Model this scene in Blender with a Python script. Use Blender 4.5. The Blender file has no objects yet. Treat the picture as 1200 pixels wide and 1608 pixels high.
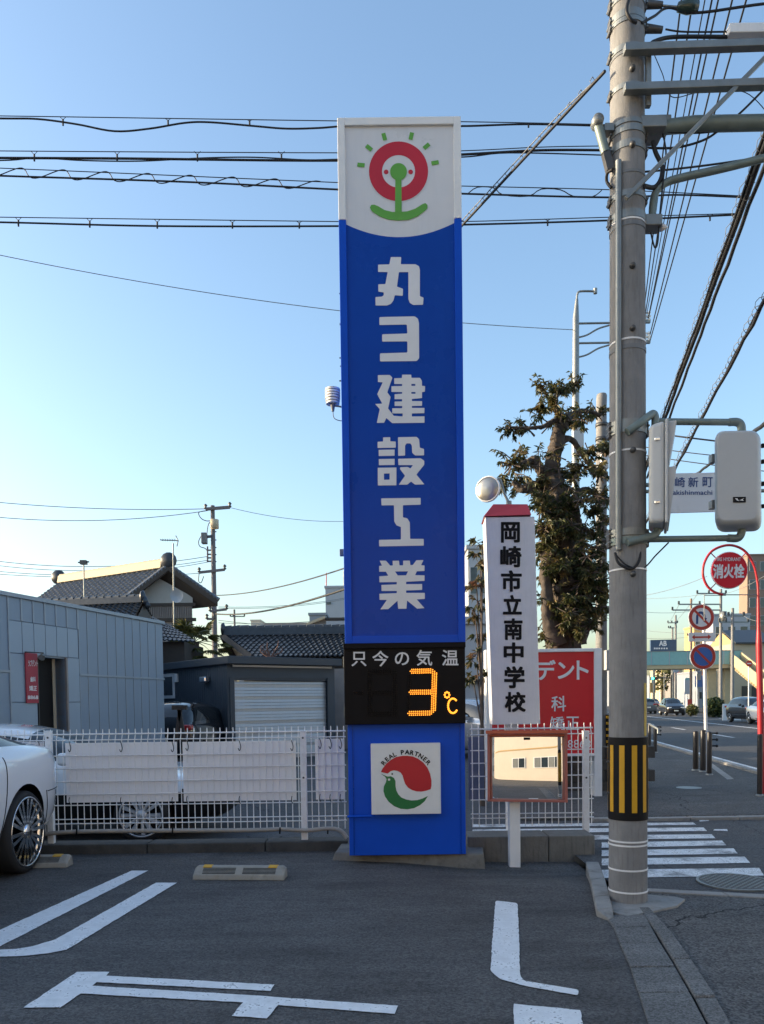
import bpy, bmesh, math, random
from mathutils import Vector, Matrix
sc = bpy.context.scene
COL = sc.collection
RNG = random.Random(11)
rad = math.radians

# ---------------------------------------------------------------- camera
CAM_H, FPX, PPX, PPY = 1.5, 1200.0, 600.0, 1149.0      # focal length and principal point in photo pixels (1200 x 1608)
TH = rad(2.19); RHO = math.asin(0.3467 * math.tan(TH))
_f = Vector((0, math.cos(TH), -math.sin(TH))); _u0 = Vector((0, math.sin(TH), math.cos(TH))); _r0 = Vector((1, 0, 0))
_r = _r0 * math.cos(RHO) - _u0 * math.sin(RHO); _u = _u0 * math.cos(RHO) + _r0 * math.sin(RHO)
cd = bpy.data.cameras.new('camera'); cam = bpy.data.objects.new('camera', cd); COL.objects.link(cam)
cd.sensor_fit = 'VERTICAL'; cd.sensor_height = 36.0; cd.lens = 36.0 * FPX / 1608.0
cd.shift_y = (PPY - 804.0) / 1608.0; cd.clip_end = 3000; cd.clip_start = 0.05
m = Matrix((( _r.x, _u.x, -_f.x, 0), (_r.y, _u.y, -_f.y, 0), (_r.z, _u.z, -_f.z, CAM_H), (0, 0, 0, 1)))
cam.matrix_world = m
sc.camera = cam

# ---------------------------------------------------------------- sky, sun, exposure
SUN_EL, SUN_AZ = rad(13), rad(-84)            # azimuth measured from +Y towards +X
w = bpy.data.worlds.new('World'); sc.world = w; w.use_nodes = True
nt = w.node_tree; bg = nt.nodes['Background']
sky = nt.nodes.new('ShaderNodeTexSky'); sky.sky_type = 'NISHITA'; sky.sun_disc = False
sky.sun_elevation = SUN_EL; sky.sun_rotation = SUN_AZ; sky.air_density = 1.2; sky.dust_density = 2.4; sky.ozone_density = 2.6
nt.links.new(sky.outputs['Color'], bg.inputs['Color']); bg.inputs['Strength'].default_value = 0.15
sl = bpy.data.lights.new('sun', 'SUN'); sl.energy = 3.2; sl.angle = rad(0.5); sl.color = (1.0, 0.80, 0.55)
so = bpy.data.objects.new('sun', sl); COL.objects.link(so)
sdir = Vector((math.sin(SUN_AZ) * math.cos(SUN_EL), math.cos(SUN_AZ) * math.cos(SUN_EL), math.sin(SUN_EL)))
so.rotation_euler = sdir.to_track_quat('Z', 'Y').to_euler(); so.location = (-20, 2, 20)
vs = sc.view_settings; vs.view_transform = 'Standard'; vs.look = 'None'; vs.gamma = 1.0; vs.exposure = 1.46
vs.use_curve_mapping = False

# ---------------------------------------------------------------- pixel -> place
def ray(px, py):
    return _r * ((px - PPX) / FPX) + _u * ((PPY - py) / FPX) + _f
def P(px, py, Y):                                  # the point at distance Y ahead seen at that pixel
    d = ray(px, py); t = Y / d.y
    return Vector((d.x * t, Y, CAM_H + d.z * t))
def G(px, py, z=0.0):                              # the point on the ground (height z)
    d = ray(px, py); t = (z - CAM_H) / d.z
    return Vector((d.x * t, d.y * t, z))
def sm(t): t = max(0, min(1, t)); return t * t * (3 - 2 * t)
def zlot(x, y): return -0.08 * sm((x + 0.2) / 1.4) * sm((y - 6.1) / 0.9)
def GL(px, py, dz=0.0):
    z = 0
    for _ in range(4):
        p = G(px, py, z); z = zlot(p.x, p.y) + dz
    return G(px, py, z)
def onplane(px, py, A, B):                         # on the upright plane through A and B
    d = ray(px, py); n = Vector((B.y - A.y, -(B.x - A.x), 0))
    t = n.dot(Vector((A.x, A.y, 0))) / n.dot(d)
    return Vector((d.x * t, d.y * t, CAM_H + d.z * t))

# ---------------------------------------------------------------- materials
MATS = {}
def new_mat(name):
    m = bpy.data.materials.new(name); m.use_nodes = True; MATS[name] = m
    return m, m.node_tree, m.node_tree.nodes['Principled BSDF']
def N(nt, t, **kw):
    n = nt.nodes.new(t)
    for k, v in kw.items():
        if k in n.inputs: n.inputs[k].default_value = v
        else: setattr(n, k, v)
    return n
def M(name, col, rough=0.5, metal=0.0, var=0.12, scale=3.0, bump=0.0, bscale=80.0, coat=0.0, spec=0.5, dirt=0.0, dirtcol=None, streak=False):
    if dirtcol is None: dirtcol = tuple(c * 0.5 for c in col[:3])
    if name in MATS: return MATS[name]
    m, nt, b = new_mat(name); L = nt.links
    b.inputs['Roughness'].default_value = rough; b.inputs['Metallic'].default_value = metal
    b.inputs['Coat Weight'].default_value = coat; b.inputs['Specular IOR Level'].default_value = spec
    tc = N(nt, 'ShaderNodeTexCoord')
    co = tc.outputs['Object']
    n1 = N(nt, 'ShaderNodeTexNoise', Scale=scale, Detail=6.0, Roughness=0.6); L.new(co, n1.inputs['Vector'])
    mr = N(nt, 'ShaderNodeMapRange'); mr.inputs[1].default_value = 0.25; mr.inputs[2].default_value = 0.75
    mr.inputs[3].default_value = 1 - var; mr.inputs[4].default_value = 1 + var; L.new(n1.outputs['Fac'], mr.inputs[0])
    mx = N(nt, 'ShaderNodeVectorMath', operation='SCALE'); mx.inputs[0].default_value = col[:3]; L.new(mr.outputs[0], mx.inputs['Scale'])
    out = mx.outputs[0]
    if dirt > 0:
        mp = N(nt, 'ShaderNodeMapping'); mp.inputs['Scale'].default_value = (5, 5, 0.5) if streak else (1, 1, 1); L.new(co, mp.inputs['Vector'])
        n2 = N(nt, 'ShaderNodeTexNoise', Scale=scale * 1.7, Detail=8.0, Roughness=0.7); L.new(mp.outputs[0], n2.inputs['Vector'])
        r2 = N(nt, 'ShaderNodeMapRange'); r2.inputs[1].default_value = 0.5; r2.inputs[2].default_value = 0.78
        r2.inputs[3].default_value = 0; r2.inputs[4].default_value = dirt; L.new(n2.outputs['Fac'], r2.inputs[0])
        mm = N(nt, 'ShaderNodeMix', data_type='RGBA'); L.new(r2.outputs[0], mm.inputs[0]); L.new(out, mm.inputs[6]); mm.inputs[7].default_value = (*dirtcol, 1)
        out = mm.outputs[2]
    L.new(out, b.inputs['Base Color'])
    rr = N(nt, 'ShaderNodeMapRange'); rr.inputs[3].default_value = max(0, rough - 0.08); rr.inputs[4].default_value = min(1, rough + 0.08)
    if rough > 0.06: L.new(n1.outputs['Fac'], rr.inputs[0]); L.new(rr.outputs[0], b.inputs['Roughness'])
    if bump > 0:
        n3 = N(nt, 'ShaderNodeTexNoise', Scale=bscale, Detail=4.0); L.new(co, n3.inputs['Vector'])
        bp = N(nt, 'ShaderNodeBump', Strength=bump, Distance=0.01); L.new(n3.outputs['Fac'], bp.inputs['Height']); L.new(bp.outputs[0], b.inputs['Normal'])
    return m
def asphalt(name, dark, light, speck=0.6, crack=0.002, vsc=90.0):
    m, nt, b = new_mat(name); L = nt.links
    tc = N(nt, 'ShaderNodeTexCoord'); co = tc.outputs['Object']
    big = N(nt, 'ShaderNodeTexNoise', Scale=0.7, Detail=7.0, Roughness=0.65); L.new(co, big.inputs['Vector'])
    mpp = N(nt, 'ShaderNodeMapping'); mpp.inputs['Scale'].default_value = (0.6, 3.0, 1); mpp.inputs['Rotation'].default_value = (0, 0, 0.15); L.new(co, mpp.inputs['Vector'])
    stk = N(nt, 'ShaderNodeTexNoise', Scale=1.6, Detail=6.0, Roughness=0.7); L.new(mpp.outputs[0], stk.inputs['Vector'])
    ad = N(nt, 'ShaderNodeMath', operation='ADD'); L.new(big.outputs['Fac'], ad.inputs[0]); L.new(stk.outputs['Fac'], ad.inputs[1])
    cr = N(nt, 'ShaderNodeMapRange'); cr.inputs[1].default_value = 0.7; cr.inputs[2].default_value = 1.35; L.new(ad.outputs[0], cr.inputs[0])
    mx = N(nt, 'ShaderNodeMix', data_type='RGBA'); L.new(cr.outputs[0], mx.inputs[0]); mx.inputs[6].default_value = (*dark, 1); mx.inputs[7].default_value = (*light, 1)
    vo = N(nt, 'ShaderNodeTexVoronoi', Scale=vsc); L.new(co, vo.inputs['Vector'])
    vr = N(nt, 'ShaderNodeMapRange'); vr.inputs[1].default_value = 0.0; vr.inputs[2].default_value = 1.0; vr.inputs[3].default_value = 1 - speck; vr.inputs[4].default_value = 1 + speck
    sep = N(nt, 'ShaderNodeSeparateColor'); L.new(vo.outputs['Color'], sep.inputs[0]); L.new(sep.outputs[0], vr.inputs[0])
    ml = N(nt, 'ShaderNodeVectorMath', operation='SCALE'); L.new(mx.outputs[2], ml.inputs[0]); L.new(vr.outputs[0], ml.inputs['Scale'])
    st = N(nt, 'ShaderNodeTexNoise', Scale=1.1, Detail=3.0, Roughness=0.55, Distortion=0.6); L.new(co, st.inputs['Vector'])
    sr_ = N(nt, 'ShaderNodeMapRange'); sr_.inputs[1].default_value = 0.60; sr_.inputs[2].default_value = 0.74; sr_.inputs[4].default_value = 0.45; L.new(st.outputs['Fac'], sr_.inputs[0])
    sm_ = N(nt, 'ShaderNodeMix', data_type='RGBA'); L.new(sr_.outputs[0], sm_.inputs[0]); L.new(ml.outputs[0], sm_.inputs[6]); sm_.inputs[7].default_value = (dark[0] * 0.5, dark[1] * 0.5, dark[2] * 0.5, 1)
    # fine cracks
    vc = N(nt, 'ShaderNodeTexVoronoi', Scale=0.45, feature='DISTANCE_TO_EDGE')
    dn = N(nt, 'ShaderNodeTexNoise', Scale=3.0, Detail=5.0); L.new(co, dn.inputs['Vector'])
    va = N(nt, 'ShaderNodeVectorMath', operation='MULTIPLY_ADD'); L.new(dn.outputs['Color'], va.inputs[0]); va.inputs[1].default_value = (0.5, 0.5, 0); L.new(co, va.inputs[2]); L.new(va.outputs[0], vc.inputs['Vector'])
    cl = N(nt, 'ShaderNodeMath', operation='LESS_THAN'); cl.inputs[1].default_value = crack; L.new(vc.outputs['Distance'], cl.inputs[0])
    cm = N(nt, 'ShaderNodeMix', data_type='RGBA'); L.new(cl.outputs[0], cm.inputs[0]); L.new(sm_.outputs[2], cm.inputs[6]); cm.inputs[7].default_value = (0.012, 0.012, 0.013, 1)
    L.new(cm.outputs[2], b.inputs['Base Color'])
    b.inputs['Roughness'].default_value = 0.82; b.inputs['Specular IOR Level'].default_value = 0.35
    bp = N(nt, 'ShaderNodeBump', Strength=0.75, Distance=0.006); L.new(vo.outputs['Distance'], bp.inputs['Height']); L.new(bp.outputs[0], b.inputs['Normal'])
    return m
def paint_mat(name, wear):
    m, nt, b = new_mat(name); L = nt.links
    tc = N(nt, 'ShaderNodeTexCoord'); co = tc.outputs['Object']
    n = N(nt, 'ShaderNodeTexNoise', Scale=2.2, Detail=9.0, Roughness=0.75); L.new(co, n.inputs['Vector'])
    r = N(nt, 'ShaderNodeMapRange'); r.inputs[1].default_value = 0.62 - wear * 0.2; r.inputs[2].default_value = 0.72 - wear * 0.12; r.inputs[4].default_value = 0.2 + wear; L.new(n.outputs['Fac'], r.inputs[0])
    n2 = N(nt, 'ShaderNodeTexNoise', Scale=9.0, Detail=8.0, Roughness=0.7); L.new(co, n2.inputs['Vector'])
    r2 = N(nt, 'ShaderNodeMapRange'); r2.inputs[1].default_value = 0.3; r2.inputs[2].default_value = 0.7; r2.inputs[3].default_value = 0.80; r2.inputs[4].default_value = 1.06; L.new(n2.outputs['Fac'], r2.inputs[0])
    s = N(nt, 'ShaderNodeVectorMath', operation='SCALE'); s.inputs[0].default_value = (0.78, 0.79, 0.79); L.new(r2.outputs[0], s.inputs['Scale'])
    mx = N(nt, 'ShaderNodeMix', data_type='RGBA'); L.new(r.outputs[0], mx.inputs[0]); L.new(s.outputs[0], mx.inputs[6]); mx.inputs[7].default_value = (0.10, 0.105, 0.11, 1)
    v2 = N(nt, 'ShaderNodeTexVoronoi', Scale=110.0); L.new(co, v2.inputs['Vector']); sp2 = N(nt, 'ShaderNodeSeparateColor'); L.new(v2.outputs['Color'], sp2.inputs[0])
    md = N(nt, 'ShaderNodeMath', operation='MULTIPLY'); L.new(sp2.outputs[0], md.inputs[0]); L.new(n2.outputs['Fac'], md.inputs[1])
    pt = N(nt, 'ShaderNodeMapRange'); pt.inputs[1].default_value = 0.50 - wear * 0.15; pt.inputs[2].default_value = 0.56 - wear * 0.15; pt.inputs[4].default_value = 0.75; L.new(md.outputs[0], pt.inputs[0])
    m3 = N(nt, 'ShaderNodeMix', data_type='RGBA'); L.new(pt.outputs[0], m3.inputs[0]); L.new(mx.outputs[2], m3.inputs[6]); m3.inputs[7].default_value = (0.10, 0.10, 0.10, 1)
    L.new(m3.outputs[2], b.inputs['Base Color']); b.inputs['Roughness'].default_value = 0.6
    vo = N(nt, 'ShaderNodeTexVoronoi', Scale=75.0); L.new(co, vo.inputs['Vector'])
    bp = N(nt, 'ShaderNodeBump', Strength=0.3, Distance=0.004); L.new(vo.outputs['Distance'], bp.inputs['Height']); L.new(bp.outputs[0], b.inputs['Normal'])
    return m
def emit(name, col, s):
    m, nt, b = new_mat(name); b.inputs['Base Color'].default_value = (*col, 1)
    b.inputs['Emission Color'].default_value = (*col, 1); b.inputs['Emission Strength'].default_value = s
    return m
def leafmat(name, a, c, d):
    m, nt, b = new_mat(name); L = nt.links
    tc = N(nt, 'ShaderNodeTexCoord'); n = N(nt, 'ShaderNodeTexNoise', Scale=5.0, Detail=3.0); L.new(tc.outputs['Object'], n.inputs['Vector'])
    cr = N(nt, 'ShaderNodeValToRGB'); L.new(n.outputs['Fac'], cr.inputs[0])
    cr.color_ramp.elements[0].position = 0.35; cr.color_ramp.elements[0].color = (*a, 1)
    cr.color_ramp.elements[1].position = 0.68; cr.color_ramp.elements[1].color = (*d, 1)
    e = cr.color_ramp.elements.new(0.52); e.color = (*c, 1)
    L.new(cr.outputs[0], b.inputs['Base Color']); b.inputs['Roughness'].default_value = 0.45
    tr = N(nt, 'ShaderNodeBsdfTranslucent'); L.new(cr.outputs[0], tr.inputs[0])
    ms = N(nt, 'ShaderNodeMixShader'); ms.inputs[0].default_value = 0.3
    L.new(b.outputs[0], ms.inputs[1]); L.new(tr.outputs[0], ms.inputs[2])
    L.new(ms.outputs[0], nt.nodes['Material Output'].inputs['Surface'])
    return m

asphalt('asphalt_lot', (0.050, 0.048, 0.047), (0.125, 0.121, 0.118), 0.42, 0.0)
asphalt('asphalt_walk', (0.064, 0.062, 0.061), (0.118, 0.115, 0.112), 0.6)
asphalt('gutter_concrete', (0.09, 0.09, 0.088), (0.19, 0.19, 0.185), 0.45, 0.0, 130.0)
asphalt('asphalt_road', (0.062, 0.063, 0.066), (0.092, 0.093, 0.096), 0.4)
paint_mat('paint_new', 0.14); paint_mat('paint_worn', 0.62)
M('concrete', (0.27, 0.265, 0.25), 0.85, var=0.22, scale=4, bump=0.5, bscale=60, dirt=0.75, dirtcol=(0.09, 0.085, 0.075))
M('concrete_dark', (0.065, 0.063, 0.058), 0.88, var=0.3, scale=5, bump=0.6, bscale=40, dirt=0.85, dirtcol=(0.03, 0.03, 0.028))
M('concrete_pole', (0.215, 0.215, 0.215), 0.8, var=0.2, scale=6, bump=0.25, bscale=90, dirt=0.7, dirtcol=(0.095, 0.093, 0.09), streak=True)
M('galv', (0.24, 0.255, 0.25), 0.45, 0.55, var=0.15, scale=9, dirt=0.3)
M('galv_green', (0.19, 0.235, 0.22), 0.5, 0.3, var=0.15, scale=9, dirt=0.3)
M('steel_dark', (0.09, 0.09, 0.09), 0.5, 0.5, var=0.2, scale=12)
M('white_paint', (0.78, 0.78, 0.78), 0.4, var=0.05, scale=6, dirt=0.18, streak=True)
M('fence_white', (0.80, 0.80, 0.79), 0.45, var=0.06, scale=14, dirt=0.35, dirtcol=(0.3, 0.22, 0.15))
M('board_white', (0.84, 0.84, 0.86), 0.5, var=0.03, scale=2, dirt=0.05, streak=True)
M('sign_white', (0.66, 0.66, 0.67), 0.3, var=0.04, scale=2, dirt=0.10, streak=True)
M('frame_white', (0.76, 0.76, 0.75), 0.35, var=0.04, scale=4, dirt=0.15)
M('sign_blue', (0.003, 0.056, 0.37), 0.28, spec=0.16, var=0.10, scale=1.2, dirt=0.35, dirtcol=(0.008, 0.075, 0.43), streak=True)
M('frame_blue', (0.003, 0.076, 0.54), 0.36, spec=0.18, var=0.06, scale=3)
M('letter', (0.74, 0.74, 0.75), 0.35, var=0.04, scale=6)
M('logo_red', (0.50, 0.008, 0.022), 0.35, var=0.06, scale=4)
M('logo_green', (0.115, 0.36, 0.035), 0.35, var=0.06, scale=4)
M('bird_green', (0.01, 0.17, 0.045), 0.35, var=0.06, scale=4)
M('ink', (0.008, 0.008, 0.009), 0.6, var=0.1, spec=0.2)
M('ink_blue', (0.02, 0.06, 0.20), 0.5, var=0.1)
M('display_black', (0.006, 0.006, 0.008), 0.45, spec=0.12, var=0.2, scale=8)
M('led_off', (0.018, 0.014, 0.012), 0.5, spec=0.15)
M('black', (0.008, 0.008, 0.009), 0.6, var=0.2, spec=0.2)
M('rubber', (0.016, 0.016, 0.017), 0.75, var=0.2, scale=20)
M('cable', (0.010, 0.010, 0.012), 0.6)
M('cable_grey', (0.16, 0.17, 0.18), 0.6)
M('yellow', (0.62, 0.33, 0.010), 0.45, var=0.08, dirt=0.15)
M('yellow_pale', (0.55, 0.42, 0.12), 0.5, dirt=0.3)
M('red_roof', (0.30, 0.018, 0.028), 0.5, var=0.08, dirt=0.15)
M('red_sign', (0.60, 0.006, 0.02), 0.3, var=0.05, scale=1.5)
M('red_pole', (0.42, 0.02, 0.03), 0.4, var=0.1, dirt=0.15)
M('mirror_orange', (0.52, 0.10, 0.045), 0.45, var=0.1, dirt=0.2)
M('mirror_frame', (0.40, 0.12, 0.09), 0.5, var=0.1, dirt=0.2)
M('mirror_dull', (0.42, 0.40, 0.36), 0.32, 0.85, var=0.1, dirt=0.3)
M('mirror', (0.86, 0.86, 0.86), 0.0, 1.0, var=0.0)
M('sign_red', (0.50, 0.05, 0.03), 0.35, var=0.06)
M('sign_blue_round', (0.05, 0.14, 0.42), 0.35, var=0.06)
M('car_white', (0.74, 0.76, 0.78), 0.18, var=0.015, scale=2, coat=1.0)
M('car_black', (0.012, 0.012, 0.014), 0.15, var=0.02, coat=1.0)
M('car_grey', (0.16, 0.17, 0.18), 0.2, 0.4, var=0.02, coat=1.0)
M('car_silver', (0.42, 0.43, 0.45), 0.25, 0.5, var=0.02, coat=1.0)
M('car_glass', (0.012, 0.015, 0.018), 0.04, var=0.0, spec=0.8)
M('chrome', (0.75, 0.76, 0.77), 0.12, 1.0, var=0.03)
M('rim_silver', (0.55, 0.55, 0.55), 0.35, 0.3, var=0.05)
M('rim_dark', (0.06, 0.06, 0.065), 0.3, 0.8, var=0.1)
M('tail_red', (0.35, 0.01, 0.01), 0.12, var=0.0, coat=1.0)
M('lamp_clear', (0.65, 0.68, 0.7), 0.1, var=0.0, coat=1.0)
M('plate', (0.65, 0.66, 0.6), 0.4)
M('panel_grey', (0.20, 0.265, 0.345), 0.45, 0.15, var=0.05, scale=1.5, dirt=0.12, streak=True)
M('panel_light', (0.25, 0.325, 0.41), 0.42, 0.15, var=0.04, scale=1.5, dirt=0.08, streak=True)
M('seam', (0.25, 0.30, 0.355), 0.4, 0.2)
M('siding_dark', (0.040, 0.058, 0.078), 0.55, var=0.12, scale=3, dirt=0.2, streak=True)
M('siding_trim', (0.035, 0.05, 0.066), 0.5, var=0.1)
M('shutter', (0.42, 0.445, 0.46), 0.4, 0.3, var=0.06, scale=3, dirt=0.2, streak=True)
M('tile', (0.11, 0.125, 0.15), 0.38, 0.1, var=0.3, scale=6)
M('tile_dark', (0.035, 0.042, 0.052), 0.38, 0.1, var=0.3, scale=6)
M('ridge_plaster', (0.55, 0.46, 0.30), 0.7, var=0.1, scale=6)
M('plaster', (0.40, 0.40, 0.385), 0.85, var=0.06, scale=2, dirt=0.2, streak=True)
M('corrugated', (0.24, 0.22, 0.21), 0.7, var=0.12, scale=3, dirt=0.25, streak=True)
M('wood_dark', (0.045, 0.037, 0.032), 0.7, var=0.25, scale=5)
M('beige', (0.45, 0.38, 0.27), 0.8, var=0.06, scale=0.7, dirt=0.2, streak=True)
M('cream', (0.66, 0.57, 0.46), 0.8, var=0.05, scale=0.8, dirt=0.12, streak=True)
M('bldg_white', (0.38, 0.40, 0.43), 0.8, var=0.05, scale=0.5, dirt=0.15, streak=True)
M('bldg_grey', (0.24, 0.27, 0.31), 0.8, var=0.08, scale=0.5, dirt=0.2, streak=True)
M('bldg_brown', (0.24, 0.17, 0.13), 0.8, var=0.1, scale=0.5, dirt=0.2, streak=True)
M('bldg_ochre', (0.50, 0.34, 0.15), 0.8, var=0.08, scale=0.5)
M('window', (0.03, 0.04, 0.05), 0.06, var=0.0, spec=0.8)
M('window_pale', (0.22, 0.23, 0.22), 0.15, var=0.1)
M('teal', (0.23, 0.43, 0.42), 0.5, var=0.07, dirt=0.15)
M('bridge_cream', (0.50, 0.41, 0.25), 0.6, var=0.08, dirt=0.2)
M('billboard', (0.05, 0.09, 0.16), 0.5)
M('bark', (0.07, 0.055, 0.044), 0.9, var=0.45, scale=9, bump=1.0, bscale=25, dirt=0.6, dirtcol=(0.05, 0.04, 0.032))
M('twig', (0.10, 0.075, 0.06), 0.9, var=0.3, scale=9)
leafmat('leaf', (0.026, 0.040, 0.013), (0.080, 0.088, 0.030), (0.20, 0.14, 0.05))
leafmat('leaf_red', (0.045, 0.06, 0.018), (0.09, 0.085, 0.03), (0.20, 0.09, 0.05))
leafmat('palm', (0.05, 0.065, 0.018), (0.11, 0.11, 0.03), (0.20, 0.16, 0.05))
leafmat('hedge', (0.02, 0.04, 0.012), (0.04, 0.065, 0.02), (0.07, 0.08, 0.03))
emit('led', (1.0, 0.34, 0.03), 0.75); emit('green_light', (0.05, 0.9, 0.55), 4.0); emit('red_light', (1.0, 0.06, 0.03), 2.0)

# ---------------------------------------------------------------- mesh helpers
class MB:
    def __init__(s): s.v = []; s.f = []; s.mi = []; s.sm = []
    def add(s, vs, fs, mi=0, smooth=False):
        o = len(s.v); s.v += [Vector(v) for v in vs]
        for f in fs: s.f.append([o + i for i in f]); s.mi.append(mi); s.sm.append(smooth)
        return s
    def box(s, x0, x1, y0, y1, z0, z1, mi=0, mat=None):
        vs = [Vector((x, y, z)) for z in (z0, z1) for y in (y0, y1) for x in (x0, x1)]
        if mat: vs = [mat @ v for v in vs]
        return s.add(vs, [(0, 2, 3, 1), (4, 5, 7, 6), (0, 1, 5, 4), (2, 6, 7, 3), (0, 4, 6, 2), (1, 3, 7, 5)], mi)
    def hexa(s, b, t, mi=0):                         # bottom loop and top loop of points
        n = len(b); vs = list(b) + list(t)
        fs = [tuple(range(n - 1, -1, -1)), tuple(range(n, 2 * n))] + [(i, (i + 1) % n, n + (i + 1) % n, n + i) for i in range(n)]
        return s.add(vs, fs, mi)
    def slab(s, pts, z0, dz, mi=0):                  # polygon of xy points, from z0 up dz
        return s.hexa([Vector((p[0], p[1], z0)) for p in pts], [Vector((p[0], p[1], z0 + dz)) for p in pts], mi)
    def wallprism(s, pts, back, mi=0):               # polygon of 3d points pushed back by a vector
        return s.hexa([Vector(p) + Vector(back) for p in pts], [Vector(p) for p in pts], mi)
    def tube(s, path, r, n=8, mi=0, cap=True, smooth=True):
        path = [Vector(p) for p in path]; k = len(path)
        rs = r if isinstance(r, (list, tuple)) else [r] * k
        rings = []; up = None
        for i, p in enumerate(path):
            d = (path[min(i + 1, k - 1)] - path[max(i - 1, 0)]).normalized()
            if up is None:
                up = Vector((0, 0, 1)) if abs(d.z) < 0.9 else Vector((0, 1, 0))
            a = d.cross(up)
            if a.length < 1e-4: a = d.cross(Vector((1, 0, 0)))
            a.normalize(); b = a.cross(d).normalized(); up = b
            rings.append([p + (a * math.cos(2 * math.pi * j / n) + b * math.sin(2 * math.pi * j / n)) * rs[i] for j in range(n)])
        vs = [v for q in rings for v in q]
        fs = [(i * n + j, i * n + (j + 1) % n, (i + 1) * n + (j + 1) % n, (i + 1) * n + j) for i in range(k - 1) for j in range(n)]
        s.add(vs, fs, mi, smooth)
        if cap: s.add(rings[0], [tuple(range(n - 1, -1, -1))], mi); s.add(rings[-1], [tuple(range(n))], mi)
        return s
    def bar(s, a, b, wx, wy, mi=0):                  # square bar between two points
        a, b = Vector(a), Vector(b); d = (b - a).normalized()
        u = d.cross(Vector((0, 1, 0)) if abs(d.y) < 0.9 else Vector((0, 0, 1))).normalized(); w = d.cross(u)
        q = [(-1, -1), (1, -1), (1, 1), (-1, 1)]
        return s.hexa([a + u * (i * wx / 2) + w * (j * wy / 2) for i, j in q], [b + u * (i * wx / 2) + w * (j * wy / 2) for i, j in q], mi)
    def lathe(s, prof, c, axis='Z', n=24, mi=0, smooth=True, ang=2 * math.pi):
        c = Vector(c); k = len(prof); vs = []
        for (r, h) in prof:
            for j in range(n):
                a = ang * j / n; x, y = r * math.cos(a), r * math.sin(a)
                vs.append(c + (Vector((x, y, h)) if axis == 'Z' else Vector((x, h, y)) if axis == 'Y' else Vector((h, x, y))))
        fs = [(i * n + j, i * n + (j + 1) % n, (i + 1) * n + (j + 1) % n, (i + 1) * n + j) for i in range(k - 1) for j in range(n)]
        return s.add(vs, fs, mi, smooth)
    def disc(s, c, r, axis='Y', n=32, mi=0, th=0.0):
        c = Vector(c)
        prof = [(0.0001, -th / 2), (r, -th / 2), (r, th / 2), (0.0001, th / 2)] if th else [(0.0001, 0), (r, 0)]
        return s.lathe(prof, c, axis, n, mi, False)
def wloc(o):
    l = Vector((0, 0, 0))
    while o: l += o.location; o = o.parent
    return l
def build(mb, name, mats, parent=None, bevel=0, label=None, seg=2):
    me = bpy.data.meshes.new(name); off = wloc(parent) if parent else Vector((0, 0, 0))
    me.from_pydata([tuple(v - off) for v in mb.v], [], mb.f)
    mats = [mats] if isinstance(mats, str) else mats
    for q in mats: me.materials.append(MATS[q])
    me.polygons.foreach_set('material_index', mb.mi); me.polygons.foreach_set('use_smooth', mb.sm)
    bm = bmesh.new(); bm.from_mesh(me); bmesh.ops.recalc_face_normals(bm, faces=bm.faces); bm.to_mesh(me); bm.free()
    o = bpy.data.objects.new(name, me); COL.objects.link(o); o.parent = parent
    if bevel: b = o.modifiers.new('bevel', 'BEVEL'); b.width = bevel; b.segments = seg; b.limit_method = 'ANGLE'; b.harden_normals = False
    if label: o['label'] = label
    return o
def tag(o, label, cat, group=None):
    o['label'] = label; o['category'] = cat
    if group: o['group'] = group
    return o
def thing(name, label, cat, loc=(0, 0, 0), group=None):
    o = bpy.data.objects.new(name, None); o.empty_display_size = 0.2; COL.objects.link(o); o.location = loc
    return tag(o, label, cat, group)
def struct(mb, name, mats, bevel=0):
    o = build(mb, name, mats, None, bevel); o['kind'] = 'structure'; return o
def copy_tree(o, parent=None):
    c = o.copy(); COL.objects.link(c); c.parent = parent
    for ch in o.children: copy_tree(ch, c)
    return c
def mesh_of(curve):
    o = bpy.data.objects.new('tmp', curve); COL.objects.link(o)
    bpy.context.view_layer.update()
    me = o.to_mesh(); vs = [v.co.copy() for v in me.vertices]; fs = [tuple(p.vertices) for p in me.polygons]
    o.to_mesh_clear(); bpy.data.objects.remove(o); bpy.data.curves.remove(curve)
    return vs, fs
GL_CACHE = {}
def glyph(s, off=0.0):
    if (s, off) not in GL_CACHE:
        c = bpy.data.curves.new('t', 'FONT'); c.body = s; c.offset = off; c.resolution_u = 4
        GL_CACHE[(s, off)] = mesh_of(c)
    return GL_CACHE[(s, off)]
def text_px(mb, s, box, place, bold=0.0, mi=0):     # lettering fitted to a pixel box on a surface given by place(px, py); bold = extra stroke, in em
    vs, fs = glyph(s, 0.0); x0, y0, x1, y1 = box
    a, b = min(v.x for v in vs), max(v.x for v in vs); c, d = min(v.y for v in vs), max(v.y for v in vs)
    offs = [(0, 0)] if bold <= 0 else [(0, 0)] + [(bold * math.cos(k * math.pi / 4) * (1.25 if k % 2 else 1), bold * math.sin(k * math.pi / 4) * (1.25 if k % 2 else 1)) for k in range(8)]
    a -= bold; b += bold; c -= bold; d += bold
    lift = (place(x0, y0) - place(x1, y0)).cross(place(x1, y1) - place(x1, y0)).normalized()
    if lift.y > 0: lift = -lift
    for k, (ox, oy) in enumerate(offs):
        mb.add([place(x0 + (v.x + ox - a) / (b - a) * (x1 - x0), y1 - (v.y + oy - c) / (d - c) * (y1 - y0)) + lift * (0.0003 * k) for v in vs], fs, mi)
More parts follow.
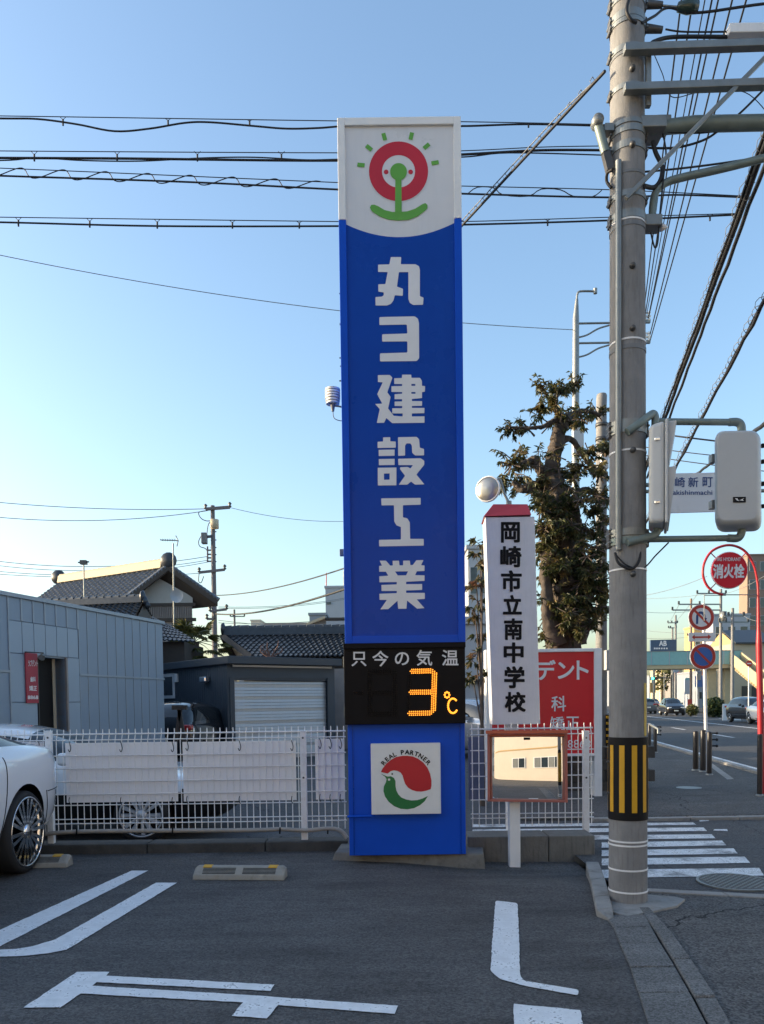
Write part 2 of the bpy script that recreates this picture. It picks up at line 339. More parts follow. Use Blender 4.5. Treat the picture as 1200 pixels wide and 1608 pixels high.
def poly_px(mb, polys, place, back=None, mi=0):     # outline with holes, flat on a surface
    c = bpy.data.curves.new('p', 'CURVE'); c.dimensions = '2D'; c.fill_mode = 'BOTH'
    for pl in polys:
        sp = c.splines.new('POLY'); sp.points.add(len(pl) - 1); sp.use_cyclic_u = True
        for q, (x, y) in zip(sp.points, pl): q.co = (x / 100.0, -y / 100.0, 0, 1)
    vs, fs = mesh_of(c)
    mb.add([place(v.x * 100, -v.y * 100) for v in vs], fs, mi)
def zc(pts, ox, oy, s): return [(ox + u / s, oy + v / s) for u, v in pts]
def arc(cx, cy, rx, ry, a0, a1, n=24):
    return [(cx + rx * math.cos(rad(a0 + (a1 - a0) * i / n)), cy - ry * math.sin(rad(a0 + (a1 - a0) * i / n))) for i in range(n + 1)]
def rounded(pts, r, n=4):                            # round every corner of a pixel outline
    out = []; k = len(pts)
    for i in range(k):
        p = Vector(pts[i]); a = Vector(pts[i - 1]) - p; b = Vector(pts[(i + 1) % k]) - p
        q = min(r, a.length * 0.45, b.length * 0.45); a = p + a.normalized() * q; b = p + b.normalized() * q
        for j in range(n + 1):
            t = j / n; out.append(tuple(a * (1 - t) ** 2 + p * 2 * t * (1 - t) + b * t * t))
    return out
def sag(a, b, s, n=24):
    a, b = Vector(a), Vector(b)
    return [a.lerp(b, i / n) - Vector((0, 0, s * 4 * (i / n) * (1 - i / n))) for i in range(n + 1)]
def spline(pts, n=6):
    pts = [Vector(p) for p in pts]; out = []
    for i in range(len(pts) - 1):
        p0, p1, p2, p3 = pts[max(i - 1, 0)], pts[i], pts[i + 1], pts[min(i + 2, len(pts) - 1)]
        for j in range(n):
            t = j / n
            out.append(0.5 * ((2 * p1) + (p2 - p0) * t + (2 * p0 - 5 * p1 + 4 * p2 - p3) * t * t + (3 * p1 - p0 - 3 * p2 + p3) * t ** 3))
    return out + [pts[-1]]
# ================================================================ ground, lot, kerbs, markings
KA, KB = G(1189, 1221, -0.03), G(1032, 1173, -0.03)
KD = (KB - KA).normalized(); KN = Vector((KD.y, -KD.x, 0))          # along the main road, and to its right
def xk(y): return KA.x + (y - KA.y) * KD.x / KD.y
struct(MB().add([(-600, -300, -0.36), (600, -300, -0.36), (600, 1500, -0.36), (-600, 1500, -0.36)], [(0, 1, 2, 3)]), 'ground', 'asphalt_road')
struct(MB().add([(xk(-300), -300, -0.03), (600, -300, -0.03), (600, 70, -0.03), (xk(70), 70, -0.03), (-600, 70, -0.03), (600, 1500, -0.03), (-600, 1500, -0.03)], [(0, 1, 2, 3), (4, 3, 2, 5, 6)]), 'road', 'asphalt_road')

LEDGE = zc([(575, 780), (610, 870), (650, 960), (675, 1040), (700, 1110), (725, 1195)], 740, 1150, 2.609)
REDGE = zc([(708, 745), (780, 880), (850, 990), (905, 1090), (960, 1195)], 740, 1150, 2.609)
KEDGE = zc([(758, 745), (860, 880), (940, 1000), (1000, 1090), (1060, 1195)], 740, 1150, 2.609)
def line_from(px): 
    q = [G(*p) for p in px]; d = (q[-1] - q[-2]).normalized()
    q.append(q[-1] + d * 6); return q
LE, RE, KE = line_from(LEDGE), line_from(REDGE), line_from(KEDGE)
def xat(line, y):
    for a, b in zip(line, line[1:]):
        if min(a.y, b.y) <= y <= max(a.y, b.y): return a.x + (b.x - a.x) * (y - a.y) / (b.y - a.y)
    return line[0].x if y > line[0].y else line[-1].x
# parking lot: one sheet with a gentle dip towards its far right corner
K0, K1 = G(921, 1352, 0.03), G(953, 1440, 0.0)
lot = MB(); ny, nx = 76, 46; ys = [-60, -30] + [-9.2 + 16.95 * i / (ny - 3) for i in range(ny - 2)]
def xlot(y):
    if y <= -0.55: return xat(KE, y) + 0.02
    if y <= LE[0].y: return xat(LE, y) + 0.01
    if y >= K0.y: return K0.x + 0.02
    t = (y - LE[0].y) / (K0.y - LE[0].y); return LE[0].x * (1 - t) + (K0.x + 0.02) * t
for y in ys:
    xr = xlot(y)
    for j in range(nx):
        x = -60 + (xr + 60) * (j / (nx - 1)) ** 0.4
        lot.v.append(Vector((x, y, zlot(x, y))))
for i in range(ny - 1):
    for j in range(nx - 1):
        a = i * nx + j; lot.f.append([a, a + 1, a + nx + 1, a + nx]); lot.mi.append(0); lot.sm.append(True)
struct(lot, 'parking_lot', 'asphalt_lot')
# near pavement beside the pole
S0, S1 = G(1012, 1400), G(1200, 1410)
def ystrip(x): return S0.y + (x - S0.x) * (S1.y - S0.y) / (S1.x - S0.x)
xe = xk(5.6)
pts = [(xat(KE, -9), -60.0), (xat(KE, -9), -9.0)] + [(xat(KE, y), y) for y in (-2, 0, 2, 3, 3.6, 4.2, 4.8, 5.2)] + [(1.66, 5.32), (1.66, ystrip(1.66)), (xe, ystrip(xe)), (xk(-60), -60)]
struct(MB().add([(x, y, -0.005) for x, y in pts], [tuple(range(len(pts)))]), 'pavement', 'asphalt_walk')
# side street behind the fence and across the crossing
YF = 9.55
def zside(x, y): return -0.014 - 0.20 * sm((-0.3 - x) / 2.0) * sm((13.0 - y) / 1.6) * sm((x + 14) / 3)
def GS(px, py, dz=0.004):
    z = 0
    for _ in range(4):
        p = G(px, py, z); z = zside(p.x, p.y) + dz
    return G(px, py, z)
sst = MB(); gx = [-60, -30, -18, -14, -12.5, -11] + [-10 + 0.25 * i for i in range(47)]; gyy = [7.76, 8.2, 8.8, 9.6, 10.4] + [11 + 0.25 * i for i in range(10)] + [16, 24, 40, 70]
for y in gyy:
    for x in gx: sst.v.append(Vector((x, y, zside(x, y))))
nx_ = len(gx)
for i in range(len(gyy) - 1):
    for j in range(nx_ - 1):
        a = i * nx_ + j; sst.f.append([a, a + 1, a + nx_ + 1, a + nx_]); sst.mi.append(0); sst.sm.append(True)
xg = gx[-1]
pts = [(K0.x + 0.02, 5.4), (xk(5.4), 5.4), (xk(YF), YF), (xk(70), 70), (xg, 70), (xg, 7.76), (K0.x + 0.02, 7.76)]
sst.add([(x, y, -0.014) for x, y in pts], [tuple(range(len(pts)))])
struct(sst, 'side_street', 'asphalt_road')
pts = [(xk(YF) - 4.6, YF), (xk(YF), YF), (xk(180), 180), (xk(180) - 4.6, 180)]
fp = struct(MB().slab([(x, y, 0) for x, y in pts], -0.04, 0.07), 'far_pavement', 'asphalt_walk')
pts = [(xk(-30) + 15.2, -30), (xk(-30) + 19, -30), (xk(300) + 19, 300), (xk(300) + 15.2, 300)]
struct(MB().slab([(x, y, 0) for x, y in pts], -0.04, 0.13), 'opposite_pavement', 'asphalt_walk')

# kerbs: every stone a piece
def kerb_root(name):
    o = bpy.data.objects.new(name, None); COL.objects.link(o); o['kind'] = 'structure'; return o
gutter = kerb_root('gutter')
def cut(line, y): return Vector((xat(line, y), y, 0))
gy = [LE[0].y + 0.16, 4.95, 4.62, 4.2, 3.83, 3.43, 3.0, 2.5, 1.9, 1.3, 0.7, 0.1, -0.6]
for a, b in zip(gy, gy[1:]):
    q = [cut(LE, a - 0.005), cut(LE, b + 0.005), cut(RE, b + 0.005), cut(RE, a - 0.005)]
    dz = RNG.uniform(0.0, 0.006)
    build(MB().slab(q, -0.06, 0.068 + dz), 'gutter_slab', 'gutter_concrete', gutter, 0.006)
ky = [5.42, 4.85, 4.3, 3.75, 3.25, 2.7, 2.1, 1.5, 0.9, 0.3, -0.3]
kerb = kerb_root('kerb')
for a, b in zip(ky, ky[1:]):
    q = [cut(RE, a - 0.006) + Vector((0.012, 0, 0)), cut(RE, b + 0.006) + Vector((0.012, 0, 0)), cut(KE, b + 0.006), cut(KE, a - 0.006)]
    build(MB().slab(q, -0.06, 0.078 + RNG.uniform(-0.004, 0.006)), 'kerb_stone', 'gutter_concrete', kerb, 0.008)
# raised kerb from the block wall to the pole
zk = 0.05
ka = [G(920, 1353, zk), G(927, 1381, zk), G(933, 1408, zk), G(937, 1428, zk), G(957, 1443, zk * 0.3)]
kb = [G(940, 1353, zk), G(950, 1378, zk), G(957, 1405, zk), G(962, 1425, zk), G(964, 1440, zk * 0.3)]
for i in range(4):
    t = [ka[i], ka[i + 1].lerp(ka[i], 0.02), kb[i + 1].lerp(kb[i], 0.02), kb[i]]
    build(MB().hexa([Vector((p.x, p.y, -0.14)) for p in t], t), 'kerb_stone', 'concrete', kerb, 0.008)
# concrete strip along the near edge of the side street
x = S0.x - 0.02
while x < xe - 0.3:
    x2 = x + 0.6
    build(MB().slab([(x + 0.004, ystrip(x) - 0.005, 0), (x2 - 0.004, ystrip(x2) - 0.005, 0), (x2 - 0.004, ystrip(x2) + 0.10, 0), (x + 0.004, ystrip(x) + 0.10, 0)], -0.06, 0.066), 'kerb_stone', 'concrete', kerb, 0.005)
    x = x2
x = 2.6
while x < xk(YF) - 0.2:
    build(MB().slab([(x + 0.004, YF - 0.13, 0), (x + 0.6, YF - 0.13, 0), (x + 0.6, YF - 0.005, 0), (x + 0.004, YF - 0.005, 0)], -0.06, 0.088 + RNG.uniform(-0.006, 0.006)), 'kerb_stone', 'concrete', kerb, 0.008)
    x += 0.605
# kerb of the main road, far side of the crossing
y = YF + 0.02; far = MB()
for k in range(130):
    a, b = KA + KD * ((y - KA.y) / KD.y), KA + KD * ((y + 0.594 - KA.y) / KD.y)
    q = [a, b, b + KN * 0.15, a + KN * 0.15]; h = 0.135 if 11.0 < y < 40 and not (12.6 < y < 13.4) else 0.085
    if k < 60: build(MB().slab(q, -0.05, h), 'kerb_stone', 'concrete', kerb, 0.012)
    else: far.slab(q, -0.05, h)
    y += 0.6
o = build(far, 'kerb_stones_far', 'concrete', kerb); o['kind'] = 'stuff'
# sloped concrete access wedge beside the bollards
build(MB().hexa([G(1119, 1201, -0.03), G(1154, 1224, -0.03), G(1142, 1225, -0.03), G(1112, 1203, -0.03)],
                [G(1119, 1199, 0.035), G(1153, 1223, 0.03), G(1142, 1224, 0.03), G(1112, 1201, 0.035)]), 'kerb_wedge', 'concrete', kerb, 0.005)
# concrete apron at the foot of the pole
ap = [G(955, 1432), G(985, 1441), G(1030, 1432), G(1064, 1424), G(1076, 1414), G(1060, 1410), G(1008, 1406), G(955, 1406)]
tag(build(MB().slab(ap, -0.05, 0.062), 'concrete_apron', 'concrete', None, 0.006), 'pale concrete apron poured around the foot of the utility pole', 'concrete slab')

# painted markings
def ragged(q, step=0.035, amp=0.0028):              # hand laid paint: edges that wander by a few millimetres
    out = []
    for a, b in zip(q, q[1:] + q[:1]):
        L_ = (b - a).length; n_ = max(1, min(60, int(L_ / step))); pn = Vector((-(b - a).y, (b - a).x, 0)).normalized()
        for i in range(n_): out.append(a.lerp(b, i / n_) + (pn * RNG.uniform(-amp, amp) if i else Vector((0, 0, 0))))
    return out
def mark(name, px, label, mat='paint_new', z=0.006, fn=GL, group=None):
    q = ragged([fn(x, y, z) for x, y in px])
    o = build(MB().add(q, [tuple(range(len(q)))]), name, mat); tag(o, label, 'road marking', group); return o
mark('bay_line', [(-70, 1503), (0, 1460), (207, 1367), (233, 1367), (0, 1486), (-70, 1521)], 'straight white parking bay line running up towards the white car')
mark('bay_line', [(245, 1386), (278, 1386), (105, 1491), (75, 1497), (35, 1501), (0, 1502), (-60, 1502), (-60, 1494), (0, 1491), (25, 1490), (50, 1486), (87, 1475)], 'white parking bay line that bends round at its near end')
mark('bay_number', [(121, 1526), (172, 1526), (167, 1532), (431, 1546), (425, 1556), (152, 1542), (145, 1548), (385, 1562), (440, 1566), (625, 1579), (620, 1592), (437, 1578), (419, 1599), (364, 1595), (382, 1574), (127, 1560), (95, 1582), (37, 1582)],
     'large white painted character with two long parallel bars on the asphalt')
mark('bay_line', rounded([(778, 1414), (813, 1418), (817, 1532), (823, 1540), (909, 1554), (908, 1563), (820, 1547), (785, 1537), (770, 1524)], 4), 'white L shaped bay line curving right at its near end')
mark('bay_line', [(807, 1576), (911, 1586), (925, 1660), (808, 1650)], 'broad white painted block just short of the L shaped bay line')
cw = [(572, 19), (522, 15), (487, 13), (455, 11.5), (427, 9), (398, 8), (374, 6)]
cr = [1200, 1143, 1092, 1045, 1001, 966, 922]
cz = [(572, 1200, 1180), (523, 1143, 1120), (487, 1092, 1075), (454, 1045, 1028), (427, 1001, 985), (398, 966, 952), (375, 922, 910)]
ORD = ['first', 'second', 'third', 'fourth', 'fifth', 'sixth', 'seventh']
hh = [17, 14, 12, 11, 9.5, 8.5, 6]
for (v, xr, xr2), h in zip(cz, hh):
    y0 = 1150 + (v - h) / 2.609; y1 = 1150 + (v + h) / 2.609; sl = 0.012
    xl = 945 if v > 440 else 742
    px = [(xl, y0 + sl * 250), (740 + xr2 / 2.609, y0), (740 + xr / 2.609, y1 - 1), (xl, y1 + sl * 250)]
    mark('crossing_stripe', px, ORD.pop(0) + ' white zebra crossing stripe counted from the manhole cover', 'paint_worn', -0.009, G, 'zebra crossing stripes')
mark('street_line', [(240, 1342), (560, 1322), (700, 1315), (700, 1323), (560, 1331), (300, 1345)], 'long white edge line on the side street seen under the fence', 'paint_worn', 0.005, GS)
def road_line(name, off, y0, y1, wdt, label, group=None, mat='paint_worn', dash=None):
    ys_ = [(y0, y1)] if not dash else [(y0 + i * dash[1], y0 + i * dash[1] + dash[0]) for i in range(int((y1 - y0) / dash[1]) + 1)]
    for a, b in ys_:
        A = KA + KD * ((a - KA.y) / KD.y) + KN * off; B = KA + KD * ((b - KA.y) / KD.y) + KN * off
        q = [A - KN * wdt / 2, B - KN * wdt / 2, B + KN * wdt / 2, A + KN * wdt / 2]
        tag(build(MB().add([Vector((p.x, p.y, -0.026)) for p in q], [(0, 1, 2, 3)]), name, mat), label, 'road marking', group)
road_line('edge_line', 0.55, 10.5, 60, 0.15, 'white edge line on the main road beside the kerb')
road_line('lane_line', 3.9, 14, 85, 0.15, 'short white dashed lane line on the main road', 'dashed lane lines', 'paint_worn', (3.0, 8.0))
road_line('centre_line', 7.5, 12, 160, 0.2, 'solid white centre line down the middle of the main road')
road_line('lane_line', 11.0, 16, 85, 0.15, 'short white dashed lane line on the far side of the centre line', 'dashed lane lines, far side', 'paint_worn', (3.0, 8.0))
for px in ([(1098, 1288), (1112, 1287), (1114, 1289), (1099, 1290)], [(1122, 1302), (1142, 1302), (1143, 1305), (1120, 1304)]):
    mark('paint_dash', px, 'tiny white paint dash beside the end of the zebra crossing', 'paint_worn', -0.009, G, 'paint dashes by the crossing')
# manhole covers
def manhole(px, py, r, label):
    c = G(px, py, -0.012); t = thing('manhole_cover', label, 'manhole', c)
    build(MB().lathe([(r * 0.93, 0.0), (r * 0.93, 0.012), (r, 0.012), (r, 0.0)], c, 'Z', 40, 0, False), 'rim', 'galv', t)
    build(MB().disc(c + Vector((0, 0, 0.007)), r * 0.92, 'Z', 40), 'lid', 'steel_dark', t)
    b = MB()
    for i in range(-9, 10):
        for j in range(-9, 10):
            x, y = i * r * 0.095, j * r * 0.095
            if x * x + y * y < (r * 0.86) ** 2 and (i + j) % 2 == 0:
                b.box(c.x + x - r * 0.035, c.x + x + r * 0.035, c.y + y - r * 0.035, c.y + y + r * 0.035, c.z + 0.006, c.z + 0.012)
    build(b, 'stud_pattern', 'galv', t)['kind'] = 'stuff'
manhole(1155, 1386, 0.30, 'round cast iron manhole cover in the side street by the zebra crossing')
c = G(1082, 1237, 0.03)
tag(build(MB().lathe([(0.0001, 0.004), (0.16, 0.004), (0.17, 0.003), (0.2, 0.003)], c, 'Z', 28, 0, False), 'valve_cover', 'galv'), 'small round metal valve cover in the far pavement', 'manhole')
# ================================================================ the tall sign tower
YS = G(640, 1341, 0.09).y
SX0, SX1 = P(547, 1341, YS).x, P(734, 1339, YS).x
ZT = P(626, 185, YS).z; ZB = 0.075
tw = thing('sign_tower', 'tall blue sign tower with white emblem top and lit temperature display', 'sign tower', ((SX0 + SX1) / 2, YS + 0.2, 0))
fl = P(514, 1352, 6.0); 
pf = [GL(514, 1352), GL(763, 1366)]
pd = (pf[1] - pf[0]).normalized(); pnn = Vector((-pd.y, pd.x, 0))
base = MB().hexa([Vector((p.x, p.y, -0.12)) for p in (pf[0], pf[1], pf[1] + pnn * 0.95, pf[0] + pnn * 0.95)],
                 [Vector((p.x, p.y, 0.075)) for p in (pf[0] + pd * 0.07 + pnn * 0.05, pf[1] - pd * 0.02 + pnn * 0.02, pf[1] + pnn * 0.9, pf[0] + pd * 0.05 + pnn * 0.9)])
build(base, 'concrete_base', M('base_concrete', (0.17, 0.165, 0.15), 0.88, var=0.25, scale=5, bump=0.5, bscale=50, dirt=0.8, dirtcol=(0.06, 0.058, 0.052)).name, tw, 0.012)
YBK = YS + 0.42
def S(px, py, d=0.0): 
    p = P(px, py, YS); return Vector((p.x, YS - d, p.z))
zpx = lambda y: S(627, y).z
ZA = zpx(345)                                        # where white gives way to blue at the frame
FW = 0.066
body = MB().box(SX0 + 0.01, SX1 - 0.01, YS + 0.03, YBK, ZB, zpx(1010))
body.box(SX0 + 0.01, SX1 - 0.01, YS + 0.03, YBK, zpx(1010), ZA)
build(body, 'body', 'frame_blue', tw, 0.004)
build(MB().box(SX0 + 0.01, SX1 - 0.01, YS + 0.03, YBK, ZA + 0.003, ZT - 0.01), 'top_body', 'frame_white', tw, 0.004)
zd = zpx(1010)
for nm, x0, x1 in (('frame_side', SX0, SX0 + FW), ('frame_side', SX1 - FW, SX1)):
    build(MB().box(x0, x1, YS - 0.012, YS + 0.05, zd + 0.0, ZA), nm, 'frame_blue', tw, 0.004)
    build(MB().box(x0, x1, YS - 0.012, YS + 0.05, ZA + 0.002, ZT), nm, 'frame_white', tw, 0.004)
build(MB().box(SX0 + FW, SX1 - FW, YS - 0.012, YS + 0.05, ZT - FW, ZT), 'frame_top', 'frame_white', tw, 0.004)
build(MB().box(SX0 + FW, SX1 - FW, YS - 0.012, YS + 0.05, zd, zd + 0.07), 'frame_bottom', 'frame_blue', tw, 0.004)
# face: white above the arc, blue below
pxl, pxr = 600 + 0, 0
ARC = [(x, 346.0 - (x - 533) * 0.02 + 24.0 * (1 - ((x - 627) / 95.0) ** 2)) for x in range(536, 721, 6)]
xl, xr_ = SX0 + FW, SX1 - FW
zs = lambda t: ZA - 0.135 * (1 - (2 * t - 1) ** 2) + 0.0
n = 32; top = [Vector((xl + (xr_ - xl) * i / n, YS + 0.012, ZA - 0.028 - 0.118 * (1 - (2 * i / n - 1) ** 2))) for i in range(n + 1)]
build(MB().add(top + [Vector((xr_, YS + 0.012, ZT - FW)), Vector((xl, YS + 0.012, ZT - FW))], [tuple(range(n + 3))]), 'white_face', 'sign_white', tw)
build(MB().add(top + [Vector((xr_, YS + 0.012, zd + 0.07)), Vector((xl, YS + 0.012, zd + 0.07))], [tuple(range(n + 3))]), 'blue_face', 'sign_blue', tw)
F1 = lambda x, y: S(x, y, -0.008); F2 = lambda x, y: S(x, y, -0.0065); F3 = lambda x, y: S(x, y, -0.005)
# emblem
def em(name, polys, mat, pl=F1): mb = MB(); poly_px(mb, polys, pl); return build(mb, name, mat, tw)
cx, cy = 626, 268
em('emblem_ring', [arc(cx, cy, 46.5, 47, 0, 360, 48)[:-1], arc(cx, cy, 26, 25.5, 0, 360, 40)[:-1]], 'logo_red')
em('emblem_halo', [arc(cx, cy, 47.6, 48.2, 0, 360, 48)[:-1]], 'sign_white', lambda x, y: S(x, y, -0.0095))
em('emblem_stalk', [[(621, 275), (630.5, 275), (631, 334), (620.5, 334)]], 'logo_green', F3)
em('emblem_bud', [arc(626, 269, 13.2, 13.5, 0, 360, 32)[:-1]], 'logo_green', lambda x, y: S(x, y, -0.004))
smile = [(581, 325), (583, 321), (588, 320.5), (594, 323), (604, 329), (616, 332), (628, 332), (640, 331), (652, 327), (663, 320), (668, 318), (671.5, 321), (671.5, 326), (668, 330), (656, 339), (642, 344.5), (626, 345.5), (610, 344), (596, 339), (584, 331)]
em('emblem_leaf', [smile], 'logo_green', F2)
for x in (606.5, 645): em('emblem_dot', [arc(x, 269, 3.7, 3.8, 0, 360, 16)[:-1]], 'logo_red')
for (x, y, a, l, wd) in ((567, 258, 6, 11.5, 6.5), (579.5, 231, 40, 11, 6.5), (603.5, 213.5, 75, 11.5, 6.5), (646, 212.5, 103, 11.5, 6.5), (670, 228.5, 140, 11, 6.5), (683.5, 254.5, 170, 11.5, 6.5)):
    c_, s_ = math.cos(rad(a)), math.sin(rad(a))
    em('emblem_ray', [[(x + u * c_ - v * s_, y + u * s_ + v * c_) for u, v in ((-l / 2, -wd / 2), (l / 2, -wd / 2), (l / 2, wd / 2), (-l / 2, wd / 2))]], 'logo_green')
# the six characters
def ch(polys, o, sc_, holes=(), r=1.2):
    em('character', [rounded(zc(p, *o, sc_), r, 3) for p in polys] + [rounded(zc(h, *o, sc_), 0.5, 2) for h in holes], 'letter')
o1 = (575, 385); k1 = 8.245
ch([[(320, 147), (455, 147), (450, 240), (640, 240), (685, 265), (697, 310), (697, 655), (745, 672), (738, 765), (610, 768), (565, 740), (548, 690), (548, 342), (425, 342), (400, 530), (478, 558), (475, 650), (372, 642), (355, 710), (320, 755), (270, 775), (122, 775), (122, 665), (205, 660), (230, 640), (228, 605), (158, 595), (158, 500), (250, 497), (280, 342), (155, 340), (155, 245), (302, 242)]], o1, k1)
ch([[(172, 925), (630, 915), (672, 945), (685, 1000), (688, 1460), (655, 1495), (180, 1500), (180, 1395), (535, 1385), (535, 1240), (208, 1243), (208, 1148), (535, 1138), (528, 1022), (172, 1028)]], o1, k1, r=1.8)
o2 = (575, 580); k2 = 8.036
ch([[(148, 68), (300, 66), (332, 100), (268, 285), (310, 345), (278, 490), (350, 582), (462, 590), (462, 552), (330, 552), (330, 487), (456, 485), (456, 458), (360, 458), (360, 402), (455, 400), (455, 372), (360, 372), (360, 310), (455, 302), (455, 282), (320, 280), (320, 208), (455, 205), (455, 180), (355, 180), (355, 108), (452, 104), (455, 62), (570, 62), (573, 102), (680, 102), (705, 140), (705, 203), (745, 208), (742, 278), (706, 282), (706, 358), (578, 370), (578, 395), (708, 397), (706, 456), (578, 458), (578, 482), (738, 482), (736, 548), (578, 552), (578, 590), (738, 588), (738, 670), (330, 675), (255, 610), (228, 670), (135, 672), (172, 498), (115, 432), (203, 428), (140, 308), (210, 160), (150, 155)]],
   o2, k2, [[(572, 180), (622, 180), (622, 203), (572, 203)], [(572, 282), (624, 282), (624, 303), (572, 303)]], r=0.7)
ch([[(215, 855), (305, 852), (305, 905), (375, 907), (375, 985), (145, 988), (145, 910), (215, 907)]], o2, k2)
ch([[(158, 1012), (360, 1008), (360, 1087), (160, 1090)]], o2, k2, r=0.6)
ch([[(160, 1128), (360, 1125), (360, 1203), (162, 1206)]], o2, k2, r=0.6)
ch([[(147, 1238), (383, 1235), (383, 1460), (148, 1462)]], o2, k2, [[(225, 1312), (297, 1310), (297, 1388), (226, 1390)]], r=0.6)
ch([[(403, 852), (640, 848), (670, 880), (678, 985), (732, 1000), (732, 1082), (620, 1083), (582, 1050), (578, 960), (560, 930), (510, 930), (492, 960), (492, 1085), (405, 1088)]], o2, k2)
ch([[(405, 1125), (690, 1118), (735, 1150), (735, 1200), (635, 1325), (737, 1448), (620, 1452), (568, 1412), (520, 1452), (412, 1452), (492, 1340), (428, 1255), (430, 1232), (528, 1228), (560, 1248), (592, 1205), (408, 1205)]], o2, k2)
o3 = (575, 770)
ch([[(190, 98), (690, 92), (690, 178), (465, 185), (465, 338), (520, 350), (552, 400), (556, 610), (728, 610), (728, 695), (165, 705), (163, 622), (440, 618), (440, 460), (385, 440), (355, 390), (352, 185), (195, 187)]], o3, k2)
ch([[(170, 885), (250, 885), (305, 948), (338, 946), (335, 887), (415, 885), (422, 945), (468, 944), (468, 885), (552, 884), (560, 942), (590, 940), (635, 880), (725, 878), (695, 942), (738, 945), (738, 1015), (640, 1020), (620, 1068), (738, 1070), (738, 1140), (505, 1152), (505, 1182), (708, 1180), (708, 1255), (505, 1262), (505, 1292), (742, 1292), (742, 1368), (640, 1375), (738, 1485), (645, 1492), (518, 1388), (510, 1492), (405, 1493), (396, 1392), (280, 1498), (180, 1500), (262, 1382), (170, 1380), (168, 1303), (388, 1295), (388, 1268), (195, 1268), (193, 1192), (388, 1185), (388, 1155), (168, 1158), (167, 1082), (280, 1075), (250, 1025), (165, 1025), (165, 952), (202, 948)]], o3, k2, [[(365, 1022), (530, 1020), (505, 1070), (400, 1072)]], r=0.7)
# temperature display
dx0, dx1 = S(541, 1075).x, S(730, 1075).x; dz0, dz1 = zpx(1137), zpx(1011)
disp = build(MB().box(dx0, dx1, YS - 0.05, YS + 0.30, dz0, dz1), 'display_box', 'display_black', tw, 0.006)
build(MB().box(dx0 - 0.003, dx1 + 0.003, YS - 0.075, YS - 0.05, dz1 - 0.045, dz1 + 0.004), 'hood', 'display_black', disp, 0.004)
D1 = lambda x, y: S(x, y, 0.0525)
for s_, b in (('只', (75, 115, 215, 250)), ('今', (270, 105, 420, 252)), ('の', (480, 118, 613, 240)), ('気', (682, 97, 830, 245)), ('温', (920, 97, 1075, 243))):
    mb = MB(); text_px(mb, s_, (540 + b[0] / 6, 1005 + b[1] / 6, 540 + b[2] / 6, 1005 + b[3] / 6), D1, 0.012); build(mb, 'character', 'letter', disp)
def dots(mb, pts, r, d=0.056):
    for x, y in pts:
        c = S(540 + x / 6, 1005 + y / 6, d)
        mb.lathe([(0.0001, -r), (r * 0.7, -r * 0.75), (r, 0), (r, r)], c, 'Y', 8)
def seg(x0, y0, x1, y1, k): return [(x0 + (x1 - x0) * i / (k - 1), y0 + (y1 - y0) * i / (k - 1)) for i in range(k)]
d3 = []
for k, yy in ((-1, 0), (0, 17), (1, 34)):
    d3 += seg(625 + abs(k) * 14, 280 + yy, 815, 276 + yy, 12 if k == 0 else 11)
    d3 += seg(615 + abs(k) * 14, 476 + yy, 812, 474 + yy, 12 if k == 0 else 11)
    d3 += seg(603 + abs(k) * 14, 674 + yy, 806, 670 + yy, 12 if k == 0 else 11)
for xx in (0, 18, 36): d3 += seg(834 + xx, 282 + abs(xx - 0) * 0.9, 822 + xx, 695 - xx * 0.9, 25)
mb = MB(); dots(mb, d3, 0.0060); build(mb, 'lit_digit', 'led', disp)['kind'] = 'stuff'
dc = arc(1015, 620, 45, 68, 50, 320, 19); dc = [(x + 8, y) for x, y in dc]
dd = [(x, y) for x, y in arc(968, 518, 22, 26, 0, 360, 8)[:-1]]
mb = MB(); dots(mb, [(x + 0, y) for x, y in dc] + [(x * 1.0 + (9 if x > 1015 else 11) * 0 + 12 * math.copysign(1, x - 1023) * 0, y) for x, y in dd], 0.0095); build(mb, 'lit_unit', 'led', disp)['kind'] = 'stuff'
d8 = []
for xx in (0, 16, 32): d8 += seg(228 + xx, 290, 228 + xx, 705, 26) + seg(462 + xx, 290, 462 + xx, 705, 26)
for yy in (0, 16, 32): d8 += seg(270, 285 + yy, 450, 285 + yy, 12) + seg(270, 480 + yy, 450, 480 + yy, 12) + seg(270, 675 + yy, 450, 675 + yy, 12)
d8 += seg(95, 490, 180, 490, 6) + seg(95, 508, 180, 508, 6)
for xx in (0, 18): d8 += seg(612 + xx, 330, 606 + xx, 460, 9) + seg(600 + xx, 530, 596 + xx, 660, 9)
mb = MB(); dots(mb, d8, 0.0062); build(mb, 'unlit_digit', 'led_off', disp)['kind'] = 'stuff'
# partner plate with the bird emblem
px0, px1 = S(583, 1220).x, S(691.5, 1220).x; pz0, pz1 = zpx(1277.5), zpx(1167)
pl = build(MB().box(px0, px1, YS - 0.05, YS + 0.028, pz0, pz1), 'partner_plate', 'frame_white', tw, 0.004)
Q1 = lambda x, y: S(x, y, 0.052); Q2 = lambda x, y: S(x, y, 0.0535)
oq = (575, 1160); kq = 9.6
def sub(name, polys, mat, pf_=Q1, r=0): 
    mb = MB(); poly_px(mb, [zc(p, *oq, kq) for p in polys], pf_); return build(mb, name, mat, pl)
red = [(222, 492)] + [(600 + 378 * math.cos(rad(a)) * 1.0, 620 - 372 * math.sin(rad(a))) for a in range(158, -21, -6)][0:0]
red = [(222, 495), (250, 440), (300, 375), (370, 315), (450, 270), (540, 252), (620, 250), (700, 262), (780, 295), (860, 355), (920, 430), (960, 520), (980, 620), (980, 700), (968, 752), (900, 775), (830, 788), (760, 785), (690, 765), (630, 728), (585, 670), (562, 600), (548, 545), (515, 500), (470, 478), (420, 470), (370, 482), (325, 518)]
